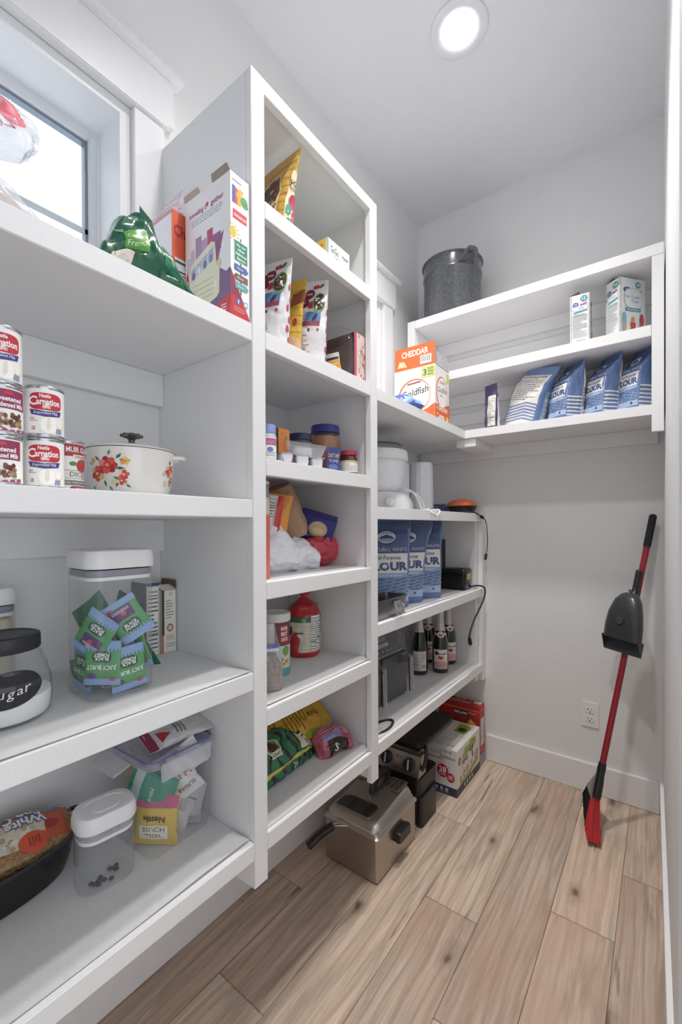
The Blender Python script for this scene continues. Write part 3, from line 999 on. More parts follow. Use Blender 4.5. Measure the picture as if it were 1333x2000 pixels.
def cond(p, s, r, h):
    k = r / .0272
    p.rect(s, -.026 * k, h * .52, .026 * k, h * .90, '#8e3458', 1)
    p.oval(s, 0, h * .83, .006, .0028, '#c43a44', 2)
    p.text(s, 'Sweetened', 0, h * .72, .0068 * k, '#f3ecee', 2, maxw=.036 * k, bold=.03)
    p.text(s, 'Condensed Milk', 0, h * .60, .0068 * k, '#f3ecee', 2, maxw=.044 * k, bold=.03)
    rnd = random.Random(5)
    for q in range(26):
        x, y = rnd.uniform(-.015, .017) * k, rnd.uniform(.20, .42) * h
        p.oval(s, x, y, .0035, .0028, rnd.choice(('#7a4f3c', '#94664c', '#5e3a2d', '#b08468')), 1 + q % 3, rnd.uniform(0, 3))
    p.oval(s, .016 * k, h * .2, .003, .0025, '#6a8c4a', 4)
    p.poly(s, [(-.027 * k, h * .08), (.027 * k, h * .08), (.027 * k, h * .16), (0, h * .11), (-.027 * k, h * .26)], '#96506e', 1)
    for q in range(5): p.rect(s, -.02 * k + q * .009, h * .09, -.017 * k + q * .009, h * .13, '#e5c9d3', 2)
def tom(p, s, r, h):
    p.rect(s, -.03, h * .70, .03, h * .93, '#a83a44', 1)
    p.text(s, 'MUIR GLEN', 0, h * .83, .0095, '#f3ecea', 2, maxw=.046, bold=.02)
    p.rect(s, -.012, h * .655, .02, h * .735, '#e9e2de', 2); p.text(s, 'ORGANIC', .004, h * .695, .0048, '#7c3a40', 3, maxw=.026)
    p.oval(s, .004, h * .53, .0105, .0115, '#c23c3c', 2); p.oval(s, .014, h * .60, .008, .008, '#b5373a', 1)
    p.oval(s, -.012, h * .56, .006, .004, '#5b8a55', 1); p.oval(s, .004, h * .61, .004, .0018, '#5b7f46', 3)
    p.rect(s, -.028, h * .265, .028, h * .43, '#e4e2dc', 2)
    p.rect(s, -.028, h * .43, .028, h * .437, '#54756d', 3)
    p.text(s, 'DICED', 0, h * .365, .0088, '#4c5a58', 3, maxw=.036)
    p.rect(s, -.024, h * .285, -.002, h * .29, '#54756d', 3); p.text(s, 'TOMATOES', .012, h * .288, .0036, '#4c5a58', 3, maxw=.02)
    p.rect(s, -.03, h * .16, .03, h * .245, '#5d6159', 2); p.text(s, 'SAN MARZANO STYLE', 0, h * .205, .0048, '#ecebe4', 3, maxw=.05)
    p.poly(s, [(-.014, h * .07), (.022, h * .07), (.022, h * .14), (-.014, h * .14), (-.018, h * .105)], '#a83a5c', 2); p.text(s, 'with BASIL', .004, h * .105, .0038, '#f1e6ea', 3, maxw=.028)
rc, hc, hs = .0272, .0808, .0735
fa = math.atan2(-.27, .80)
can('milk_can', 'lower milk can of the two-can stack beside the tomato can', -.800, .2715, Z, rc, hc, fa, evap, 'evaporated milk cans')
can('milk_can', 'upper milk can of the two-can stack beside the tomato can', -.799, .2715, Z + hc + .0002, rc, hc, fa + .08, evap, 'evaporated milk cans')
fb_ = math.atan2(-.21, .785)
can('condensed_milk_can', 'bottom maroon and white can of the leftmost stack', -.785, .2095, Z, rc, hs, fb_ + .05, cond, 'sweetened condensed milk cans')
can('condensed_milk_can', 'middle maroon and white can of the leftmost stack', -.785, .2105, Z + hs + .0002, rc, hs, fb_ + .35, cond, 'sweetened condensed milk cans')
can('milk_can', 'red and white milk can on top of the leftmost three-can stack', -.785, .2100, Z + 2 * hs + .0004, rc, hc + .004, fb_ + .1, evap, 'evaporated milk cans')
can('tomato_can', 'red and white diced tomato can between the milk cans and flowered pot', -.862, .3275, Z, .0275, .094, math.atan2(-.33, .86) + .8, tom)

# flowered casserole
t = thing('casserole_pot', 'cream enamel casserole pot painted with red flowers', 'pot', (-.913, .473, Z), R(62.5))
ENA = M('#e4e1dc', .18, spec=.6, coat=.4, vary=.012)
def pr_(v):
    return .0700 + .0155 * min(1, v / .085) ** .6
prof = [(.064, 0), (.068, .001), (.0705, .004)] + [(pr_(v), v) for v in (.01, .02, .035, .05, .065, .08, .092)] + [(.0875, .096), (.0880, .0985)]
MB().lathe(prof + [(.0845, .0990), (.0835, .094)] + [(pr_(v) - .003, v) for v in (.08, .05, .02, .008)], ENA, 64, cap1=True).build('pot_body', t)
for s_ in (-1, 1):
    hp = spline([(s_ * .080, -.024, .090), (s_ * .098, -.021, .091), (s_ * .106, 0, .0915), (s_ * .098, .021, .091), (s_ * .080, .024, .090)], 6)
    MB().tube(hp, .0052, ENA, 8, flat=.9).build('handle', t)
lid = MB().lathe([(.0872, .0995), (.0885, .1012), (.086, .104), (.070, .1085), (.045, .1125), (.02, .1145), (.0005, .1148)], ENA, 64, cap0=True, cap1=False).build('lid', t)
MB().lathe([(.0884, .0984), (.0886, .0990), (.0884, .0996)], M('#2e2e30', .5), 64, cap0=False, cap1=False).build('rim_line', lid)
PEW = M('#6f6a66', .38, .9, bump=.3, bscale=120, vary=.1)
mb = MB().lathe([(.009, .1148), (.0065, .120), (.006, .126), (.010, .130), (.018, .133)], PEW, 24, cap0=False, cap1=False)
rs = []
for z_, k in ((.1325, .92), (.136, 1.0), (.139, .9)):
    rs.append([((.0205 + .0028 * math.cos(8 * a)) * k * math.cos(a), (.0205 + .0028 * math.cos(8 * a)) * k * math.sin(a), z_) for a in [2 * math.pi * i / 64 for i in range(64)]])
mb.rings(rs, PEW)
mb.build('knob', lid)
s_ = Cyl(pr_, R(-90), 0)
s_.curved = .005
p = Print(.25)
rnd = random.Random(9)
def flower(cu, cv, r_, cols, lay=2, petals=6, rot=0):
    for i in range(petals):
        a = rot + 2 * math.pi * i / petals
        p.oval(s_, cu + r_ * .55 * math.cos(a), cv + r_ * .55 * math.sin(a), r_ * .50, r_ * .38, cols[i % len(cols)], lay + i % 2, a, 14)
    p.oval(s_, cu, cv, r_ * .42, r_ * .42, cols[0], lay + 2, 0, 14)
    p.oval(s_, cu, cv, r_ * .24, r_ * .22, cols[-1], lay + 3, 0, 12)
def leaf(cu, cv, L_, a, c):
    p.poly(s_, [(cu, cv), (cu + L_ * .5 * math.cos(a) - L_ * .2 * math.sin(a), cv + L_ * .5 * math.sin(a) + L_ * .2 * math.cos(a)), (cu + L_ * math.cos(a), cv + L_ * math.sin(a)),
                (cu + L_ * .5 * math.cos(a) + L_ * .2 * math.sin(a), cv + L_ * .5 * math.sin(a) - L_ * .2 * math.cos(a))], c, 1)
GR = ('#4d7a5c', '#3f6b52', '#6c9070')
def cluster(u0, m=1):
    for dx, dy, L_, a in ((-.012, .070, .014, 130), (.004, .080, .013, 75), (.016, .074, .014, 50), (.014, .056, .016, 0), (.010, .040, .016, -30), (-.006, .034, .014, -80), (-.004, .050, .010, 200), (.030, .026, .012, -40), (.026, .044, .010, 60), (-.030, .062, .010, 120), (-.034, .024, .010, -100), (.002, .022, .012, -60), (.018, .030, .012, -110)):
        leaf(u0 + dx * m, dy, L_, R(a), rnd.choice(GR))
    flower(u0 + .002 * m, .062, .0165, ('#c03c3c', '#d8564e', '#a93036', '#e08a7c'), 2, 7)
    flower(u0 - .019 * m, .046, .0150, ('#b5363b', '#cf4c48', '#e2b27a'), 2, 6, .4)
    flower(u0 + .028 * m, .044, .0090, ('#d0524c', '#c43f41', '#ecd0a0'), 3, 5, .2)
    flower(u0 + .024 * m, .032, .0085, ('#c4453f', '#d8635a', '#ecd0a0'), 3, 5, .9)
    flower(u0 + .030 * m, .070, .0080, ('#d8a64c', '#e3bd6e', '#c48a34'), 2, 5, .2)
    flower(u0 - .026 * m, .072, .0055, ('#d8b25c', '#caa04c'), 2, 4)
    p.oval(s_, u0 + .012 * m, .030, .006, .005, '#d9d0a8', 2, .5)
cluster(-.040)
def cluster2(u0):
    for dx, dy, L_, a in ((0, .070, .012, 100), (.008, .066, .010, 40), (-.010, .050, .010, 190), (.004, .036, .012, -60), (-.004, .034, .010, -120)):
        leaf(u0 + dx, dy, L_, R(a), rnd.choice(GR))
    flower(u0, .058, .0125, ('#c23f40', '#d65850', '#e6b98a'), 2, 6, .3)
    flower(u0 + .010, .040, .008, ('#c4453f', '#d8635a', '#ecd0a0'), 2, 5)
    p.oval(s_, u0 - .014, .052, .005, .004, '#b8cad0', 2); p.oval(s_, u0 - .008, .032, .006, .005, '#d9cfb0', 2)
cluster2(.074); cluster2(-.150); cluster(.16); cluster2(-.215)
p.build(t, 'painted_flowers')['kind'] = 'stuff'

# ================================================================== bay 1, third shelf
Z = S1[2] + .0018
# sugar jar
t = thing('sugar_jar', 'glass jar with black lid and chalk label of white sugar', 'jar', (-.888, .240, Z), math.atan2(-.24, .888))
def jr(v):
    return interp([(0, .056), (.012, .0655), (.035, .0680), (.06, .0665), (.085, .0610), (.105, .0535), (.116, .0480)], v)[0]
vs_ = [i * .116 / 22 for i in range(23)]
CLG = GLASS((.975, .985, .985), .015, .02, 1.5)
MB().lathe([(jr(v), v) for v in vs_] + [(.0465, .118)], CLG, 56, cap0=True, cap1=False).build('glass', t)
MB().lathe([(.053, .004)] + [(jr(v) - .0022, v) for v in (.008, .014, .025, .036, .044)] + [(.055, .0475), (.03, .050), (.0005, .0505)], M('#e9eae9', .9, bump=.3, bscale=500, vary=.02), 48, cap0=True, cap1=False).build('sugar', t)
LID = M('#232427', .42, bump=.08, bscale=300)
MB().lathe([(.0500, .1165), (.0512, .118), (.0512, .136), (.0500, .1405), (.0440, .1425), (.0430, .1412), (.0005, .1412)], LID, 56).build('lid', t)
s_ = Cyl(jr, 0, 0)
p = Print(.8)
p.oval(s_, .004, .064, .044, .028, '#2a2a2d', 0, R(8), 40)
for k, (ch, x, y, h_) in enumerate((('S', -.018, .058, .020), ('u', -.004, .060, .014), ('g', .006, .0595, .014), ('a', .016, .062, .014), ('r', .026, .065, .016))):
    p.text(s_, ch, x, y, h_, '#d9d9d6', 1, R(10), shear=.3)
p.build(t, 'chalk_label')

# push-top containers
LIDW = M('#e8e8ea', .32, vary=.01)
GASK = M('#8a8c99', .5)
CLP = GLASS((.985, .988, .99), .05, .03)
def canister(name, label, x, y, z, w, d, h, r, rot, parts_h=.034, GASK=GASK):
    t = thing(name, label, 'container', (x, y, z), rot)
    hb = h - parts_h
    rs = [rrect(w - .008, d - .008, r - .003, 6, 0), rrect(w - .002, d - .002, r, 6, .003), rrect(w, d, r, 6, .009), rrect(w, d, r, 6, hb)]
    MB().rings(rs, CLP, cap1=False).build('clear_body', t)
    MB().rings([rrect(w - .006, d - .006, r - .002, 6, .003), rrect(w - .005, d - .005, r - .002, 6, .005)], GLASS((.985, .985, .99), .10, .1)).build('base_plate', t)
    lw, ld = w + .008, d + .008
    l = MB().rings([rrect(lw - .002, ld - .002, r + .003, 6, hb + .002), rrect(lw, ld, r + .004, 6, hb + .005), rrect(lw - .001, ld - .001, r + .004, 6, h - .009), rrect(lw - .008, ld - .008, r + .001, 6, h - .001), rrect(lw - .014, ld - .014, r - .001, 6, h),
                    rrect(w * .72, d * .72, r * .8, 6, h - .001), rrect(w * .70, d * .70, r * .8, 6, h - .003), rrect(w * .56, d * .5, r * .6, 6, h - .003), rrect(w * .545, d * .485, r * .6, 6, h - .0005)], LIDW).build('lid', t)
    MB().rings([rrect(w - .0035, d - .0035, r, 6, hb - .013), rrect(w - .0022, d - .0022, r, 6, hb - .011), rrect(w - .0022, d - .0022, r, 6, hb - .003), rrect(w - .0035, d - .0035, r, 6, hb - .001)], GASK).build('gasket', l)
    MB().rings([rrect(w - .004, d - .004, r, 6, hb - .020), rrect(w - .004, d - .004, r, 6, hb - .0135)], LIDW).build('lid_skirt', l)
    return t
canister('storage_container', 'tall clear container with white lid filled with green candy packets', -.884, .414, Z, .126, .124, .278, .026, R(-3), .036)
oc = canister('storage_container', 'clear lidded container of cream flour behind the sugar jar', -1.047, .235, Z, .088, .118, .206, .022, 0)
MB().rings([rrect(.080, .110, .02, 6, .006), rrect(.080, .110, .02, 6, .145), rrect(.06, .09, .02, 6, .152)], M('#cfc4b0', .9, bump=.4, bscale=200, vary=.1)).build('contents', oc)
# green candy packets (in and beside the tall container)
GP = M('#4f9a5c', .3, spec=.6, vary=.12, vscale=30)
GD = M('#2c6a4e', .3, spec=.6, vary=.12, vscale=30)
def candy(label, loc, rot, style, seed, w=.064, h=.084, d=.010):
    t = thing('candy_packet', label, 'packet', loc, rot, 'fruit candy packets')
    g = pillow(w, d, h, seed=seed, wr=.0022, nu=40, nv=36)
    m = MB(); rs = [[q - Vector((0, 0, h / 2)) for q in [g.raw(-math.pi / 2 + 2 * math.pi * j / g.nu, h * i / g.nv) for j in range(g.nu)]] for i in range(g.nv + 1)]
    m.rings(rs, GD if style == 2 else GP).build('packet_film', t)
    p = Print(.3)
    class Sh:
        curved = .006; curved_v = .008
        def at(s, u, v, off): return g.at(u, v, off) - Vector((0, 0, h / 2))
    s_ = Sh()
    if style == 2:
        p.text(s_, 'JUICY', 0, .03, .009, '#c9dccb', 1, R(90), maxw=.04)
    else:
        n = 9
        pts = [(-w / 2 + .003, 0), (w / 2 - .003, 0)]
        for i in range(2 * n + 1): pts.append((w / 2 - .003 - (w - .006) * i / (2 * n), .013 if i % 2 else .021))
        p.poly(s_, pts, '#8aa6d8', 1)
        p.rect(s_, -w / 2 + .002, h - .012, w / 2 - .002, h, '#8aa6d8', 1)
        p.oval(s_, 0, .030, .0175, .0105, '#234a3a', 2, pw=3)
        p.text(s_, 'BLACK', 0, .0335, .0062, '#eef2ec', 3, bold=.03, maxw=.026); p.text(s_, 'FOREST', 0, .0262, .0062, '#eef2ec', 3, bold=.03, maxw=.028)
        if style == 1:
            p.text(s_, 'JUICY BURST', 0, .050, .0085, '#eef4ea', 2, bold=.02, maxw=.054)
            p.oval(s_, .018, .066, .008, .005, '#6a3a78', 2)
        else:
            p.rect(s_, -.024, .046, .018, .070, '#5b2f74', 2); p.oval(s_, 0, .058, .005, .005, '#d0505a', 3); p.lines(s_, -.02, .061, .014, .067, 2, '#e6dcec', 3, 2)
        p.oval(s_, -.018, .072, .006, .004, '#b34a68', 2)
    p.build(t)
    return t
cx, cy = -.884, .414
def rz(front, roll, tilt=0):
    """packet whose printed side faces `front`, rolled in its own plane"""
    return (Euler(orient(front, (0, 0, 1))).to_matrix() @ Matrix.Rotation(R(roll), 3, 'Y')).to_euler()
cand = [((-.018, -.045, .050), (.10, -1, .08), 188, 1, 1, 'juicy green packet low at the left front of the tall container'),
        ((.046, .010, .048), (1, -.12, .08), 174, 1, 2, 'juicy green packet low at the right front of the tall container'),
        ((.020, -.038, .118), (.50, -.85, .22), 212, 0, 3, 'tilted green packet with purple panel in the middle of the container'),
        ((.036, .016, .140), (.90, -.42, .25), -32, 0, 4, 'upper right green packet with blue torn edge in the container'),
        ((-.022, -.024, .146), (.35, -.9, .2), 55, 2, 5, 'dark green packet at the upper left of the container'),
        ((.030, -.030, .064), (.66, -.75, .10), 182, 1, 6, 'green packet across the near corner of the container'),
        ((-.034, .004, .060), (-.3, -.9, .1), 165, 2, 7, 'dark packet at the back left corner of the container'),
        ((.010, .038, .070), (.5, -.85, .1), 160, 1, 8, 'green packet at the back of the container'),
        ((-.006, .030, .140), (.3, -.9, .3), 25, 2, 9, 'dark green packet at the back of the container near the top'),
        ((.000, .000, .034), (.4, -.5, .9), 150, 1, 10, 'green packet lying near the container floor'),
        ((-.016, .004, .100), (.2, -.9, .4), 95, 0, 11, 'green packet wedged sideways in the container'),
        ((.002, -.004, .018), (.2, -.3, 1), 30, 0, 12, 'green packet flat on the container floor')]
for (dx, dy, dz), fr, roll, st, sd, lb_ in cand:
    candy(lb_, (cx + dx, cy + dy, Z + dz), rz(fr, roll), st, sd, .068, .084, .010)
candy('dark green packet lying on the shelf behind the tall container', (-1.005, .43, Z + .0075), rz((.1, -.1, 1), 80), 2, 11)
candy('dark green packet lying on the shelf between container and cartons', (-.985, .52, Z + .0075), rz((.1, -.1, 1), 60), 2, 12)
# two cartons in the corner
t = thing('pasta_box', 'slim white carton with nutrition panel in the shelf corner', 'box', (-1.056, .5805, Z))
carton(t, .070, .034, .182, '#e6e4e2')
S = box_surfs(.070, .034, .182); p = Print()
p.facts(S['R'], -.014, .01, .014, .172, 1, 4); p.rect(S['F'], -.035, 0, .035, .182, '#4d4a6a', 0); p.rect(S['R'], -.017, .174, .017, .182, '#4a4c78', 1)
p.build(t)
t = thing('pasta_box', 'opened white and brown carton beside the tower panel', 'box', (-1.056, .6235, Z))
carton(t, .070, .040, .160, '#e8e4df', flaps=[((.035, -.02, .16), (.035, .02, .16), (-.9, 0, .35), .03, '#e8e4df', '#8a7564'), ((-.035, .0195, .16), (.035, .0195, .16), (0, .05, 1), .024, '#6d5648', '#7d6656')])
S = box_surfs(.070, .040, .160); p = Print()
p.rect(S['R'], -.020, 0, -.015, .045, '#c9713c', 1)
p.rect(S['R'], -.020, .045, -.013, .16, '#4a4038', 1)
p.lines(S['R'], -.008, .085, .014, .135, 7, '#8a8078', 1, 6, .35); p.oval(S['R'], .003, .062, .009, .010, '#8a6a50', 1); p.oval(S['R'], .003, .062, .006, .007, '#d9c8b4', 2)
p.lines(S['R'], -.008, .03, .014, .045, 3, '#c98a68', 1, 7, .35); p.lines(S['R'], -.008, .012, .016, .024, 2, '#9a9088', 1, 8, .35)
p.lines(S['R'], 0, .145, .012, .153, 2, '#77706a', 1, 9, .35)
p.build(t)

# ================================================================== bay 1, bottom shelf
Z = S1[3] + .0022
# black oval roaster
t = thing('roasting_pan', 'black enamel oval roasting pan holding a popcorn bag', 'pan', (-1.005, .222, Z), R(93))
BLK = M('#141416', .22, spec=.6, vary=.2, vscale=90)
def oval_ring(a, b, z, n=56): return [(a * math.copysign(abs(math.cos(q)) ** .82, math.cos(q)), b * math.copysign(abs(math.sin(q)) ** .82, math.sin(q)), z) for q in [2 * math.pi * i / n for i in range(n)]]
MB().rings([oval_ring(.140, .056, 0), oval_ring(.150, .064, .004), oval_ring(.160, .070, .03), oval_ring(.168, .0755, .072), oval_ring(.176, .083, .074), oval_ring(.176, .083, .077), oval_ring(.166, .0735, .077), oval_ring(.157, .068, .03), oval_ring(.145, .060, .006)], BLK).build('pan_body', t)
for s_ in (-1, 1):
    MB().tube(spline([(s_ * .168, -.036, .074), (s_ * .186, -.032, .080), (s_ * .196, 0, .084), (s_ * .186, .032, .080), (s_ * .168, .036, .074)], 6), .006, BLK, 8, flat=.6).build('handle', t)
# popcorn bag
t = thing('popcorn_bag', 'clear bag of popping corn with orange label in the black pan', 'bag', (-1.026, .150, Z + .074), orient((.34, -.20, .90), (.10, 1, .05)))
g = Bag(.235, [(0, .030, .006, 0, .004), (.1, .044, .018, 0, .004), (.35, .054, .024, 0, 0), (.65, .054, .023, 0, 0), (.9, .044, .012, 0, .002), (1, .038, .003, 0, .004)], wr=.002, seed=12)
KER = M('#b98f58', .55, bump=1.2, bscale=170, vary=.35, vscale=150)
g.mesh(KER).build('kernels', t)
p = Print(.25)
p.poly(g, [(-.06, .060), (.0, .066), (.020, .08), (.022, .13), (.040, .225), (-.06, .225)], '#c9562f', 0)
p.poly(g, [(-.030, .082), (.022, .090), (.030, .13), (.028, .185), (-.02, .19), (-.034, .13)], '#ded6c4', 1)
rnd = random.Random(2)
for i in range(46):
    p.oval(g, rnd.uniform(-.026, .024), rnd.uniform(.092, .178), .006, .005, rnd.choice(('#efe8d8', '#cfc2a6', '#e6dcc6', '#b9a684')), 2 + i % 3, n=9)
p.poly(g, [(-.062, .070), (-.050, .070), (-.040, .220), (-.054, .220)], '#4a6aa6', 2)
for tx, yy, xx in (('White', .160, -.024), ('Pop Corn', .138, -.044)):
    p.text(g, tx, xx, yy, .0205, '#3f5f9e', 5, R(-86), bold=.10, maxw=.10 if len(tx) > 5 else .07); p.text(g, tx, xx, yy, .0205, '#f3eee2', 6, R(-86), bold=.03, maxw=.098 if len(tx) > 5 else .068)
p.oval(g, .026, .165, .022, .026, '#d8552c', 5); p.lines(g, .016, .155, .034, .175, 4, '#8e3420', 6, 3)
p.oval(g, -.004, .20, .012, .012, '#b02c32', 5)
p.build(t)
film = Bag(.24, [(0, .034, .010, 0, .004), (.1, .047, .022, 0, .004), (.35, .057, .028, 0, 0), (.65, .057, .027, 0, 0), (.9, .047, .016, 0, .002), (1, .042, .006, 0, .004)], wr=.002, seed=12, nu=60, nv=36)
film.mesh(GLASS((.99, .99, .99), .02, .08)).build('bag_film', t)

# small canister with chocolate chips
canister('storage_container', 'small clear container with white lid and few chocolate chips', -.897, .4045, Z, .076, .104, .148, .028, R(-6), .032, GLASS((.95, .95, .98), .3))
rnd = random.Random(14)
CHOC = M('#3a2620', .4)
for i, (dx, dy) in enumerate(((.004, -.028), (.012, -.024), (.008, -.016), (.018, -.020), (.014, -.008), (.002, -.010), (.022, .002), (-.006, .012), (-.001, .018), (.006, .020), (-.004, .024))):
    MB().lathe([(.0046, 0), (.0048, .0012), (.0036, .0032), (.0014, .0050), (.0003, .0062)], CHOC, 14).build('chocolate_chip', loc=(-.897 + dx, .4045 + dy, Z + .0052), rot=(0, 0, i), label='dark chocolate chip on the floor of the small container', cat='chip', group='chocolate chips in the container')

# clip-lock box
bx, by, bw, bd, bh = -.934, .552, .168, .168, .196
t = thing('storage_box', 'large clear clip-lock box packed with baking bags', 'container', (bx, by, Z), R(2))
MB().rings([rrect(bw - .018, bd - .018, .018, 6, 0), rrect(bw - .012, bd - .012, .022, 6, .006), rrect(bw, bd, .024, 6, bh - .02), rrect(bw, bd, .024, 6, bh)], GLASS((.98, .983, .987), .08, .05), cap1=False).build('clear_body', t)
LIDC = GLASS((.96, .965, .985), .24, .08, hazecol=(.72, .74, .84))
l = MB().rings([rrect(bw + .008, bd + .008, .028, 6, bh - .004), rrect(bw + .012, bd + .012, .028, 6, bh), rrect(bw + .012, bd + .012, .028, 6, bh + .009), rrect(bw + .004, bd + .004, .026, 6, bh + .011), rrect(bw - .010, bd - .010, .022, 6, bh + .009), rrect(bw - .016, bd - .016, .02, 6, bh + .004)], LIDC).build('lid', t)
SEAL = M('#6f6fb8', .4)
sr = rrect(bw - .004, bd - .004, .022, 6, bh + .0112)
MB().tube(sr + sr[:1], .0016, SEAL, 6).build('seal', l)
CLIP = GLASS((.90, .91, .94), .42, .1, hazecol=(.80, .81, .86))
for k, (px, py, ax) in enumerate(((bw / 2 + .009, 0, 0), (0, -bd / 2 - .009, 1), (-bw / 2 - .009, 0, 0), (0, bd / 2 + .009, 1))):
    c = MB()
    L_ = .062
    if k == 1:      # popped open, standing out
        c.add([(-L_, 0, 0), (L_ * .45, 0, 0), (L_ * .45, -.036, -.010), (-L_, -.036, -.010), (-L_, 0, .004), (L_ * .45, 0, .004), (L_ * .45, -.036, -.006), (-L_, -.036, -.006)], [(0, 1, 2, 3), (7, 6, 5, 4), (0, 4, 5, 1), (2, 6, 7, 3), (0, 3, 7, 4), (1, 5, 6, 2)], CLIP)
    elif ax: c.box((-L_, -.003, -.030), (L_, .003, .008), CLIP, .0015)
    else: c.box((-.003, -L_, -.030), (.003, L_, .008), CLIP, .0015)
    c.build('clip', l, loc=(px, py, bh))
def inner(label, name, dx, dy, dz, w, d, h, col, fr, roll, seed, deco=None, style='pillow'):
    t = thing(name, label, 'bag', (bx + dx, by + dy, Z + dz), rz(fr, roll), 'bags packed in the clip-lock box')
    g = pillow(w, d, h, seed=seed, wr=.004, nu=32, nv=24)
    rs = [[q - Vector((0, 0, h / 2)) for q in [g.raw(-math.pi / 2 + 2 * math.pi * j / g.nu, h * i / g.nv) for j in range(g.nu)]] for i in range(g.nv + 1)]
    MB().rings(rs, M(col, .3, spec=.6, vary=.08)).build('bag_body', t)
    if deco:
        class Sh:
            curved = .01; curved_v = .014
            def at(s, u, v, off): return g.at(u, v, off) - Vector((0, 0, h / 2))
        p = Print(.3); deco(p, Sh(), w, h); p.build(t)
    return t
def d_nestle(p, s, w, h):
    p.rect(s, -w * .48, .0, w * .48, h * .22, '#c2537c', 1)
    p.text(s, 'Nestle', 0, h * .42, .013, '#4a3020', 2, maxw=w * .7, bold=.03)
    p.rect(s, -w * .30, h * .54, w * .3, h * .86, '#efe9d8', 2); p.text(s, 'TOLL', 0, h * .76, .011, '#5a4636', 3, maxw=w * .44); p.text(s, 'HOUSE', 0, h * .62, .011, '#5a4636', 3, maxw=w * .54)
def d_teal(p, s, w, h):
    p.text(s, 'Millard', 0, h * .55, .008, '#dfeee8', 2, maxw=w * .5, shear=.3); p.rect(s, -w * .45, h * .1, w * .45, h * .3, '#c8d6d2', 1)
def d_dots(p, s, w, h):
    for i in range(5):
        for j in range(6): p.oval(s, -w * .38 + w * .19 * i, h * .1 + h * .07 * j, .0022, .0022, '#3a3a48' if j < 4 else '#b8434c', 2, n=8)
    p.text(s, 'SUGAR', 0, h * .72, .010, '#3a3a3e', 2, maxw=w * .7)
def d_white(p, s, w, h):
    p.text(s, 'BIG WHITE', 0, h * .6, .010, '#3d3a3a', 2, maxw=w * .8); p.rect(s, -w * .4, h * .25, w * .4, h * .4, '#3f3b3b', 1)
inner('yellow and pink chip bag upside down at the front of the clip box', 'baking_bag', .040, -.040, .058, .10, .030, .110, '#d4b444', (.62, -.78, .12), 184, 21, d_nestle)
inner('pale striped bag on the floor of the clip box', 'baking_bag', .0, -.01, .024, .135, .034, .145, '#c9bfc0', (.3, -.4, .86), 20, 22)
inner('teal bag lying across the middle of the clip box', 'baking_bag', .028, -.044, .118, .09, .024, .105, '#2f8f78', (.5, -.7, .5), 108, 23, d_teal)
inner('white dotted bag at the right of the clip box', 'baking_bag', .046, .020, .124, .066, .022, .092, '#e2dedc', (.85, -.5, .2), 150, 24, d_dots)
inner('white bag with black lettering near the top of the clip box', 'baking_bag', .040, .012, .160, .07, .026, .120, '#e4e2df', (.7, -.6, .4), 60, 25, d_white)
inner('silver foil bag at the right of the clip box', 'baking_bag', .044, .036, .055, .075, .028, .090, '#a8a9ab', (.85, -.5, .1), 10, 26)
inner('brown and cream bag at the back left of the clip box', 'baking_bag', -.045, -.045, .115, .09, .03, .125, '#b69a78', (-.2, -.95, .2), 15, 27)
inner('blue grey bag at the back of the clip box', 'baking_bag', -.035, .035, .125, .10, .03, .125, '#8f9ab0', (.5, -.8, .2), -12, 28)
# chip bag on the lid
t = thing('chip_bag', 'silver and maroon chip bag lying on the clip-lock box', 'bag', (-.925, .498, Z + bh + .0275), orient((.25, -.1, 1), (.12, 1, .06)))
g = pillow(.088, .030, .158, seed=31, wr=.004)
g.mesh(M('#cfd0d2', .26, .25, spec=.7, vary=.06)).build('bag_body', t)
p = Print(.3)
p.rect(g, -.045, .0, .045, .020, '#8b2f55', 1); p.text(g, 'MILK', -.01, .010, .008, '#eed8e2', 2, maxw=.03)
for i in range(3): p.rect(g, -.075 + i * .012, .004, -.068 + i * .012, .05, '#2b2428', 1)
p.poly(g, [(.0, .028), (.032, .032), (.02, .055)], '#a8323c', 1); p.lines(g, .0, .065, .03, .09, 3, '#777777', 1, 4)
p.build(t)

# ================================================================== tower, first cubby
Z = S2[0]
t = thing('chocolate_bag', 'yellow stand-up bag of chocolate pieces in the top cubby', 'bag', (-.838, .812, Z), R(-4))
g = pouch(.155, .056, .218, wr=.003, seed=5, lean=(.03, .015))
g.mesh(M('#c9a24e', .35, spec=.6, vary=.06)).build('bag_body', t)
p = Print(.35)
for i in range(9): p.rect(g, -.078, .018 + i * .021, .074, .0195 + i * .021, '#a8823a', 0)
p.poly(g, [(-.055, .045), (.045, .050), (.052, .115), (.035, .165), (-.02, .155), (-.055, .10)], '#e6cf90', 1)
p.poly(g, [(-.052, .048), (.040, .054), (.048, .115), (.032, .160), (-.018, .150), (-.052, .10)], '#5a3a34', 2)
rnd = random.Random(3)
for i in range(26): p.oval(g, rnd.uniform(-.04, .04), rnd.uniform(.06, .13), .008, .006, rnd.choice(('#7b5546', '#46302c', '#c9b8a4', '#8a6a58')), 3 + i % 2, rnd.uniform(0, 3), 8)
for i in range(4): p.oval(g, -.02 + i * .022, .035, .009, .0035, '#7a4c78', 1)
u_ = g.girth / 4
p.poly(g, [(u_ - .022, .01), (u_ + .03, .01), (u_ + .03, .15), (u_ - .012, .16)], '#e6dcb4', 1)
p.text(g, 'HG', u_ - .001, .128, .014, '#3c3428', 2, maxw=.022, bold=.02)
p.lines(g, u_ - .012, .108, u_ + .014, .118, 2, '#8a7c58', 2, 4)
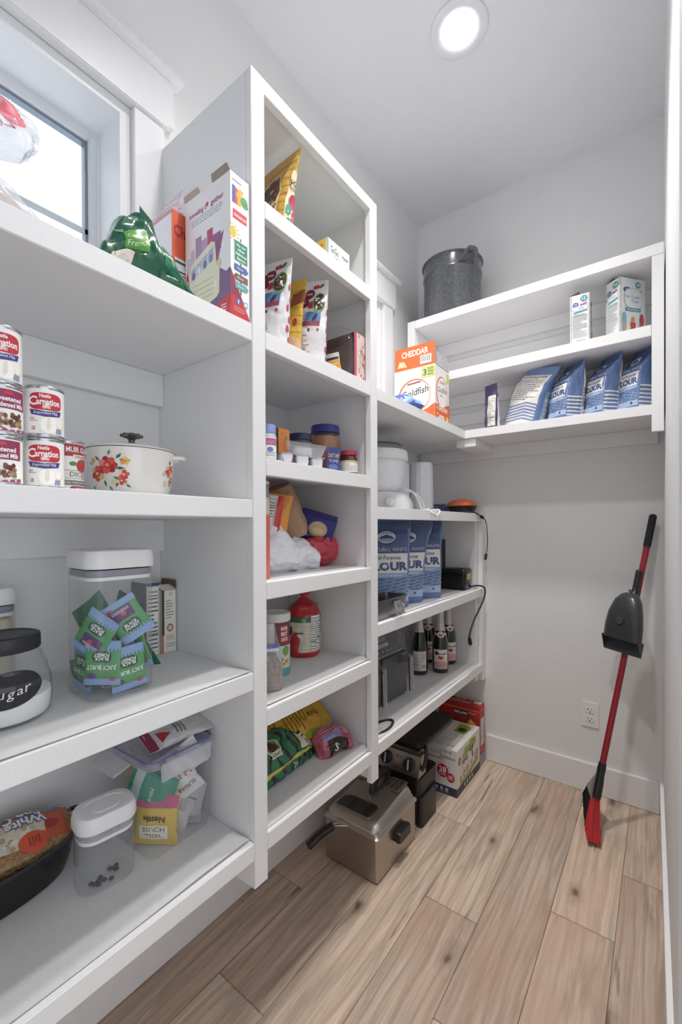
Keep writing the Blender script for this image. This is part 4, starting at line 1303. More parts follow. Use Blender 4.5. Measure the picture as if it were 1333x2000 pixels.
p.oval(g, u_ + .004, .082, .013, .018, '#b03c62', 2); p.oval(g, u_ - .008, .06, .007, .014, '#5fa596', 2); p.oval(g, u_ + .01, .045, .007, .02, '#c8527a', 2); p.oval(g, u_ - .004, .03, .010, .012, '#4f9a90', 2)
p.build(t)

w, d, h = .150, .104, .067
t = thing('snack_box', 'opened pale blue carton with yellow corner in the top cubby', 'box', (-.750 - w / 2, .947 + d / 2, Z))
carton(t, w, d, h, '#c4d6cf', .4, flaps=[((-w / 2 + .004, -d / 2, h), (-w / 2 + .09, -d / 2, h), (-.15, -.6, .45), .040, '#8a5a48', '#7d5040')])
S = box_surfs(w, d, h); p = Print()
p.rect(S['F'], .012, .034, .068, .066, '#d8b84c', 1); p.text(S['F'], '20 PACK', .042, .050, .010, '#b0562c', 2, maxw=.036, bold=.02)
p.oval(S['F'], .046, .022, .016, .010, '#4f8f5c', 1); p.oval(S['F'], .02, .014, .012, .010, '#86b05c', 1)
p.rect(S['R'], -.052, 0, .052, .067, '#d2dfe0', 0); p.rect(S['R'], -.052, 0, -.0475, .067, '#8fa6a4', 1)
p.text(S['R'], 'GoGo', -.020, .043, .019, '#4c5a58', 1, maxw=.036, bold=.01); p.text(S['R'], 'squeeZ', -.012, .026, .008, '#6a7a76', 1, maxw=.03)
p.oval(S['R'], .002, .010, .026, .012, '#98c455', 1); p.text(S['R'], 'Apple', .030, .044, .009, '#4a5a58', 1, maxw=.03, bold=.02); p.oval(S['R'], .03, .024, .008, .007, '#b9ccca', 1)
p.build(t)

# ================================================================== tower, second cubby
Z = S2[1]
def cherry_bag(label, x, y, rot, seed, w=.118, h=.232):
    t = thing('dried_cherry_bag', label, 'bag', (x, y, Z), rot, 'white bags of dried cherries')
    g = pouch(w, .058, h, wr=.0022, seed=seed, lean=(.008, .012))
    g.mesh(M('#dcdade', .34, spec=.5, vary=.03)).build('bag_body', t)
    p = Print(.34)
    k = h / .232
    gB = g
    class Sq:
        curved = .006; curved_v = .0075; girth = gB.girth * .118 / w
        def at(s, u, v, off): return gB.at(u * w / .118, v, off)
    g = Sq()
    for x_, y_, r_ in ((-.028, .185, .016), (-.004, .192, .018), (-.018, .165, .017), (.008, .160, .011)):
        p.oval(g, x_, y_ * k, r_, r_ * .85, '#6b2233', 1, .3)
    p.text(g, 'RARE', -.004, .193 * k, .006, '#ecd9dc', 2, maxw=.022, bold=.02); p.text(g, 'dried', -.022, .166 * k, .005, '#ecd9dc', 2, maxw=.018)
    p.oval(g, .006, .158 * k, .010, .010, '#b23440', 2)
    p.oval(g, .034, .166 * k, .023, .030, '#7ba05c', 2); p.oval(g, .035, .167 * k, .019, .025, '#3d332e', 3)
    rnd = random.Random(seed)
    for i in range(22): p.oval(g, .035 + rnd.uniform(-.015, .015), .167 * k + rnd.uniform(-.02, .02), .0045, .0022, rnd.choice(('#e4ded2', '#f2eee6', '#5c4038', '#8a5a52')), 4, rnd.uniform(0, 3), 7)
    p.oval(g, .012, .212 * k, .006, .006, '#a8283a', 1); p.oval(g, .022, .214 * k, .006, .006, '#b8303c', 1); p.oval(g, .036, .216 * k, .010, .004, '#4a6a3c', 1, .5)
    p.rect(g, -.056, .100 * k, .042, .140 * k, '#5b7ca8', 1); p.rect(g, -.056, .100 * k, .042, .112 * k, '#8c3c48', 2)
    p.oval(g, .022, .122 * k, .005, .014, '#33384a', 3, -.6)
    for i, s_ in enumerate(('FARMER', 'OWNED', 'SINCE', '1930')): p.text(g, s_, -.026, (.135 - i * .0098) * k, .0078, '#eef0f4', 4, maxw=.034, bold=.02)
    for i, x_ in enumerate((-.03, .004, .036)): p.oval(g, x_, .089 * k, .0042, .0042, ('#333338', '#4a4a50', '#b34a54')[i], 1)
    p.lines(g, -.05, .022, .01, .078 * k, 9, '#5d5d66', 1, seed, .3)
    u_ = g.girth / 4
    for i in range(6): p.oval(g, u_ + (-.004 if i % 2 else .006), .02 + i * .026, .0065, .0085, '#b8445a', 1)
    p.build(t)
    return t
cherry_bag('white cherry bag beside the tower post', -.797, .770, R(14), 6, .104, .228)
cherry_bag('white cherry bag in the middle of the second cubby', -.793, .917, R(26), 9, .094, .246)
t = thing('snack_bag', 'golden yellow bag wedged between the two white cherry bags', 'bag', (-.820, .853, Z), R(12))
g = pouch(.092, .036, .214, wr=.003, seed=14, lean=(.02, .0))
g.mesh(M('#cfa83e', .32, spec=.6, vary=.06)).build('bag_body', t)
p = Print(.3)
for i in range(7): p.rect(g, -.058, .05 + i * .022, .058, .0515 + i * .022, '#a98428', 0)
p.poly(g, [(.01, .14), (.055, .155), (.05, .185), (.012, .175)], '#8a4a30', 1); p.oval(g, .03, .10, .006, .010, '#a8303a', 1); p.poly(g, [(-.03, .0), (.055, 0), (.05, .05), (.02, .065), (-.02, .04)], '#d8ae88', 1)
p.build(t)
# cardboard tray in cling film
t = thing('cardboard_tray', 'opened brown cardboard tray with pink printed side wrapped in film', 'box', (-.845, 1.112, Z))
CB, PINK = M('#8a6a5a', .85, vary=.06), M('#c9557c', .45)
mb = MB().box((-.095, .024, .0005), (.095, .0255, .150), CB)
mb.build('back_panel', t)
MB().box((-.095, -.030, .148), (.095, .024, .150), M('#7b5c4e', .85)).build('top_panel', t)  # same cardboard, its shade as seen from below put into a darker brown
MB().box((-.095, -.034, .0005), (.095, .024, .002), CB).build('bottom_panel', t)
sp = MB().box((.0935, -.036, .002), (.095, .0245, .148), CB).build('side_panel', t)
p = Print()
pl = Plane((.0951, -.006, 0), (0, 1, 0), (0, 0, 1))
p.rect(pl, -.030, .002, .0305, .148, '#e3d3cc', 0); p.rect(pl, -.030, .002, -.018, .148, '#c8506e', 1)
rnd = random.Random(6)
for i in range(26): p.oval(pl, rnd.uniform(-.012, .026), rnd.uniform(.01, .14), .004, .006, rnd.choice(('#d87a94', '#c8506e', '#e0c890', '#f0e6e0')), 2 + i % 2, n=8)
p.build(t)
MB().add([(-.02, -.034, .001), (.09, -.034, .001), (.088, -.066, .016), (.0, -.062, .010)], [(0, 1, 2, 3)], M('#b0404e', .5)).build('front_flap', t)
film = Bag(.185, [(0, .090, .060, .0, -.006), (.2, .102, .056, .0, -.006), (.6, .100, .052, 0, -.01), (.85, .085, .040, -.004, -.01), (1, .050, .020, -.01, -.02)], pw=2.8, wr=.005, seed=17, nu=48, nv=24)
film.mesh(GLASS((.99, .99, .99), .05, .1)).build('cling_film', t, loc=(-.004, 0, .0008))
t = thing('snack_bar', 'yellow and white wrapped snack bar leaning in the cardboard tray', 'packet', (-.792, 1.040, Z + .003), rz((.45, -.85, .18), -10))
g = pillow(.042, .012, .078, seed=3, wr=.0015, nu=40, nv=32)
g.mesh(M('#d8d2cc', .3)).build('packet_film', t)
p = Print(.3); p.rect(g, -.02, .028, .02, .052, '#d89a3c', 1); p.oval(g, 0, .020, .012, .008, '#e0b878', 1); p.rect(g, -.018, .056, .018, .064, '#3c302c', 1); p.lines(g, -.014, .034, .014, .046, 2, '#f0e2c4', 2, 3); p.build(t)

# ================================================================== tower, third cubby
Z = S2[2]
def bottle_like(name, label, cat, x, y, prof, body, capprof, cap, wrap=None, face=0, paint=None, inner=None):
    t = thing(name, label, cat, (x, y, Z), face)
    MB().lathe(prof, body, 40, cap1=False).build('jar_body', t)
    if inner: MB().lathe(inner[0], inner[1], 36).build('contents', t)
    MB().lathe(capprof, cap, 40).build('lid', t)
    if paint: paint(t)
    return t
def pj(t):
    s = Cyl(.0206, 0, 0); p = Print()
    p.rect(s, -.03, .012, .03, .062, '#e8e4ea', 0); p.rect(s, -.03, .044, .03, .060, '#8a5a9c', 1); p.text(s, 'BAKED', .006, .052, .011, '#e88a86', 2, maxw=.036, bold=.03)
    p.oval(s, .0, .033, .008, .006, '#6a78b8', 1); p.lines(s, -.012, .016, .018, .028, 3, '#9a98a4', 1, 3); p.build(t)
bottle_like('seasoning_jar', 'white labelled jar with pale blue cap beside the tower post', 'jar', -.790, .755, [(.018, 0), (.020, .002), (.0205, .006), (.0205, .068), (.018, .074), (.0165, .076)], M('#cfc6d0', .25),
            [(.0185, .0745), (.0195, .075), (.0195, .093), (.018, .096)], M('#8a9ad0', .35), face=math.atan2(-.755, .79) + .25, paint=pj)
t = thing('tea_box', 'small orange carton standing among the jars', 'box', (-.845, .832, Z))
carton(t, .07, .042, .104, '#4a4638'); S = box_surfs(.07, .042, .104); p = Print()
p.rect(S['R'], -.021, 0, .021, .104, '#dd8648', 0); p.oval(S['R'], .006, .078, .005, .008, '#8f8a3c', 1); p.oval(S['R'], -.006, .090, .006, .003, '#98903c', 1, .6); p.rect(S['F'], .005, 0, .035, .104, '#55603a', 0)
for i in range(5): p.oval(S['F'], .028, .015 + i * .014, .006, .008, '#6f7a3a', 1, i)
p.build(t)
def jlab(t):
    s = Cyl(.0376, 0, 0); p = Print(); p.rect(s, -.04, .03, .04, .075, '#efe9e2', 0); p.build(t)
bottle_like('jam_jar', 'glass jar with dark navy lid behind the clear tray', 'jar', -.875, .968, [(.030, 0), (.035, .003), (.037, .01), (.037, .085), (.032, .094), (.031, .100)], GLASS((.9, .86, .82), .1),
            [(.0345, .100), (.0365, .101), (.0365, .116), (.035, .1185), (.031, .1185), (.030, .1175)], M('#2c2c58', .3, .2), face=-.8, paint=jlab, inner=([(.030, .003), (.034, .01), (.034, .08), (.03, .086)], M('#5c3a34', .4)))
bottle_like('sauce_jar', 'small dark jar with grey green lid behind the foil cups', 'jar', -.895, .905, [(.020, 0), (.023, .003), (.023, .066), (.019, .072)], M('#3a2c28', .2), [(.021, .072), (.022, .073), (.022, .082), (.020, .084)], M('#8f9488', .35, .3))
def pb(t):
    s = Cyl(.0482, 0, 0); p = Print(); p.build(t)
bottle_like('peanut_butter_jar', 'large jar of brown spread with blue lid at the back of the cubby', 'jar', -.870, 1.082, [(.040, 0), (.045, .004), (.0475, .014), (.0475, .120), (.044, .134), (.042, .139)], GLASS((.97, .95, .93), .04, .05),
            [(.0445, .1395), (.0470, .1405), (.0470, .144), (.0462, .145), (.0462, .160), (.0440, .1635)], M('#343a82', .3, vary=.05), inner=([(.040, .004), (.044, .014), (.0455, .03), (.0455, .118), (.042, .128)], M('#a5754c', .5, vary=.1)))
t = thing('snack_packet', 'small blue and purple packet leaning on the large spread jar', 'packet', (-.806, 1.036, Z), rz((.75, -.62, .12), 4))
g = pillow(.044, .010, .084, seed=8, wr=.0015, nu=40, nv=32); g.mesh(M('#3c4c9c', .3, spec=.6)).build('packet_film', t)
p = Print(.3); p.text(g, 'OAT MY', 0, .058, .012, '#e0c860', 1, maxw=.036, bold=.03); p.text(g, 'YUMS', 0, .042, .010, '#e8e4ea', 1, maxw=.03); p.oval(g, 0, .024, .014, .009, '#6a8ac8', 1); p.rect(g, -.022, 0, -.016, .084, '#7a5aa0', 1); p.build(t)
def rj(t):
    s = Cyl(.0314, 0, 0); p = Print(); p.rect(s, -.055, .012, .055, .048, '#e9e6e0', 0); p.rect(s, -.04, .042, .04, .047, '#c9bc78', 1); p.lines(s, -.03, .016, .03, .040, 6, '#8a8884', 1, 5, .3); p.build(t)
bottle_like('jelly_jar', 'squat dark jelly jar with red lid at the shelf front', 'jar', -.800, 1.110, [(.028, 0), (.0312, .003), (.0312, .055), (.027, .062), (.0255, .066)], M('#4a2428', .12, coat=.5),
            [(.0270, .0655), (.0288, .0665), (.0288, .078), (.0270, .080)], M('#a8344c', .35), face=math.atan2(-1.11, .796), paint=rj)
FO = M('#c4c6ca', .22, .7, bump=.5, bscale=90, vary=.08)
def cup(label, x, y, rot, purple=False):
    t = thing('cream_cup', label, 'cup', (x, y, Z), rot, 'foil lidded single-serve cups')
    MB().rings([rrect(.030, .030, .006, 4, 0), rrect(.034, .034, .007, 4, .030)], M('#e2e2e6', .3)).build('cup_body', t)
    MB().rings([rrect(.034, .034, .007, 4, .0302), rrect(.042, .042, .006, 4, .0315), rrect(.043, .043, .006, 4, .0325), rrect(.034, .034, .007, 4, .0335)], FO).build('foil_lid', t)
    if purple:
        p = Print(); p.rect(Plane((0, -.0162, 0), (1, 0, 0), (0, .06, 1)), -.014, .006, .014, .024, '#8a5a9c', 0); p.build(t)
cup('foil lidded cup with purple print nearest the orange carton', -.790, .815, R(70), True)
cup('middle foil lidded white cup under the clear tray', -.778, .866, R(52)); cup('foil lidded white cup nearest the red lidded jar', -.778, .925, R(58))
t = thing('plastic_tray', 'empty clear plastic tray resting tilted on the foil cups', 'container', (-.802, .892, Z + .036), (R(6), R(4), R(62)))
MB().rings([rrect(.10, .058, .008, 4, 0), rrect(.12, .072, .010, 4, .034), rrect(.132, .084, .012, 4, .0345)], GLASS((.96, .965, .97), .32, .05), cap1=False).build('clear_body', t)
MB().box((-.03, -.018, .003), (.012, .018, .022), M('#e4e4e8', .5), .004).build('paper_sachet', t)

# ================================================================== tower, fourth cubby
Z = S2[3]
t = thing('drink_bottle', 'slim coral bottle with white cap beside the tower post', 'bottle', (-.792, .733, Z))
MB().lathe([(.018, 0), (.0205, .003), (.0205, .150), (.020, .158)], M('#e0705c', .35), 36).build('bottle_body', t)
MB().lathe([(.0203, .158), (.0203, .196), (.018, .200)], M('#d8cdb4', .4), 36).build('band', t)
MB().lathe([(.0185, .200), (.0190, .201), (.0190, .228), (.017, .231)], M('#8f959c', .4), 36).build('cap_ring', t)
MB().lathe([(.0195, .2312), (.0195, .238), (.018, .240)], M('#e4e4e6', .4), 36).build('cap', t)
t = thing('paper_bag', 'folded brown paper bag slumped at the back of the cubby', 'bag', (-.945, .938, Z + .094), (R(20), R(-16), R(34)))
KR = M('#a98a70', .9, bump=.25, bscale=60, vary=.06)
g = Bag(.150, [(0, .098, .055, 0, 0), (.1, .100, .058, 0, 0), (.5, .098, .055, 0, 0), (.85, .095, .04, 0, 0), (1, .092, .03, 0, 0)], pw=7, wr=.004, wf=18, seed=6, nu=64)
g.mesh(KR).build('bag_body', t)
def stand(name, label, x, y, z, fr, roll, w, d, h, col, seed, deco, cat='packet'):
    t = thing(name, label, cat, (x, y, z), rz(fr, roll))
    g = pillow(w, d, h, seed=seed, wr=.0025, nu=56, nv=40); g.mesh(M(col, .32, spec=.6, vary=.05)).build('packet_film', t)
    p = Print(.32); deco(p, g, w, h); p.build(t)
def dA(p, g, w, h):
    p.rect(g, -w * .5, 0, -w * .30, h, '#c0352f', 1); p.rect(g, w * .30, 0, w * .5, h, '#c8382e', 1); p.facts(g, -w * .27, h * .08, w * .27, h * .93, 1, 8)
stand('snack_packet', 'red and white packet with nutrition panel behind the white bag', -.862, .800, Z + .065, (.55, -.83, .05), 7, .085, .018, .150, '#e8e4e0', 4, dA)
def dB(p, g, w, h):
    p.rect(g, w * .22, .0, w * .5, h, '#e0963c', 1); p.facts(g, -w * .3, h * .1, w * .15, h * .8, 1, 9)
stand('snack_packet', 'orange edged packet leaning on the paper bag', -.878, .842, Z + .066, (.6, -.8, .05), 9, .085, .018, .155, '#e6a04a', 5, dB)
t = thing('spice_canister', 'red canister with white band at the back of the cubby', 'canister', (-.990, .815, Z))
MB().lathe([(.026, 0), (.028, .003), (.028, .205)], M('#b53430', .35), 32).build('canister_body', t)
MB().lathe([(.0286, .205), (.0286, .214), (.0285, .216)], M('#e2e2e4', .4), 32).build('band', t)
MB().lathe([(.0285, .216), (.0285, .226), (.026, .229)], M('#b0302e', .35), 32).build('cap', t)
# white plastic carrier bag
t = thing('plastic_bag', 'crumpled white plastic carrier bag slumped at the shelf front', 'bag', (-.862, .688, Z), orient((1, 0, .5), (0, 1, 0)))
WP = GLASS((.96, .96, .97), .82, .18, hazecol=(.84, .85, .88))
WPM = M('#e0e1e6', .32, spec=.5, vary=.05)
g = Bag(.32, [(0, .010, .03, -.010, 0), (.1, .034, .05, -.034, 0), (.3, .062, .068, -.062, -.01), (.46, .074, .075, -.074, -.008), (.60, .042, .055, -.042, -.02), (.66, .038, .05, -.038, -.022), (.80, .050, .055, -.050, -.012), (.93, .030, .045, -.030, -.01), (1, .012, .02, -.014, -.01)],
        pw=2.2, wr=.013, wf=26, seed=21, nu=150, nv=140, crinkle=.0075)
g.mesh(WPM).build('bag_film', t)
# blue pie carton and red carrier bag
t = thing('pie_box', 'blue carton with a round pie picture tilted on the bags', 'box', (-.905, 1.062, Z + .092), (R(28), R(16), R(42)))
carton(t, .115, .045, .085, '#2e3278'); 
p = Print(); s_ = Plane((0, -.0225, 0), (1, 0, 0), (0, 0, 1)); tp = Plane((0, 0, .085), (1, 0, 0), (0, 1, 0))
p.oval(s_, .005, .046, .030, .028, '#b9a890', 1); p.oval(s_, .005, .046, .026, .024, '#c9b48a', 2); p.oval(s_, .006, .040, .018, .012, '#e0cfa4', 3)
p.text(s_, 'FOUR', .02, .012, .008, '#d8d8e6', 1, maxw=.03); p.oval(s_, .044, .018, .007, .010, '#c88a78', 1); p.lines(s_, -.05, .012, -.01, .022, 2, '#aab0d8', 1, 3); p.text(s_, 'P', -.042, .068, .010, '#e4e4ee', 1, bold=.03)
p.build(t)
t = thing('plastic_bag', 'red and white crinkled carrier bag under the blue carton', 'bag', (-.905, .985, Z + .030), orient((1, -.2, .6), (.15, 1, 0)))
g = Bag(.165, [(0, .010, .03, -.0, 0), (.15, .038, .05, -.02, 0), (.5, .050, .058, -.026, 0), (.8, .045, .05, -.024, 0), (1, .012, .02, -.03, 0)], pw=2.2, wr=.012, wf=30, seed=33, nu=120, nv=90, crinkle=.006)
g.mesh(M('#bb3848', .3, spec=.6, vary=.15, vscale=18)).build('bag_film', t)

# ================================================================== tower, fifth cubby
Z = S2[4] + .002
t = thing('oats_canister', 'round oat canister with white lid and maroon label', 'canister', (-.884, .872, Z), math.atan2(-.872, .884))
MB().lathe([(.038, 0), (.0392, .001), (.0392, .152), (.039, .153)], M('#e6e2da', .45), 48).build('canister_body', t)
MB().lathe([(.0405, .152), (.0415, .153), (.0415, .170), (.040, .173), (.037, .174), (.0365, .172)], M('#e6e6e6', .4), 48).build('lid', t)
s_ = Cyl(.0393, 0, 0); p = Print()
p.rect(s_, -.005, .085, .075, .150, '#7a3a44', 0); p.rect(s_, -.07, .085, -.005, .150, '#e4ddd0', 0); p.rect(s_, .012, .092, .038, .142, '#a83c4c', 1)
for i, k in enumerate(('MOMS', 'BEST', 'OATS')): p.text(s_, k, .025, .133 - i * .015, .010, '#f0e6e2', 2, maxw=.022, bold=.03)
p.rect(s_, -.07, .022, .075, .085, '#cdd9d2', 0); p.oval(s_, .03, .070, .012, .014, '#7a9a54', 1); p.oval(s_, .028, .040, .016, .018, '#d8c8a8', 1)
rnd = random.Random(8)
for i in range(16): p.oval(s_, .026 + rnd.uniform(-.012, .014), .04 + rnd.uniform(-.013, .012), .004, .0028, rnd.choice(('#8a6a4a', '#e6dcc4', '#5c4636', '#c8b088')), 2, rnd.uniform(0, 3), 7)
p.rect(s_, -.07, 0, .075, .022, '#5fa0aa', 1); p.build(t)
t = thing('grain_bag', 'clear zip bag of pale grain at the shelf front', 'bag', (-.806, .770, Z), R(48))
g = pouch(.072, .044, .165, wr=.004, seed=7, lean=(-.02, .01)); g.mesh(GLASS((.98, .98, .985), .16, .08)).build('bag_film', t)
gi = Bag(.088, [(0, .031, .018, 0, 0), (.1, .033, .020, 0, 0), (.7, .033, .019, -.002, .001), (1, .022, .010, -.004, .002)], pw=2.6, wr=.003, seed=7)
gi.mesh(M('#b5a496', .8, bump=1.0, bscale=260, vary=.35, vscale=190)).build('grain', t, loc=(0, 0, .002))
p = Print(.3); p.rect(g, -.034, .108, .034, .118, '#6a6ab0', 1); p.rect(g, -.034, .100, .034, .106, '#dcdde6', 1); p.build(t)
t = thing('rice_cake_bag', 'red topped rice cake bag tied with a twist', 'bag', (-.945, 1.058, Z), math.atan2(-1.03, .945) + R(90))
g = Bag(.212, [(0, .048, .048, 0, 0), (.05, .054, .054, 0, 0), (.3, .056, .055, 0, 0), (.6, .056, .055, 0, 0), (.75, .046, .045, 0, 0), (.85, .018, .018, 0, 0), (.88, .007, .007, .0, 0), (.93, .018, .010, .004, 0), (1, .030, .012, .008, 0)], pw=2.1, wr=.004, seed=16, nu=64, nv=48)
g.mesh(M('#b82a30', .26, spec=.7, vary=.1)).build('bag_film', t)
p = Print(.35)
u4_ = g.girth
p.rect(g, -.17, .018, .17, .112, '#d8cdb8', 0)
for i in range(7): p.rect(g, -.17, .026 + i * .012, .17, .0272 + i * .012, '#bfae94', 1)
p.rect(g, -.17, .112, .17, .128, '#2f7a4c', 0)
p.facts(g, .022, .022, .062, .134, 2, 3); p.oval(g, .058, .062, .006, .006, '#8aa84c', 4)
p.oval(g, -.045, .085, .008, .014, '#4a4640', 2); p.rect(g, -.03, .076, .0, .082, '#5a5248', 2); p.poly(g, [(-.05, .018), (-.02, .018), (-.012, .06), (-.03, .085), (-.05, .05)], '#b8383a', 3)
p.rect(g, -.006, .03, .006, .125, GLASS((.98, .98, .98), .3, .05), 4)
p.build(t)
t = thing('foil_tray', 'patterned grey carton behind the oat canister', 'box', (-1.03, .800, Z))
carton(t, .06, .16, .155, '#c9cac8'); S = box_surfs(.06, .16, .155); p = Print()
for i in range(10): p.oval(S['R'], -.06 + i * .013, .146, .004, .003, '#55585a', 1)
p.build(t)

# ================================================================== tower, bottom cubby
Z = S2[5] + .002
t = thing('potato_bag', 'green and brown printed potato bag lying at the shelf front', 'bag', (-.848, .700, Z), orient((1, -.12, .75), (-.06, 1, .0)))
g = Bag(.330, [(0, .020, .020, -.020, 0), (.1, .052, .046, -.048, 0), (.35, .070, .060, -.062, 0), (.6, .064, .056, -.058, 0), (.82, .046, .038, -.042, 0), (.94, .034, .012, -.030, 0), (1, .032, .004, -.030, 0)], pw=2.3, wr=.006, wf=22, seed=19, nu=72, nv=56)
g.mesh(M('#1f6e4a', .22, spec=.8, vary=.15, vscale=16)).build('bag_film', t)
p = Print(.22)
for k in range(9):
    v0 = .02 + k * .035
    pts = []
    for i in range(13): pts.append((-.11 + i * .0185, v0 + .010 * math.sin(i * 1.1 + k) + i * .0016))
    for i in range(12, -1, -1): pts.append((-.11 + i * .0185, v0 + .009 + .006 * math.sin(i * 1.7 + k * 2) + .010 * math.sin(i * 1.1 + k) + i * .0016))
    p.poly(g, pts, '#3a2630', 1)
p.poly(g, [(.040, .02), (.052, .02), (.050, .18), (.030, .31), (.018, .31), (.038, .18)], '#c3c35c', 2)
p.poly(g, [(-.10, .03), (-.075, .03), (-.062, .13), (-.09, .15)], '#b9b84c', 2)
p.oval(g, -.018, .130, .026, .030, '#e4e0c8', 3); p.oval(g, -.018, .130, .023, .027, '#7f8a54', 4); p.poly(g, [(-.034, .118), (-.026, .146), (-.010, .148), (-.002, .120), (-.012, .108)], '#3a2426', 5)
p.rect(g, -.004, .112, .012, .150, '#e6e2cc', 6); p.text(g, 'IDAHO', .004, .131, .009, '#3a3028', 7, R(90), maxw=.032, bold=.02)
p.poly(g, [(-.045, .235), (.02, .240), (.016, .322), (-.05, .318)], '#dcd9c4', 3); p.barcode(g, -.020, .262, .012, .305, 4, 5, True); p.oval(g, -.034, .27, .006, .006, '#4a5a44', 4)
p.text(g, '20', .064, .20, .014, '#e6e6dc', 3, R(80), maxw=.02)
p.build(t)
t = thing('rice_bag', 'yellow rice bag lying behind the potato bag', 'bag', (-.980, .705, Z + .055), orient((.75, -.1, 1), (.16, 1, .06)))
g = Bag(.430, [(0, .070, .004, 0, 0), (.06, .070, .012, 0, 0), (.3, .064, .040, 0, 0), (.6, .062, .040, 0, 0), (.85, .058, .022, 0, 0), (.94, .050, .004, 0, 0), (1, .040, .003, 0, 0)], pw=2.3, wr=.005, wf=20, seed=23, nu=56, nv=48)
g.mesh(M('#d2a52c', .28, spec=.7, vary=.1)).build('bag_film', t)
p = Print(.3)
p.text(g, 'RICE', -.008, .37, .018, '#6a3c28', 1, R(90), maxw=.06, bold=.02); p.lines(g, -.05, .10, .05, .22, 9, '#7a5a28', 1, 4, .3); p.lines(g, -.03, .24, .04, .34, 7, '#7a5a28', 1, 5, .3)
p.rect(g, .012, .20, .034, .235, '#8f8a7c', 1); p.oval(g, .055, .33, .012, .03, '#8aa03c', 1)
p.build(t)
t = thing('candy_bag', 'clear bag with red and black print beside the potato bag', 'bag', (-.835, 1.000, Z), orient((.8, -.6, .7), (.35, .9, .1)))
g = Bag(.125, [(0, .036, .010, -.02, 0), (.15, .044, .034, -.03, 0), (.5, .046, .042, -.036, 0), (.85, .036, .026, -.026, 0), (1, .020, .006, -.012, 0)], pw=2.2, wr=.007, wf=28, seed=27, nu=64, nv=40)
g.mesh(M('#b2566a', .22, spec=.8, vary=.35, vscale=45)).build('bag_film', t)
p = Print(.2)
p.poly(g, [(.0, .03), (.05, .03), (.055, .10), (.01, .105)], '#26201f', 1); p.text(g, 'S', .03, .055, .022, '#e6e4e4', 2, R(70), bold=.02)
p.poly(g, [(.05, .02), (.085, .02), (.085, .10), (.058, .10)], '#a07070', 1); p.poly(g, [(-.02, .02), (.0, .02), (.005, .08), (-.015, .09)], '#8a86b4', 1)
for i in range(8): p.rect(g, -.09 + i * .010, .01, -.0885 + i * .010, .115, '#e2c8cc', 2)
p.build(t)

# ================================================================== corner shelf
Z = S4[0]
w, d, h = .196, .150, .252
t = thing('cracker_box', 'orange and white cracker carton with raised top flap', 'box', (-.772 - w / 2, 1.702 + d / 2, Z))
carton(t, w, d, h, '#e9e5e2', .4, flaps=[((w / 2, d / 2, h), (w / 2, -d / 2 + .02, h), (-.10, 0, 1), .060, '#b4b2b2', '#b4b2b2')])
ff = MB(); ff.box((-w / 2 + .004, -d / 2, h), (w / 2, -d / 2 + .0015, h + .096), M('#dd6a38', .4)); ff.build('front_flap', t)
S = box_surfs(w, d, h); p = Print()
F_, R_ = S['F'], S['R']
p.rect(F_, -.094, h, .098, h + .096, '#e0703c', 0)
p.text(F_, 'CHEDDAR', .004, h + .066, .026, '#f3ece6', 1, maxw=.128, bold=.03)
p.poly(F_, [(-.082, h + .014), (-.034, h + .010), (-.046, h + .036), (-.070, h + .040)], '#e8c890', 1); p.poly(F_, [(-.076, h + .020), (-.05, h + .018), (-.056, h + .032), (-.070, h + .034)], '#f2dcb0', 2)
p.barcode(F_, .030, h + .010, .082, h + .046, 1, 4)
p.rect(F_, .036, .200, .098, .246, '#c9d478', 1); p.text(F_, '3', .052, .223, .026, '#4a5aa0', 2, bold=.02)
for i, s_ in enumerate(('SNAP', 'FRESH', 'BAGS')): p.text(F_, s_, .079, .236 - i * .012, .008, '#5a6a50', 2, maxw=.026, bold=.02)
p.oval(F_, .0, .130, .078, .074, '#d8764c', 1); p.oval(F_, .003, .130, .073, .068, '#e8dfd8', 2); p.oval(F_, .006, .128, .069, .064, '#f2efec', 3)
p.poly(F_, [(-.032, .180), (.032, .184), (.032, .191), (-.032, .187)], '#a8575c', 4)
p.text(F_, 'Goldfish', .004, .147, .030, '#4a4c52', 4, R(6), maxw=.130, bold=.01, shear=.2)
p.text(F_, 'BAKED', -.020, .118, .009, '#b05a5c', 4, R(8), maxw=.044)
p.poly(F_, [(-.098, 0), (.098, 0), (.098, .086), (.060, .066), (.0, .050), (-.05, .050), (-.098, .07)], '#dd6636', 5)
p.text(F_, 'CHEDDAR', .0, .036, .024, '#f3ebe4', 6, R(3), maxw=.12, bold=.03)
p.poly(F_, [(.045, .012), (.095, .006), (.085, .034), (.06, .038)], '#ecc88c', 6); p.poly(F_, [(-.02, -.0), (.02, 0), (.015, .018), (-.012, .02)], '#e8c080', 6)
p.oval(R_, -.004, .140, .058, .072, '#d8764c', 1); p.oval(R_, -.002, .140, .053, .066, '#f0ece8', 2); p.text(R_, 'Goldfish', 0, .154, .024, '#4a4c52', 3, R(4), maxw=.096, shear=.2); p.lines(R_, -.03, .180, .03, .192, 2, '#a8575c', 3, 3); p.text(R_, 'BAKED', -.012, .128, .007, '#b05a5c', 3, maxw=.034)
p.poly(R_, [(-.075, 0), (.075, 0), (.075, .105), (.0, .078), (-.075, .085)], '#dd6636', 3); p.text(R_, 'CHEDDAR', .006, .072, .020, '#f3ebe4', 4, maxw=.098, bold=.03)
for x_, y_ in ((-.056, .068), (-.050, .045), (-.04, .028)): p.oval(R_, x_, y_, .007, .006, '#eec480', 4)
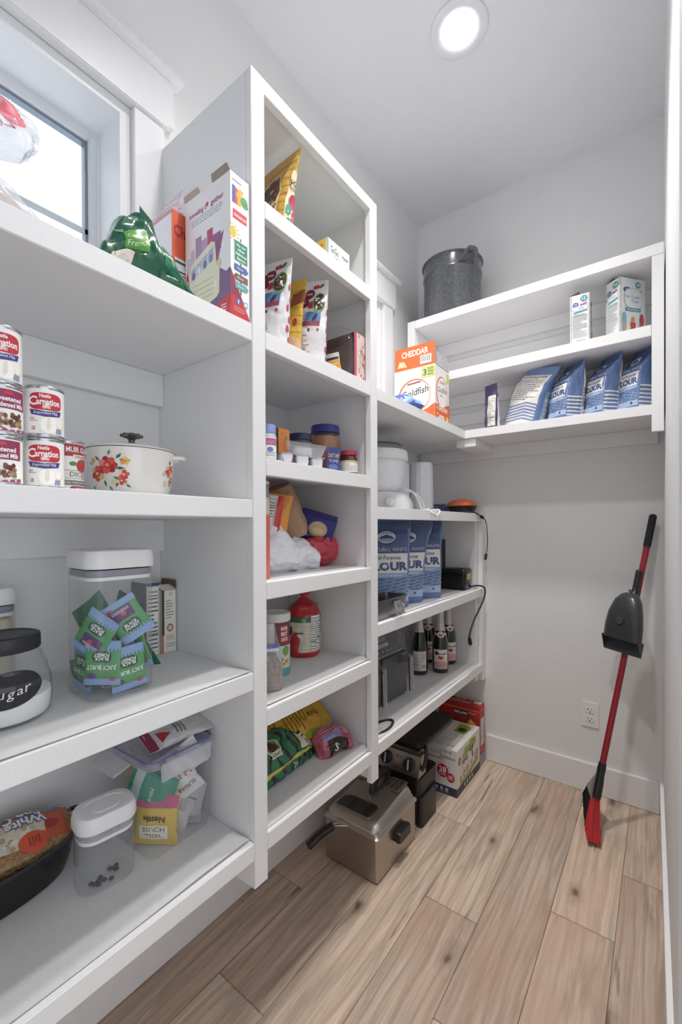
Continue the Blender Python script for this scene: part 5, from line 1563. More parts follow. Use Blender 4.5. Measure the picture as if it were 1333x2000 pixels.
p.rect(R_, -.032, .012, .018, .042, '#f0e8e2', 4); p.lines(R_, -.028, .016, .014, .038, 4, '#b08a78', 5, 3); p.poly(R_, [(.03, .012), (.06, .010), (.066, .04), (.044, .05)], '#ecc88c', 4)
p.rect(R_, .045, .20, .075, .24, '#c9d478', 1)
p.build(t)
pf = Print(); sfl = Plane((w / 2 + .001, 0, h), (0, 1, 0), (-.10, 0, 1))
for x_, y_ in ((-.03, .046), (.0, .04), (.02, .05), (.03, .03), (-.01, .022), (.045, .018)): pf.oval(sfl, x_, y_, .003, .003, '#77757a', 3, n=8)
pf.build(t, 'flap_print')
t = thing('snack_bag', 'flat blue foil bag lying in front of the cracker carton', 'bag', (-.778, 1.345, Z), orient((.55, -.2, 1), (.06, 1, .04)))
g = Bag(.165, [(0, .032, .003, .0, -.004), (.1, .036, .010, 0, -.010), (.5, .038, .022, 0, -.024), (.85, .038, .018, 0, -.026), (1, .034, .004, 0, -.030)], pw=2.4, wr=.004, seed=41)
g.mesh(M('#4a62b4', .24, spec=.7, vary=.12)).build('bag_film', t)
p = Print(.25); p.rect(g, -.038, .0, .04, .018, '#8fb4e0', 1); p.rect(g, .012, .02, .04, .155, '#7ea0d8', 0); p.build(t)

# ================================================================== bay 3, appliance shelf
Z = S3[1]
WPL = M('#e2e3e6', .28, spec=.5, vary=.01)
t = thing('stand_mixer', 'white kitchen mixer with round bowl and ringed lid', 'mixer', (-.935, 1.512, Z), R(20))
MB().rings([rrect(.27, .19, .05, 6, 0), rrect(.27, .19, .05, 6, .030), rrect(.24, .18, .06, 6, .062), rrect(.18, .17, .07, 6, .074)], WPL).build('motor_base', t)
MB().lathe([(.072, .074), (.086, .082), (.096, .105), (.105, .150), (.1085, .205), (.1085, .212)], WPL, 56).build('bowl', t)
MB().lathe([(.1105, .200), (.1185, .202), (.1195, .208), (.1185, .236), (.1140, .242), (.1090, .243)], WPL, 56).build('bowl_ring', t)
MB().lathe([(.1130, .2432), (.1145, .2450), (.1130, .2475), (.098, .2490), (.090, .2495)], M('#8f9499', .3, .4), 56).build('splash_ring', t)
MB().lathe([(.090, .2495), (.0905, .262), (.093, .264)], GLASS((.95, .96, .97), .25, .05), 56, cap1=False).build('lid_collar', t)
MB().lathe([(.094, .264), (.096, .266), (.094, .2685), (.06, .270), (.001, .2705)], M('#70757a', .35, .3), 56).build('lid', t)
MB().lathe([(.016, -.094), (.016, -.108), (.012, -.112)], WPL, 28, c=(.062, 0, .034), axis='y').build('speed_knob', t)
mixer = t
def tower(label, x, y, r_, h_, rot, n):
    t = thing('water_canister', label, 'canister', (x, y, Z), rot)
    def ring(k, z):
        out = []
        for i in range(n):
            for q in (-.16, -.05, .05, .16):
                a = 2 * math.pi * (i + .5 + q) / n
                rr = r_ * k * math.cos(math.pi / n) / math.cos(math.pi / n * (1 - min(1, abs(q) * 2) * 1.0) * .999) if False else r_ * k * (1 - .05 * (.5 - abs(q)) * 2)
                out.append((rr * math.cos(a), rr * math.sin(a), z))
        return out
    MB().rings([ring(.94, 0), ring(.97, .004), ring(1.0, .02), ring(.95, h_ - .008), ring(.91, h_ - .001), ring(.86, h_)], M('#dfe1e6', .3), smooth=False).build('body', t)
    MB().lathe([(r_ * .5, h_), (r_ * .5, h_ + .0015)], WPL, 24).build('top_disc', t)
tower('white faceted canister behind the mixer cord', -.905, 1.842, .058, .232, R(12), 6)
tower('white faceted canister half hidden beside the mixer', -.975, 1.742, .056, .226, R(4), 6)
WCORD = M('#dcdcdc', .4)
c1 = spline([(-.832, 1.535, Z + .085), (-.815, 1.57, Z + .080), (-.80, 1.60, Z + .045), (-.785, 1.60, Z + .006), (-.760, 1.585, Z + .004), (-.742, 1.57, Z + .004), (-.7195, 1.565, Z - .012), (-.7185, 1.595, Z - .022), (-.7195, 1.63, Z - .004), (-.735, 1.645, Z + .005), (-.77, 1.66, Z + .004), (-.80, 1.69, Z + .004)], 6)
adopt(MB().tube(c1, .0034, WCORD, 8).build('power_cable'), mixer)
c2 = spline([(-.832, 1.545, Z + .083), (-.81, 1.60, Z + .07), (-.79, 1.625, Z + .03), (-.785, 1.622, Z + .004), (-.79, 1.66, Z + .004)], 6)
adopt(MB().tube(c2, .0034, WCORD, 8).build('power_cable'), mixer)
t = thing('hand_blender', 'glossy navy blue appliance with red button lying by the canister', 'appliance', (-.880, 1.965, Z + .0235), orient((.1, -.3, 1), (.42, .9, 0)))
MB().rings([[(p_[0] * k, p_[1] * k, z_) for p_ in rrect(.05, .044, .02, 6)] for z_, k in ((-.06, .55), (-.045, .9), (0, 1.05), (.04, .95), (.055, .7))], M('#1f2f66', .18, coat=.5)).build('body', t)
MB().box((-.006, -.0245, .028), (.006, -.0215, .048), M('#a83038', .3), .001).build('button', t)
t = thing('mini_grill', 'small round orange and black electric grill at the shelf end', 'appliance', (-.806, 2.092, Z), R(-62))
BP = M('#1b1b1d', .35, vary=.1)
OR_ = M('#d0683e', .32, coat=.3, vary=.05)
MB().lathe([(.040, 0), (.058, .004), (.070, .026), (.0735, .033), (.072, .0355)], BP, 44).build('base', t)
mb = MB().lathe([(.074, .036), (.0775, .040), (.071, .052), (.054, .064), (.030, .070), (.022, .074), (.010, .075)], OR_, 44)
mb.build('lid', t)
for a in (0, 180):
    hb = MB().box((.066, -.020, .036), (.090, .020, .045), OR_, .003)
    hb.build('handle', t, rot=(0, 0, R(a)))
BCORD = M('#1d1d20', .45)
grill = t
c1 = spline([(-.83, 2.00, Z + .004), (-.79, 1.995, Z + .004), (-.765, 2.005, Z + .006), (-.738, 2.04, Z + .008), (-.7215, 2.075, Z - .002), (-.714, 2.105, Z - .014)], 6)
cb = adopt(MB().tube(c1, .0030, BCORD, 8).build('power_cable'), grill)
MB().tube([(-.714, 2.105, Z - .014), (-.7125, 2.118, Z - .019), (-.711, 2.130, Z - .024)], [.007, .0085, .0055], BCORD, 10).build('connector', cb)
c2 = spline([(-.711, 2.130, Z - .024), (-.709, 2.152, Z - .032), (-.7085, 2.172, Z - .060), (-.7085, 2.185, Z - .12), (-.7085, 2.178, Z - .175), (-.709, 2.166, Z - .200)], 7)
MB().tube(c2, .0022, BCORD, 8).build('thin_cable', cb)
MB().tube([(-.709, 2.166, Z - .200), (-.709, 2.163, Z - .208), (-.709, 2.156, Z - .224), (-.709, 2.153, Z - .230)], [.004, .0075, .0065, .005], BCORD, 10).build('plug', cb)
MB().tube([(-.709, 2.153, Z - .230), (-.709, 2.149, Z - .242)], .0016, M('#b9bcbf', .25, 1), 6).build('prong', cb)

# ================================================================== bay 3, flour shelf
Z = S3[2] + .0015
BLUE, NAVY, SKY, OFFW = '#6c80a8', '#4a5a82', '#a3b8d6', '#e4e1dd'
def flour_print(p, g, w, d, h, side=True):
    """blue bag: dark crown with oval crest, white title band, striped lower half, white striped gusset"""
    a = w / 2 * .97
    p.rect(g, -a, h * .62, a, h * .985, NAVY, 0)
    p.rect(g, -a, h * .40, a, h * .62, OFFW, 0)
    p.rect(g, -a, h * .345, a, h * .40, '#8fadd2', 0)
    p.text(g, 'EXCELLENT FOR BAKING', 0, h * .372, h * .022, '#eef2f8', 1, maxw=w * .66)
    p.text(g, 'All-Purpose', 0, h * .575, h * .045, NAVY, 1, maxw=w * .62, bold=.02)
    p.text(g, 'FLOUR', 0, h * .478, h * .088, '#465a86', 1, w=w * .86, bold=.055)
    p.text(g, 'NATURAL WHITE', 0, h * .665, h * .042, '#c3cde0', 1, maxw=w * .9)
    p.oval(g, -w * .05, h * .80, w * .23, h * .080, '#1d2a50', 1); p.oval(g, -w * .05, h * .80, w * .21, h * .070, '#c9d2e0', 2); p.oval(g, -w * .05, h * .772, w * .17, h * .026, '#8fa6c8', 3)
    p.poly(g, [(-w * .25, h * .785), (-w * .15, h * .812), (-w * .05, h * .828), (w * .06, h * .812), (w * .15, h * .785)], '#2c3a64', 4); p.text(g, 'WHEAT MONTANA', -w * .05, h * .848, h * .014, '#2c3a64', 4, maxw=w * .26)
    for k in range(5):
        y = h * (.12 + .038 * k)
        p.poly(g, [(-a, y), (0, y + h * .035), (a, y + h * .085), (a, y + h * .102), (0, y + h * .050), (-a, y + h * .012)], '#8fa4c6', 1)
    for k in range(3):
        y = h * (.16 + .045 * k)
        p.poly(g, [(-a * .2, y + h * .085), (a, y), (a, y + h * .016), (-a * .2, y + h * .100)], '#8298bf', 2)
    p.rect(g, -a, h * .08, a, h * .165, SKY, 3); p.oval(g, a * .55, h * .125, .004, .005, '#2f3c64', 4)
    p.rect(g, -a, 0, a, h * .08, '#637aa8', 3)
    if side:
        for sg in (1,):
            u_ = sg * g.girth / 4
            b = d / 2 * .96
            p.rect(g, u_ - b, h * .02, u_ + b, h * .90, '#6880ae', 0)
            lo, hi = (u_ - b * .2, u_ + b) if sg > 0 else (u_ - b, u_ + b * .2)
            p.rect(g, lo + b * .7, h * .08, hi, h * .86, OFFW, 1) if sg > 0 else p.rect(g, lo, h * .08, hi - b * .7, h * .86, OFFW, 1)
            for k in range(6):
                p.rect(g, u_ - b * .8, h * (.06 + .062 * k), u_ + b * .55, h * (.085 + .062 * k), OFFW, 2)
            q0, q1 = (u_ + b * .52, u_ + b * .95) if sg > 0 else (u_ - b * .95, u_ - b * .52)
            p.lines(g, q0, h * .22, q1, h * .55, 9, '#4a4f60', 3, 4, .4)
            p.oval(g, (q0 + q1) / 2, h * .15, b * .19, h * .032, '#3c4460', 3); p.oval(g, (q0 + q1) / 2, h * .15, b * .15, h * .025, OFFW, 4)
def flour_bag(label, x, y, z, rot, w, d, h, seed, lean=(0, 0), tilt=None, group='blue flour bags', fold=1.0, wr=.0035, pr=flour_print, col='#637aa8'):
    t = thing('flour_bag', label, 'bag', (x, y, z), rot if tilt is None else tilt, group)
    a, b = w / 2, d / 2
    lx, ly = lean
    g = Bag(h, [(0, a * .95, b * .95, 0, 0), (.05, a, b, 0, 0), (.45, a, b, lx * .15, ly * .15), (.68, a * .98, b * .9, lx * .35, ly * .35), (.80, a * .97, b * .55, lx * .6, ly * .6), (.90, a * .97, b * .22, lx * .85, ly * .85), (1, a * .95, b * .10, lx, ly)],
            pw=4.5, wr=wr * .62, wf=22, seed=seed, nu=150, nv=110)
    g.mesh(M(col, .38, spec=.5, vary=.05)).build('bag_body', t)
    p = Print(.4); pr(p, g, w, d, h); p.build(t)
    return t
th = R(48)
flour_bag('blue flour bag nearest the tower on the lower shelf', -.869, 1.4385, Z, th, .185, .088, .338, 3, (.02, -.01))
flour_bag('middle of three blue flour bags on the lower shelf', -.872, 1.570, Z, th + R(2), .185, .088, .332, 5, (.055, -.015))
flour_bag('blue flour bag next to the black waffle maker', -.860, 1.722, Z, th - R(2), .185, .088, .342, 7, (.025, .01))
# roasting tin
t = thing('roasting_tin', 'grey steel roasting tin with folding wire handle', 'pan', (-.789, 1.292, Z))
ST = M('#77797c', .3, .9, vary=.06, aniso=(4, 40, 4))
w, d, h = .100, .215, .066
MB().rings([rrect(w - .022, d - .022, .012, 4, 0), rrect(w - .016, d - .016, .014, 4, .004), rrect(w - .004, d - .004, .016, 4, h - .004), rrect(w + .004, d + .004, .018, 4, h - .003), rrect(w + .004, d + .004, .018, 4, h), rrect(w - .008, d - .008, .014, 4, h), rrect(w - .022, d - .022, .012, 4, .004)], ST).build('tin_body', t)
HM = M('#c4c6c8', .22, 1)
mb = MB().box((w / 2 - .002, -.006, h - .030), (w / 2 + .005, .038, h - .010), HM, .001); mb.build('bracket', t)
hp = spline([(w / 2 + .006, -.008, h - .022), (w / 2 + .016, -.006, h - .034), (w / 2 + .014, 0, h - .054), (w / 2 + .013, .018, h - .058), (w / 2 + .014, .034, h - .054), (w / 2 + .016, .040, h - .034), (w / 2 + .006, .042, h - .022)], 6)
MB().tube(hp, .0026, HM, 8).build('handle', t)
# waffle maker
t = thing('waffle_maker', 'black box-shaped waffle maker with yellow warning label', 'appliance', (-.828, 2.064, Z))
BB = M('#17181a', .22, spec=.5, vary=.1)
w, d, h = .132, .092, .104
MB().rings([rrect(w - .012, d - .012, .012, 4, 0), rrect(w - .004, d - .004, .014, 4, .006), rrect(w, d, .014, 4, h * .80)], BB).build('base', t)
MB().rings([rrect(w + .006, d + .006, .014, 4, h * .81), rrect(w + .006, d + .006, .014, 4, h * .9), rrect(w - .008, d - .008, .012, 4, h), rrect(w - .03, d - .03, .01, 4, h)], M('#232427', .3)).build('deck', t)
MB().box((-w / 2 - .016, -d / 2 + .004, 0.055), (-w / 2 - .0035, d / 2 - .004, .246), BB, .004).build('open_lid', t)
MB().box((.010, -.022, h), (.048, .012, h + .003), M('#3a3b3e', .3), .001).build('latch', t)
p = Print(); p.rect(Plane((w / 2, 0, 0), (0, 1, 0), (0, 0, 1)), -.020, .052, .026, .080, '#d8c95c', 0); p.lines(Plane((w / 2, 0, 0), (0, 1, 0), (0, 0, 1)), -.016, .056, .022, .077, 4, '#6a6428', 1, 5, .4); p.build(t)
cb = MB().tube(spline([(.064, .034, .012), (.090, .060, .016), (.1135, .090, .004), (.1165, .085, -.035), (.1175, .03, -.075), (.1175, -.06, -.125), (.1175, -.115, -.170), (.1175, -.130, -.196)], 8), .0042, BCORD, 8).build('cable', t)
MB().tube([(.1175, -.130, -.196), (.1175, -.129, -.206), (.1175, -.120, -.228), (.1175, -.118, -.234)], [.005, .0085, .0095, .007], BCORD, 10).build('plug', cb)
for k in (-.003, .003): MB().tube([(.1175, -.118 + k * 1.2, -.234), (.1175, -.114 + k * 1.2, -.247)], .0013, M('#b9bcbf', .25, 1), 6).build('prong', cb)

# ================================================================== bay 3, bottom shelf
Z = S3[3] + .0018
t = thing('air_fryer', 'grey two-drawer air fryer with control panel and steel handles', 'appliance', (-.972, 1.400, Z), R(-2))
GM = M('#5d5f63', .38, .35, vary=.04)
GD_ = M('#43454a', .35, .3)
def prism(mb, prof, y0, y1, mat):
    n = len(prof)
    mb.add([(x, y0, z) for x, z in prof] + [(x, y1, z) for x, z in prof], [list(range(n))[::-1], [i + n for i in range(n)]] + [(i, (i + 1) % n, (i + 1) % n + n, i + n) for i in range(n)], mat)
    return mb
bm_ = prism(MB(), [(-.11, 0.004), (.105, .004), (.112, .012), (.112, .185), (.090, .300), (.080, .308), (-.10, .308), (-.11, .300)], -.20, .20, GM)
bm_.build('housing', t)
nrm = Vector((.115, 0, .022)).normalized()
pl = Plane((.112, 0, .185), (0, 1, 0), (-.022, 0, .115))
pp = MB(); 
for a_, b_, c_, d_, m_ in ((-.18, .006, .165, .108, GD_),):
    pp.add([pl.at(a_, b_, .0015), pl.at(c_, b_, .0015), pl.at(c_, d_, .0015), pl.at(a_, d_, .0015)], [(0, 1, 2, 3)], M('#3a3c41', .2, coat=.4))
pp.build('control_panel', t)
p = Print(.3)
p.text(pl, 'NINJA', -.035, .094, .013, '#dfe1e4', 9, maxw=.045, bold=.02)
p.text(pl, 'NINJA', .005, .094, .013, '#dfe1e4', 9, maxw=.045, bold=.02)
p.rect(pl, -.06, .062, .055, .078, '#7b7d82', 9); p.rect(pl, -.04, .040, .065, .053, '#b4b6ba', 9); p.lines(pl, -.03, .043, .05, .050, 1, '#55575c', 10, 3)
for i in range(7): p.lines(pl, -.08 + i * .032, .020, -.064 + i * .032, .026, 1, '#a9abb0', 9, i)
p.oval(pl, .105, .060, .012, .012, '#9a9ca1', 9); p.oval(pl, .105, .060, .0105, .0105, '#3a3c41', 10); p.lines(pl, .085, .084, .13, .092, 1, '#a9abb0', 9, 8)
p.text(pl, 'DUAL ZONE', .150, .060, .008, '#a9abb0', 9, R(-90), maxw=.08)
for e in ((-.18, .006, .165, .0075), (-.18, .1065, .165, .108), (.1635, .006, .165, .108)): p.rect(pl, *e, '#c9cbce', 9)
p.build(t)
STL = M('#a9a7a5', .24, 1, vary=.04)
for y_ in (-.098, .098):
    dr = MB().box((.1125, y_ - .094, .012), (.119, y_ + .094, .182), GM, .003).build('drawer', t)
    mb = MB(); prism(mb, [(.119, .165), (.150, .182), (.164, .178), (.170, .162), (.158, .156), (.119, .140)], y_ - .012 + .045, y_ + .012 + .045, M('#8b8c8e', .35, .6)); mb.build('handle_arm', dr)
    MB().rings([[(.163 + q[0] * .8 + (.17 - z_) * .03, y_ + .045 + q[1], z_) for q in rrect(.018, .024, .006, 3)] for z_ in (.040, .044, .168, .174)], STL).build('handle', dr)
fryer = t
# sparkling cider bottles
def cider(label, x, y, face, back=False, group='sparkling cider bottles'):
    t = thing('cider_bottle', label, 'bottle', (x, y, Z), face, group)
    GL = M('#15201a', .08, spec=.7, coat=.6, vary=.1)
    MB().lathe([(.030, 0), (.0365, .002), (.0385, .007), (.0385, .125), (.037, .142), (.031, .168), (.0235, .190), (.0185, .212), (.0160, .236), (.0150, .268), (.0152, .272)], GL, 44).build('glass', t)
    def rr(v): return interp([(0, .0385), (.125, .0385), (.142, .037), (.168, .031), (.190, .0235), (.212, .0185), (.236, .016), (.268, .0152), (.3, .0152)], v)[0]
    MB().lathe([(rr(v) + .0006, v) for v in (.196, .205, .212, .224, .236, .25, .264)] + [(.0165, .270), (.0170, .276), (.0160, .296), (.014, .300)], M('#d6d2d2', .35, .3, bump=.2, bscale=60), 40).build('foil_capsule', t)
    s = Cyl(lambda v: .0386 if v < .13 else rr(v) + .0004, 0, 0); p = Print(.35)
    p.rect(s, -.034, .020, .034, .112, '#e6e2dc', 0); p.rect(s, -.034, .109, .034, .112, '#b9a45c', 1)
    if back:
        p.facts(s, -.030, .024, .004, .106, 1, 5, False); p.lines(s, .008, .06, .030, .104, 6, '#8a8a88', 1, 4, .35); p.barcode(s, .009, .026, .030, .052, 1, 4)
    else:
        p.rect(s, -.034, .020, .034, .052, '#dfb0b0', 1); p.oval(s, -.020, .094, .008, .010, '#2c3a30', 2); p.text(s, "Martinelli's", .008, .092, .0095, '#3a3a36', 2, maxw=.044, shear=.3, bold=.02)
        p.oval(s, -.004, .074, .008, .008, '#b8302f', 2); p.oval(s, .008, .074, .0075, .0075, '#c9a040', 3); p.oval(s, .002, .070, .006, .006, '#a8282c', 4)
        p.text(s, 'Sparkling', .0, .056, .008, '#b05058', 3, maxw=.04, shear=.3); p.text(s, 'Apple Cranberry', 0, .044, .007, '#b05058', 3, maxw=.052, shear=.3); p.lines(s, -.024, .026, .024, .036, 2, '#a86a6a', 3, 3, .35)
        s2 = Cyl(lambda v: rr(v) + .0008, 0, 0)
        r0 = rr(0) + .0008
        p.rect(s2, -.055, .176, .055, .186, '#d9bdb8', 2); p.oval(s2, 0, .180, .024, .014, '#e3dcd6', 3); p.oval(s2, 0, .180, .012, .008, '#b83a3c', 4)
    p.build(t)
    return t
cider('cider bottle showing its back label beside the air fryer', -.920, 1.848, math.atan2(-1.85, .92), True)
cider('front cider bottle with pink label facing the room', -.852, 1.932, math.atan2(-1.93, .85) + .05)
cider('rear cider bottle half hidden by the front pink one', -.872, 2.074, math.atan2(-2.07, .87) + .35)
cider('rear cider bottle with amber label near the wall corner', -.965, 2.036, math.atan2(-2.05, .97))
lp = Vector((-.774, 1.268, Z + .004))
adopt(MB().tube([lp + Vector((.034 * math.cos(a) * .8, .060 * math.sin(a), .002 * math.sin(a * 2))) for a in [R(-150 + i * 12) for i in range(29)]], .0042, BCORD, 8).build('power_cable'), fryer)
adopt(MB().tube(spline([lp + Vector((-.027, -.03, 0)), lp + Vector((-.045, -.02, .0)), lp + Vector((-.07, .02, 0))], 5), .0042, BCORD, 8).build('power_cable'), fryer)
t = thing('cable_tie', 'beige strap curled beside the black cable loop', 'strap', (-.778, 1.214, Z + .0065))
MB().tube([(.020 * math.cos(a), .030 * math.sin(a), 0) for a in [R(i * 15) for i in range(14)]], .006, M('#c9b7a4', .7), 6, flat=.3).build('strap', t)

# ================================================================== back wall shelves
Z = S4[2]
t = thing('canning_pot', 'large black speckled enamel canning pot on the top shelf', 'pot', (-.842, 2.064, Z), R(-38))
def speckle():
    m = bpy.data.materials.new('speckled_enamel'); m.use_nodes = True
    N, L = m.node_tree.nodes, m.node_tree.links
    b = N['Principled BSDF']; tc = N.new('ShaderNodeTexCoord')
    vo = N.new('ShaderNodeTexVoronoi'); vo.inputs['Scale'].default_value = 330; L.new(tc.outputs['Object'], vo.inputs['Vector'])
    n1 = N.new('ShaderNodeTexNoise'); n1.inputs['Scale'].default_value = 60; L.new(tc.outputs['Object'], n1.inputs['Vector'])
    ad = N.new('ShaderNodeMath'); ad.operation = 'MULTIPLY_ADD'; ad.inputs[1].default_value = -.36; L.new(n1.outputs['Fac'], ad.inputs[0]); L.new(vo.outputs['Distance'], ad.inputs[2])
    r = N.new('ShaderNodeValToRGB'); e = r.color_ramp.elements
    e[0].position = .0; e[0].color = (.42, .44, .47, 1); e[1].position = .05; e[1].color = (.075, .08, .09, 1); L.new(ad.outputs[0], r.inputs[0])
    L.new(r.outputs[0], b.inputs['Base Color']); b.inputs['Roughness'].default_value = .22; b.inputs['Coat Weight'].default_value = .4; b.inputs['Coat Roughness'].default_value = .08
    return m
SPK = speckle()
r_ = .143
MB().lathe([(r_ * .90, 0), (r_ * .93, .003), (r_ * .935, .010), (r_ * .955, .014), (r_ * .965, .022), (r_ * .965, .200), (r_ * .985, .206), (r_ * 1.0, .212), (r_ * .985, .218), (r_ * .985, .268), (r_ * 1.03, .272), (r_ * 1.035, .277), (r_ * 1.01, .280), (r_ * .96, .276), (r_ * .95, .200), (r_ * .94, .012)], SPK, 72).build('pot_body', t)
for s_ in (-1, 1):
    hp = spline([(s_ * r_ * .97, -.034, .226), (s_ * (r_ + .020), -.030, .240), (s_ * (r_ + .034), -.018, .262), (s_ * (r_ + .034), .018, .262), (s_ * (r_ + .020), .030, .240), (s_ * r_ * .97, .034, .226)], 6)
    MB().tube(hp, .0085, SPK, 10, flat=.55).build('handle', t)

Z = S4[1]
def cone_box(label, x, y, rot, w, d, h, count, title, seed):
    t = thing('cone_box', label, 'box', (x, y, Z), rot, 'white ice cream cone cartons')
    carton(t, w, d, h, '#dfe3e3', .42, flaps=[((-w / 2, d / 2, h), (-w / 2, -d / 2, h), (.8, 0, .35), w * .5, '#9a958f', '#8a857f')])
    S = box_surfs(w, d, h); p = Print()
    rnd = random.Random(seed)
    F_, R_ = S['F'], S['R']
    dots = ('#c0504a', '#d8a040', '#4a8a8a', '#8a5a9c', '#55565a')
    for k in range(int(h / .006)):
        for sf, u in ((F_, -w / 2 + .004), (F_, w / 2 - .003), (R_, -d / 2 + .003)): p.rect(sf, u - .0012, .004 + k * .006, u + .0012, .0075 + k * .006, dots[k % 5], 1)
    for sf, ww in ((F_, w), (R_, d)):
        k = ww / .07
        p.oval(sf, ww * .20, h * .90, .0125, .0125, '#4f97a0', 1); p.text(sf, count, ww * .20, h * .905, .0115, '#eef2f2', 2, maxw=.016, bold=.02)
        p.poly(sf, [(ww * .0, h * .79), (ww * .36, h * .815), (ww * .33, h * .80), (ww * .36, h * .785), (ww * .02, h * .765)], '#b0489a', 1)
        p.oval(sf, -ww * .22, h * .80, ww * .15, h * .045, '#4a5aa8', 2); p.text(sf, 'Great', -ww * .22, h * .812, h * .022, '#eef0f6', 3, maxw=ww * .2, bold=.02); p.text(sf, 'Value', -ww * .22, h * .788, h * .020, '#eef0f6', 3, maxw=ww * .2)
    # narrow side: facts; broad side: title, ribbon, plain cones
    p.oval(F_, .0, h * .715, w * .40, h * .055, '#8fb8bc', 1, pw=3); p.oval(F_, 0, h * .715, w * .385, h * .048, '#e6eaea', 2, pw=3)
    p.text(F_, title[0], .004, h * .728, h * .028, '#6a8a9a', 3, maxw=w * .5); p.text(F_, title[1], .006, h * .700, h * .028, '#6a8a9a', 3, maxw=w * .5)
    p.poly(F_, [(-w * .32, h * .645), (w * .36, h * .675), (w * .36, h * .648), (-w * .32, h * .618)], '#4f97a0', 2)
    p.text(F_, 'Nutrition Facts', -.002, h * .59, h * .024, '#4a4a4e', 1, maxw=w * .72, bold=.01)
    p.rect(F_, -w * .38, h * .560, w * .36, h * .567, '#4a4a4e', 1); p.lines(F_, -w * .38, h * .33, w * .36, h * .55, 9, '#8a8c90', 1, seed, .35); p.rect(F_, -w * .38, h * .31, w * .36, h * .317, '#4a4a4e', 1); p.lines(F_, -w * .38, h * .12, w * .36, h * .30, 7, '#a8aab0', 1, seed + 1, .35)
    p.barcode(F_, -w * .2, h * .01, w * .3, h * .085, 1, seed)
    p.oval(R_, d * .02, h * .66, d * .36, h * .17, '#5a7a86', 1, pw=3); p.oval(R_, d * .02, h * .66, d * .352, h * .165, '#e2e6e6', 2, pw=3)
    p.text(R_, title[0], .0, h * .69, h * .056, '#4a6672', 3, maxw=d * .6); p.text(R_, title[1], d * .08, h * .62, h * .056, '#4a6672', 3, maxw=d * .42)
    p.poly(R_, [(-d * .30, h * .49), (d * .30, h * .50), (d * .30, h * .445), (-d * .30, h * .435)], '#4f97a0', 3); p.lines(R_, -d * .22, h * .455, d * .24, h * .48, 1, '#e6eeee', 4, 3)
    # plain cones instead of the printed figures
    for u, c1_, c2_ in ((-d * .34, '#7fb0c0', '#b8a888'), (d * .34, '#b8434a', '#c89468')):
        p.oval(R_, u, h * .30, d * .085, h * .115, c1_, 4); p.poly(R_, [(u - d * .085, h * .22), (u + d * .085, h * .22), (u + d * .05, h * .01), (u - d * .05, h * .01)], c2_, 5)
    p.oval(R_, 0, h * .30, d * .07, h * .05, '#d8906a', 4); p.poly(R_, [(-d * .10, h * .25), (d * .10, h * .25), (d * .08, h * .02), (-d * .08, h * .02)], '#c0444a', 5)
    p.oval(R_, -d * .32, h * .035, .010, .010, '#3f8f6a', 6)
    p.build(t)
cone_box('smaller white cone carton, left of the two', -.268, 2.010, R(3), .070, .110, .196, '12', ('Waffle', 'Cones'), 4)
cone_box('larger white cone carton beside the right shelf post', -.118, 2.035, R(-38), .064, .125, .226, '24', ('Ice Cream', 'Cups'), 7)

Z = S4[0]
t = thing('snack_bag', 'small purple and white bag with nutrition panel on the corner shelf', 'bag', (-.622, 1.985, Z), R(-24))
g = pouch(.070, .050, .205, wr=.0035, seed=44, lean=(-.006, .0))
g.mesh(M('#4a4468', .34, spec=.5)).build('bag_body', t)
p = Print(.35); u_ = g.girth / 4
p.rect(g, -.006, .012, .034, .150, '#dedad4', 0); p.facts(g, -.002, .018, .030, .135, 1, 6); p.rect(g, u_ - .004, .012, u_ + .020, .14, '#dedad4', 0)
p.text(g, 'CHIA', -.026, .08, .016, '#c9c4dc', 1, R(90), maxw=.08); p.build(t)
def flour_white(p, g, w, d, h):
    """bag seen from its white back panel"""
    a = w / 2 * .97
    p.rect(g, -a, h * .02, a, h * .92, OFFW, 0)
    p.lines(g, -a * .8, h * .44, a * .7, h * .84, 12, '#6a6c76', 1, 3, .3)
    for k in range(6): p.poly(g, [(-a, h * (.05 + .05 * k)), (a * .2, h * (.14 + .05 * k)), (a, h * (.10 + .05 * k)), (a, h * (.125 + .05 * k)), (a * .2, h * (.165 + .05 * k)), (-a, h * (.075 + .05 * k))], '#7389b2', 1)
    p.rect(g, -a, h * .86, a, h * .99, '#7a93bd', 1)
    u_ = g.girth / 4; b = d / 2 * .96
    p.rect(g, u_ - b, 0, u_ + b, h * .9, '#6880ae', 0); p.rect(g, u_ - b * .4, h * .1, u_ + b, h * .6, '#95b2d6', 1)
    for k in range(5):
        p.oval(g, u_ + b * .05, h * (.18 + .07 * k), b * .22, h * .03, '#e4e6ea', 2, .9); p.oval(g, u_ + b * .45, h * (.18 + .07 * k), b * .22, h * .03, '#e4e6ea', 2, -.9)
flour_bag('slumped flour bag with white printed back next to the purple bag', -.505, 2.045, Z, 0, .150, .095, .262, 11, (.045, .0), (R(0), R(13), R(-16)), wr=.005, pr=flour_white, col='#6880ae')
flour_bag('flour bag with white folded crown between two others on the back wall', -.330, 2.035, Z, R(-42), .115, .105, .236, 13, (.035, .02), wr=.005)
flour_bag('flour bag second from the right shelf post', -.200, 2.045, Z, R(-42), .104, .100, .240, 15, (.03, .025), wr=.005)
flour_bag('flour bag touching the right shelf post', -.086, 2.045, Z, R(-40), .100, .096, .242, 17, (.03, .02), wr=.005)

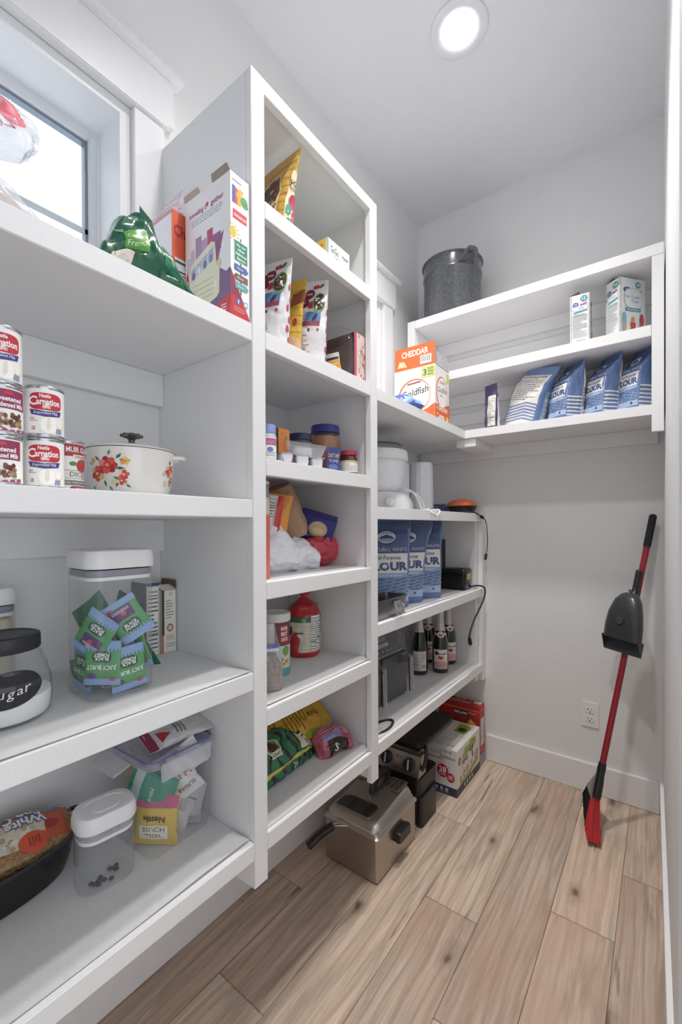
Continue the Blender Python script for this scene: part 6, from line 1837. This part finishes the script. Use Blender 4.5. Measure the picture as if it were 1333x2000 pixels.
# ================================================================== on the floor
# deep fryer
t = thing('deep_fryer', 'stainless steel deep fryer with black basket handle on the floor', 'appliance', (-.8665, 1.3455, 0))
SS = M('#b5aea7', .34, 1, vary=.05, aniso=(60, 60, 2), vscale=8)
SSL = M('#bdb9b4', .32, 1, vary=.04)
w, d, h = .219, .279, .150
for fx in (-1, 1):
    for fy in (-1, 1): MB().lathe([(.008, 0), (.009, .001), (.009, .006)], BP, 14, c=(fx * (w / 2 - .02), fy * (d / 2 - .02), 0)).build('foot', t)
MB().rings([rrect(w, d, .008, 3, .006), rrect(w, d, .008, 3, h - .004)], SS).build('housing', t)
MB().rings([rrect(w + .010, d + .010, .014, 4, h - .006), rrect(w + .014, d + .014, .016, 4, h - .003), rrect(w + .014, d + .014, .016, 4, h + .002), rrect(w + .004, d + .004, .014, 4, h + .006), rrect(w - .004, d - .004, .012, 4, h + .012)], SSL).build('rim', t)
def hump(y): 
    q = max(0, min(1, (y + .012) / .04)); return .020 * q * q * (3 - 2 * q)
lr = [rrect(w + .002, d + .002, .034, 6, h + .012), rrect(w + .002, d + .002, .034, 6, h + .017), rrect(w - .002, d - .002, .034, 6, h + .021)]
for k, zz, f_ in ((.010, .026, .25), (.022, .033, .7), (.036, .038, 1), (.044, .0392, 1), (.07, .0395, 1), (.10, .0395, 1), (.13, .0395, 1), (.16, .0395, 1), (.19, .0395, 1), (.212, .0395, 1)):
    ww = max(w - k, .008); dd = max(d - k, .068)
    ring = []
    for x, y, z in rrect(ww, dd, .03, 8):
        ring.append((x, y, h + zz + f_ * hump(y)))
    lr.append(ring)
lr = [[p for p in r] for r in lr]
mbl = MB(); mbl.rings(lr[:3], SSL, cap1=False)
top_pts = lr[3:]
mbl.rings([[(x, y, h + .021) for x, y, z in rrect(w - .002, d - .002, .034, 8)]] + top_pts, SSL, cap0=False, cap1=True)
l = mbl.build('lid', t)
zf = h + .0402
wf = MB(); wf.rings([[(x - .012, y - .076, zf - .004) for x, y, z in rrect(.150, .082, .010, 3)], [(x - .012, y - .076, zf + .0015) for x, y, z in rrect(.146, .078, .010, 3)]], M('#8c8a88', .25, 1)); wf.build('window_frame', l)
MB().rings([[(x - .012, y - .076, zf + .001) for x, y, z in rrect(.136, .066, .006, 3)], [(x - .012, y - .076, zf + .0022) for x, y, z in rrect(.135, .065, .006, 3)]], M('#141416', .06, coat=.6)).build('window_glass', l)
for gx in (-.062, .052):
    fb2 = MB().box((gx - .034, .045, zf + .016), (gx + .034, .125, zf + .0225), SSL, .003).build('vent_plate', l)
    for k in range(3):
        for j in range(2): MB().box((gx - .022 + k * .018, .052 + j * .036, zf + .0226), (gx - .018 + k * .018, .080 + j * .036, zf + .0236), M('#2e2c2a', .4)).build('vent_slot', fb2)
hb = MB().tube(spline([(-.004, .010, zf - .002), (-.004, .014, zf + .024), (-.004, .045, zf + .048), (-.004, .085, zf + .052), (-.004, .115, zf + .040), (-.004, .125, zf + .018)], 6), .015, BP, 10, flat=.8).build('lid_handle', l)
for fx in (1, -1):
    MB().rings([[(fx * (w / 2 + zz), .010 + q[0], .100 + q[1]) for q in rrect(.085 * k, .038 * k, .007, 3)] for zz, k in ((0, .92), (.018, 1.0), (.026, .9))], BP).build('side_handle', t)
bh_ = MB().tube(spline([(-.038, -d / 2 - .004, h + .004), (-.052, -d / 2 - .022, h + .004), (-.058, -d / 2 - .034, h - .002)], 5), .0018, HM, 6).tube(spline([(-.010, -d / 2 - .004, h + .004), (-.040, -d / 2 - .026, h + .004), (-.056, -d / 2 - .036, h - .004)], 5), .0018, HM, 6)
bh_.build('wire', t)
MB().tube(spline([(-.052, -d / 2 - .028, h + .001), (-.066, -d / 2 - .052, h - .008), (-.082, -d / 2 - .085, h - .024), (-.096, -d / 2 - .112, h - .042)], 6), [.011] + [.0155] * 16 + [.0155, .013], BP, 12, flat=.85).build('basket_handle', t)
# griddle
t = thing('electric_griddle', 'open black and steel electric griddle behind the deep fryer', 'appliance', (-.868, 1.620, 0))
DK = M('#202022', .4, vary=.1)
MB().rings([rrect(.19, .15, .02, 4, .0), rrect(.20, .16, .02, 4, .02), rrect(.205, .165, .02, 4, .19)], DK).build('base', t)
fp = prism(MB(), [(-.1, 0)], 0, 0, DK) if False else MB()
vs_ = [(-.100, -.086, .195), (.098, -.086, .195), (.098, -.070, .275), (-.100, -.070, .275), (-.100, -.02, .195), (.098, -.02, .195), (.098, -.02, .275), (-.100, -.02, .275)]
fp.add(vs_, [(0, 1, 2, 3), (4, 7, 6, 5), (0, 4, 5, 1), (3, 2, 6, 7), (0, 3, 7, 4), (1, 5, 6, 2)], M('#a8a39c', .3, .9)); fpo = fp.build('control_panel', t)
kp = Plane((0, -.086, .195), (1, 0, 0), (0, .016, .08))
for kx in (-.050, .055):
    kb = MB(); 
    n_ = kp.n
    c0 = kp.at(kx, .042, .001)
    ring = lambda r, o: [c0 + kp.u * r * math.cos(2 * math.pi * i / 28) + kp.v * r * math.sin(2 * math.pi * i / 28) + n_ * o for i in range(28)]
    kb.rings([ring(.024, 0), ring(.023, .012), ring(.020, .014)], DK).build('knob', fpo)
p = Print(); p.oval(kp, .0, .060, .006, .006, '#b03038', 2); p.oval(kp, .018, .060, .006, .006, '#3a8a7c', 2); p.text(kp, 'Cuisinart', .004, .018, .010, '#3a3836', 2, maxw=.045)
for kx in (-.050, .055): p.poly(kp, [(kx - .004, .024), (kx + .004, .024), (kx + .003, .064), (kx - .003, .064)], '#c9c9c9', 76)
p.build(t)
mb = MB(); mb.rings([rrect(.20, .33, .03, 5, .290, -.005, .115), rrect(.21, .34, .034, 5, .298, -.005, .115), rrect(.21, .34, .034, 5, .312, -.005, .115), rrect(.195, .325, .03, 5, .316, -.005, .115)], M('#18181a', .42, vary=.1)); mb.build('cooking_plate', t)
MB().tube(spline([(.100, -.06, .22), (.112, -.055, .25), (.110, -.04, .285), (.098, -.02, .300)], 5), .008, DK, 8).build('hinge_arm', t)
MB().box((-.09, -.06, .276), (.085, .06, .289), M('#8f8b86', .3, .9), .003).build('lower_plate', t)
MB().rings([[(.095 + q[0], -.01 + q[1], z_) for q in rrect(.03, .14, .012, 3)] for z_ in (.0, .08, .12)], DK).build('drip_tray', t)
# popcorn cartons
w, d, h = .178, .292, .205
t = thing('popcorn_carton', 'white and green carton of popcorn bags beside the back wall', 'box', (-.720 - w / 2, 1.806 + d / 2, 0))
carton(t, w, d, h, '#dcd9d4', .45)
S = box_surfs(w, d, h); p = Print(); F_, R_, T_ = S['F'], S['R'], S['T']
NV = '#2a2f4a'
for sf, ww in ((F_, w), (R_, d)): p.rect(sf, -ww / 2, 0, ww / 2, .038, NV, 1)
for i in range(5): p.rect(F_, -.062 + i * .024, .014, -.048 + i * .024, .030, '#aeb2c4', 2)
p.lines(F_, -.06, .005, .05, .011, 1, '#aeb2c4', 2, 4)
p.oval(F_, .022, .102, .031, .033, '#e9e4de', 1); p.oval(F_, .022, .102, .028, .030, '#b02a40', 2); p.text(F_, '28', .022, .108, .025, '#f3eeea', 3, maxw=.036, bold=.02); p.text(F_, 'BAGS', .022, .087, .009, '#f3eeea', 3, maxw=.03)
for i in range(22):
    a = 2 * math.pi * i / 22
    p.poly(F_, [(.022 + .033 * math.cos(a - .05), .102 + .035 * math.sin(a - .05)), (.022 + .039 * math.cos(a), .102 + .041 * math.sin(a)), (.022 + .033 * math.cos(a + .05), .102 + .035 * math.sin(a + .05))], '#6a5a60', 1)
p.oval(F_, .060, .080, .018, .020, '#b02a40', 4); p.text(F_, '100', .060, .084, .012, '#f3eeea', 5, maxw=.026, bold=.02); p.lines(F_, .050, .070, .070, .076, 1, '#f3eeea', 5, 3)
for i in range(7): p.lines(F_, -.074, .070 + i * .013, -.026, .077 + i * .013, 1, '#5a5658' if i else '#a8303c', 1, i, .5)
p.text(F_, 'POPPED TO', -.01, .178, .010, '#4a4648', 1, maxw=.05); p.text(F_, 'Perfection', .045, .166, .014, '#4a4648', 1, maxw=.07, shear=.2); p.lines(F_, -.05, .150, .02, .157, 1, '#a8303c', 1, 4); p.text(F_, 'LOT 42C BP', .035, .190, .009, '#4a4648', 1, maxw=.06)
# aisle side: green torn band and bowl
p.poly(R_, [(-.10, .150), (-.06, .170), (-.055, .185), (.0, .180), (.02, .196), (.085, .186), (.09, .160), (.0, .150)], '#93a83a', 1)
p.poly(R_, [(-.11, .050), (.0, .058), (.08, .075), (.11, .10), (.115, .06), (.0, .040), (-.11, .038)], '#93a83a', 2)
p.oval(R_, .005, .115, .085, .036, '#e6e2da', 2); rnd = random.Random(4)
for i in range(40): p.oval(R_, rnd.uniform(-.07, .085), rnd.uniform(.085, .140), .008, .006, rnd.choice(('#efe9dc', '#ddd2bc', '#f5f0e6', '#c9bda4')), 3 + i % 3, n=8)
p.text(R_, 'SKINNY', -.055, .135, .018, '#3a3a44', 6, R(6), maxw=.07, bold=.02); p.text(R_, 'POP', .03, .150, .022, '#3a3a44', 6, R(6), maxw=.05, bold=.02)
p.oval(R_, -.03, .128, .012, .010, '#6fae3c', 7); p.oval(R_, .04, .122, .006, .018, '#2c2c30', 7)
p.oval(R_, -.118, .150, .014, .018, '#b02a40', 3); p.text(R_, '28', -.118, .152, .010, '#f3eeea', 4, maxw=.018)
for i, x_ in enumerate((-.10, -.06, -.02, .03, .08, .11)): p.oval(R_, x_, .065 + i * .008, .012, .012, '#b0525c', 5); 
for i, x_ in enumerate((-.10, -.06, -.02, .03, .08, .11)): p.oval(R_, x_, .065 + i * .008, .009, .009, '#d8c2bc', 6)
for i in range(4): p.rect(R_, -.06 + i * .03, .012, -.046 + i * .03, .030, '#c9ccd8', 2)
p.poly(T_, [(.0, .03), (.055, .02), (.065, .09), (.05, .12), (.0, .12)], '#93a83a', 1); p.poly(T_, [(.012, .045), (.05, .04), (.055, .08), (.014, .085)], '#3a3a44', 2); p.text(T_, 'POP', .03, .065, .016, '#eee', 3) if False else None
p.rect(T_, -w / 2, -.003, w / 2, -.0015, '#8f8a84', 1); p.barcode(T_, .022, -.128, .066, -.100, 1, 5); p.text(T_, 'TION', -.01, -.112, .012, '#4a4648', 1, maxw=.04); p.oval(T_, .0, -.05, .022, .026, '#a8a4a0', 1); p.oval(T_, .0, -.05, .0205, .0245, '#e2dfda', 2); p.text(T_, '42 bags', 0, -.05, .010, '#5a5658', 3, maxw=.03)
p.build(t)
w, d, h = .215, .070, .296
t = thing('popcorn_carton', 'tall red popcorn carton against the back wall', 'box', (-.722 - w / 2, 2.140, 0))
carton(t, w, d, h, '#a8282f', .38)
S = box_surfs(w, d, h); p = Print(); F_, R_, T_ = S['F'], S['R'], S['T']
p.rect(F_, -w / 2, .268, w / 2, .276, '#c8622f', 1); p.rect(F_, -.03, .24, .05, .262, '#1c1a1c', 1); p.text(F_, 'KIRKLAND', .01, .251, .013, '#eceae6', 2, maxw=.07, bold=.02)
p.rect(F_, -w / 2, 0, w / 2, .235, '#8f1f2a', 0); p.poly(F_, [(.04, .20), (.06, .23), (.09, .205), (.107, .19), (.107, .12), (.03, .12)], '#d8a03c', 1); p.lines(F_, .05, .255, .09, .260, 1, '#eceae6', 2, 4)
p.rect(R_, -.024, .10, .026, .235, '#e2ddd6', 1); p.facts(R_, -.021, .105, .023, .23, 2, 5); p.rect(R_, -.035, .268, .035, .276, '#c8622f', 1); p.rect(R_, -.035, .072, .035, .09, '#c05a3c', 1); p.rect(R_, -.035, 0, .035, .06, '#8f93a0', 1)
p.text(T_, 'KIRKLAND', -.01, .022, .012, '#f0e6da', 1, maxw=.06, bold=.02); p.rect(T_, -.055, .014, .03, .030, '#1c1a1c', 0); p.text(T_, 'POPCORN', .0, -.008, .018, '#e0c080', 1, maxw=.10, bold=.02); p.barcode(T_, .062, .002, .098, .028, 1, 6)
p.build(t)

# ================================================================== broom and dustpan
top, bot = Vector((-.030, 2.170, 1.236)), Vector((-.192, 1.972, .236))
ax = (bot - top).normalized()
t = thing('broom', 'red handled push-together broom with black head leaning in the corner', 'broom', (0, 0, 0))
REDM = M('#8e1a26', .3, coat=.3, vary=.05)
MB().tube([top + ax * .13, bot], .0115, REDM, 14).build('handle', t)
gp = [top + ax * .004 * i for i in range(35)]
MB().tube(gp, [.008, .0115, .0135, .0138] + [.0138 if i % 2 else .0131 for i in range(29)] + [.0128, .012], M('#1d2026', .6, bump=.5, bscale=300), 16).build('grip', t)
BG = M('#16171a', .22, coat=.4)
e1 = bot + ax * .105
MB().tube([bot - ax * .020, bot, bot + ax * .028], [.0135, .0155, .0150], BG, 14).build('collar', t)
# head shell: wide block tapering to the bristle line; broom plane holds axis and horizontal direction hd
hd = Vector((-.24, .97, 0)); hd = (hd - ax * hd.dot(ax)).normalized()
nn = ax.cross(hd).normalized()
def hring(s, wl, wr_, th_):
    c = bot + ax * s
    out = []
    for x, y, z in rrect(wl + wr_, th_, th_ * .45, 4): out.append(c + hd * (x + (wr_ - wl) / 2) + nn * y)
    return out
MB().rings([hring(.018, .012, .014, .026), hring(.040, .018, .030, .030), hring(.070, .022, .065, .032), hring(.105, .024, .105, .032), hring(.128, .020, .125, .026)], BG).build('head', t)
def bristles(name, x0, x1, t0, t1, col, seed, z0, z1):
    """rows of bristles from the head at x0..x1 to tips at t0..t1 along the head"""
    rnd = random.Random(seed); mb = MB(); m = M(col, .55, vary=.15, vscale=200)
    n = 150
    for i in range(n):
        q = i / (n - 1)
        for row in (-.010, -.005, 0, .005, .010):
            p0 = bot + ax * .112 + hd * (x0 + (x1 - x0) * q) + nn * row
            zt = z0 + (z1 - z0) * q + rnd.uniform(0, .008)
            L_ = (p0.z - zt) / -ax.z
            p1 = p0 + ax * L_ + hd * (t0 + (t1 - t0) * q - x0 - (x1 - x0) * q + rnd.uniform(-.004, .004)) + nn * (row * .8 + rnd.uniform(-.004, .004))
            p1.z = max(p1.z, .002)
            a_ = hd * .0009; b_ = nn * .0009
            mb.add([p0 - a_, p0 + a_, p1 + a_, p1 - a_, p0 - b_, p0 + b_, p1 + b_, p1 - b_], [(0, 1, 2, 3), (4, 5, 6, 7)], m)
    o = mb.build(name, t); o['kind'] = 'stuff'
    return o
bristles('bristle_tuft', -.020, .030, -.105, -.020, '#c02a30', 1, .002, .004)
bristles('bristle_tuft', .031, .120, -.018, .120, '#141417', 2, .006, .060)
# dustpan clipped to the handle
dc = top + ax * .40
t = thing('dustpan', 'dark grey plastic dustpan clipped on the red broom handle', 'dustpan', (0, 0, 0))
GP_ = M('#3a3d3d', .3, coat=.25, vary=.06)
dn = Vector((-.50, -.85, .15)); dn = (dn - ax * dn.dot(ax)).normalized()      # faces the room
dx_ = dn.cross(ax).normalized()                                              # sideways
if dx_.x < 0: dx_ = -dx_
def dpt(a, x, o): return top + ax * a + dx_ * x + dn * o
rs = []
for a, xw, dep, off in ((.335, .018, .030, .004), (.345, .032, .044, .003), (.370, .048, .056, .002), (.42, .062, .062, .001), (.47, .070, .056, 0), (.525, .073, .044, 0)):
    ring = []
    for i in range(28):
        q = 2 * math.pi * i / 28
        c_, s_ = math.cos(q), math.sin(q)
        ring.append(dpt(a, xw * math.copysign(abs(c_) ** .6, c_), .014 + off + dep * .5 * (1 + math.copysign(abs(s_) ** .6, s_))))
    rs.append(ring)
MB().rings(rs, GP_, cap1=False).build('pan_shell', t)
lip = MB(); a0, a1 = .518, .575
lv = [dpt(a0, -.073, .016), dpt(a0, .073, .016), dpt(a1, .075, .020), dpt(a1, -.075, .020)]
lip.add(lv + [v + dn * .003 for v in lv], [(0, 1, 2, 3), (7, 6, 5, 4), (0, 4, 5, 1), (1, 5, 6, 2), (2, 6, 7, 3), (3, 7, 4, 0)], GP_)
for sx in (-1, 1):
    sv = [dpt(a0, sx * .073, .016), dpt(a0, sx * .073, .056), dpt(a1, sx * .075, .022)]
    lip.add(sv + [v + dx_ * sx * -.002 for v in sv], [(0, 1, 2), (5, 4, 3), (0, 3, 4, 1), (1, 4, 5, 2), (2, 5, 3, 0)], GP_)
lip.build('pan_lip', t)
nk = [dpt(.235 + i * .004, 0, .014 + .002) for i in range(26)]
MB().tube(nk, [.006] + [.0155 if i % 2 else .0140 for i in range(20)] + [.016, .017, .018, .020, .022], M('#232628', .35), 14, flat=.8).build('grip', t)
MB().tube([dpt(.322, -.022, .02), dpt(.328, -.012, .022), dpt(.335, 0, .022), dpt(.330, .014, .022)], [.003, .007, .010, .008], GP_, 8).build('collar', t)
lg = Print(); lp = Plane(dpt(.45, 0, .0745), dx_, -ax)
lg.oval(lp, .0, .0, .016, .016, '#2a2c2c', 1); lg.oval(lp, 0, 0, .0148, .0148, '#45494a', 2); lg.text(lp, 'LIBMAN', .004, 0, .010, '#2a2c2c', 3, R(4), maxw=.034, bold=.02)
lg.build(t, 'moulded_mark')
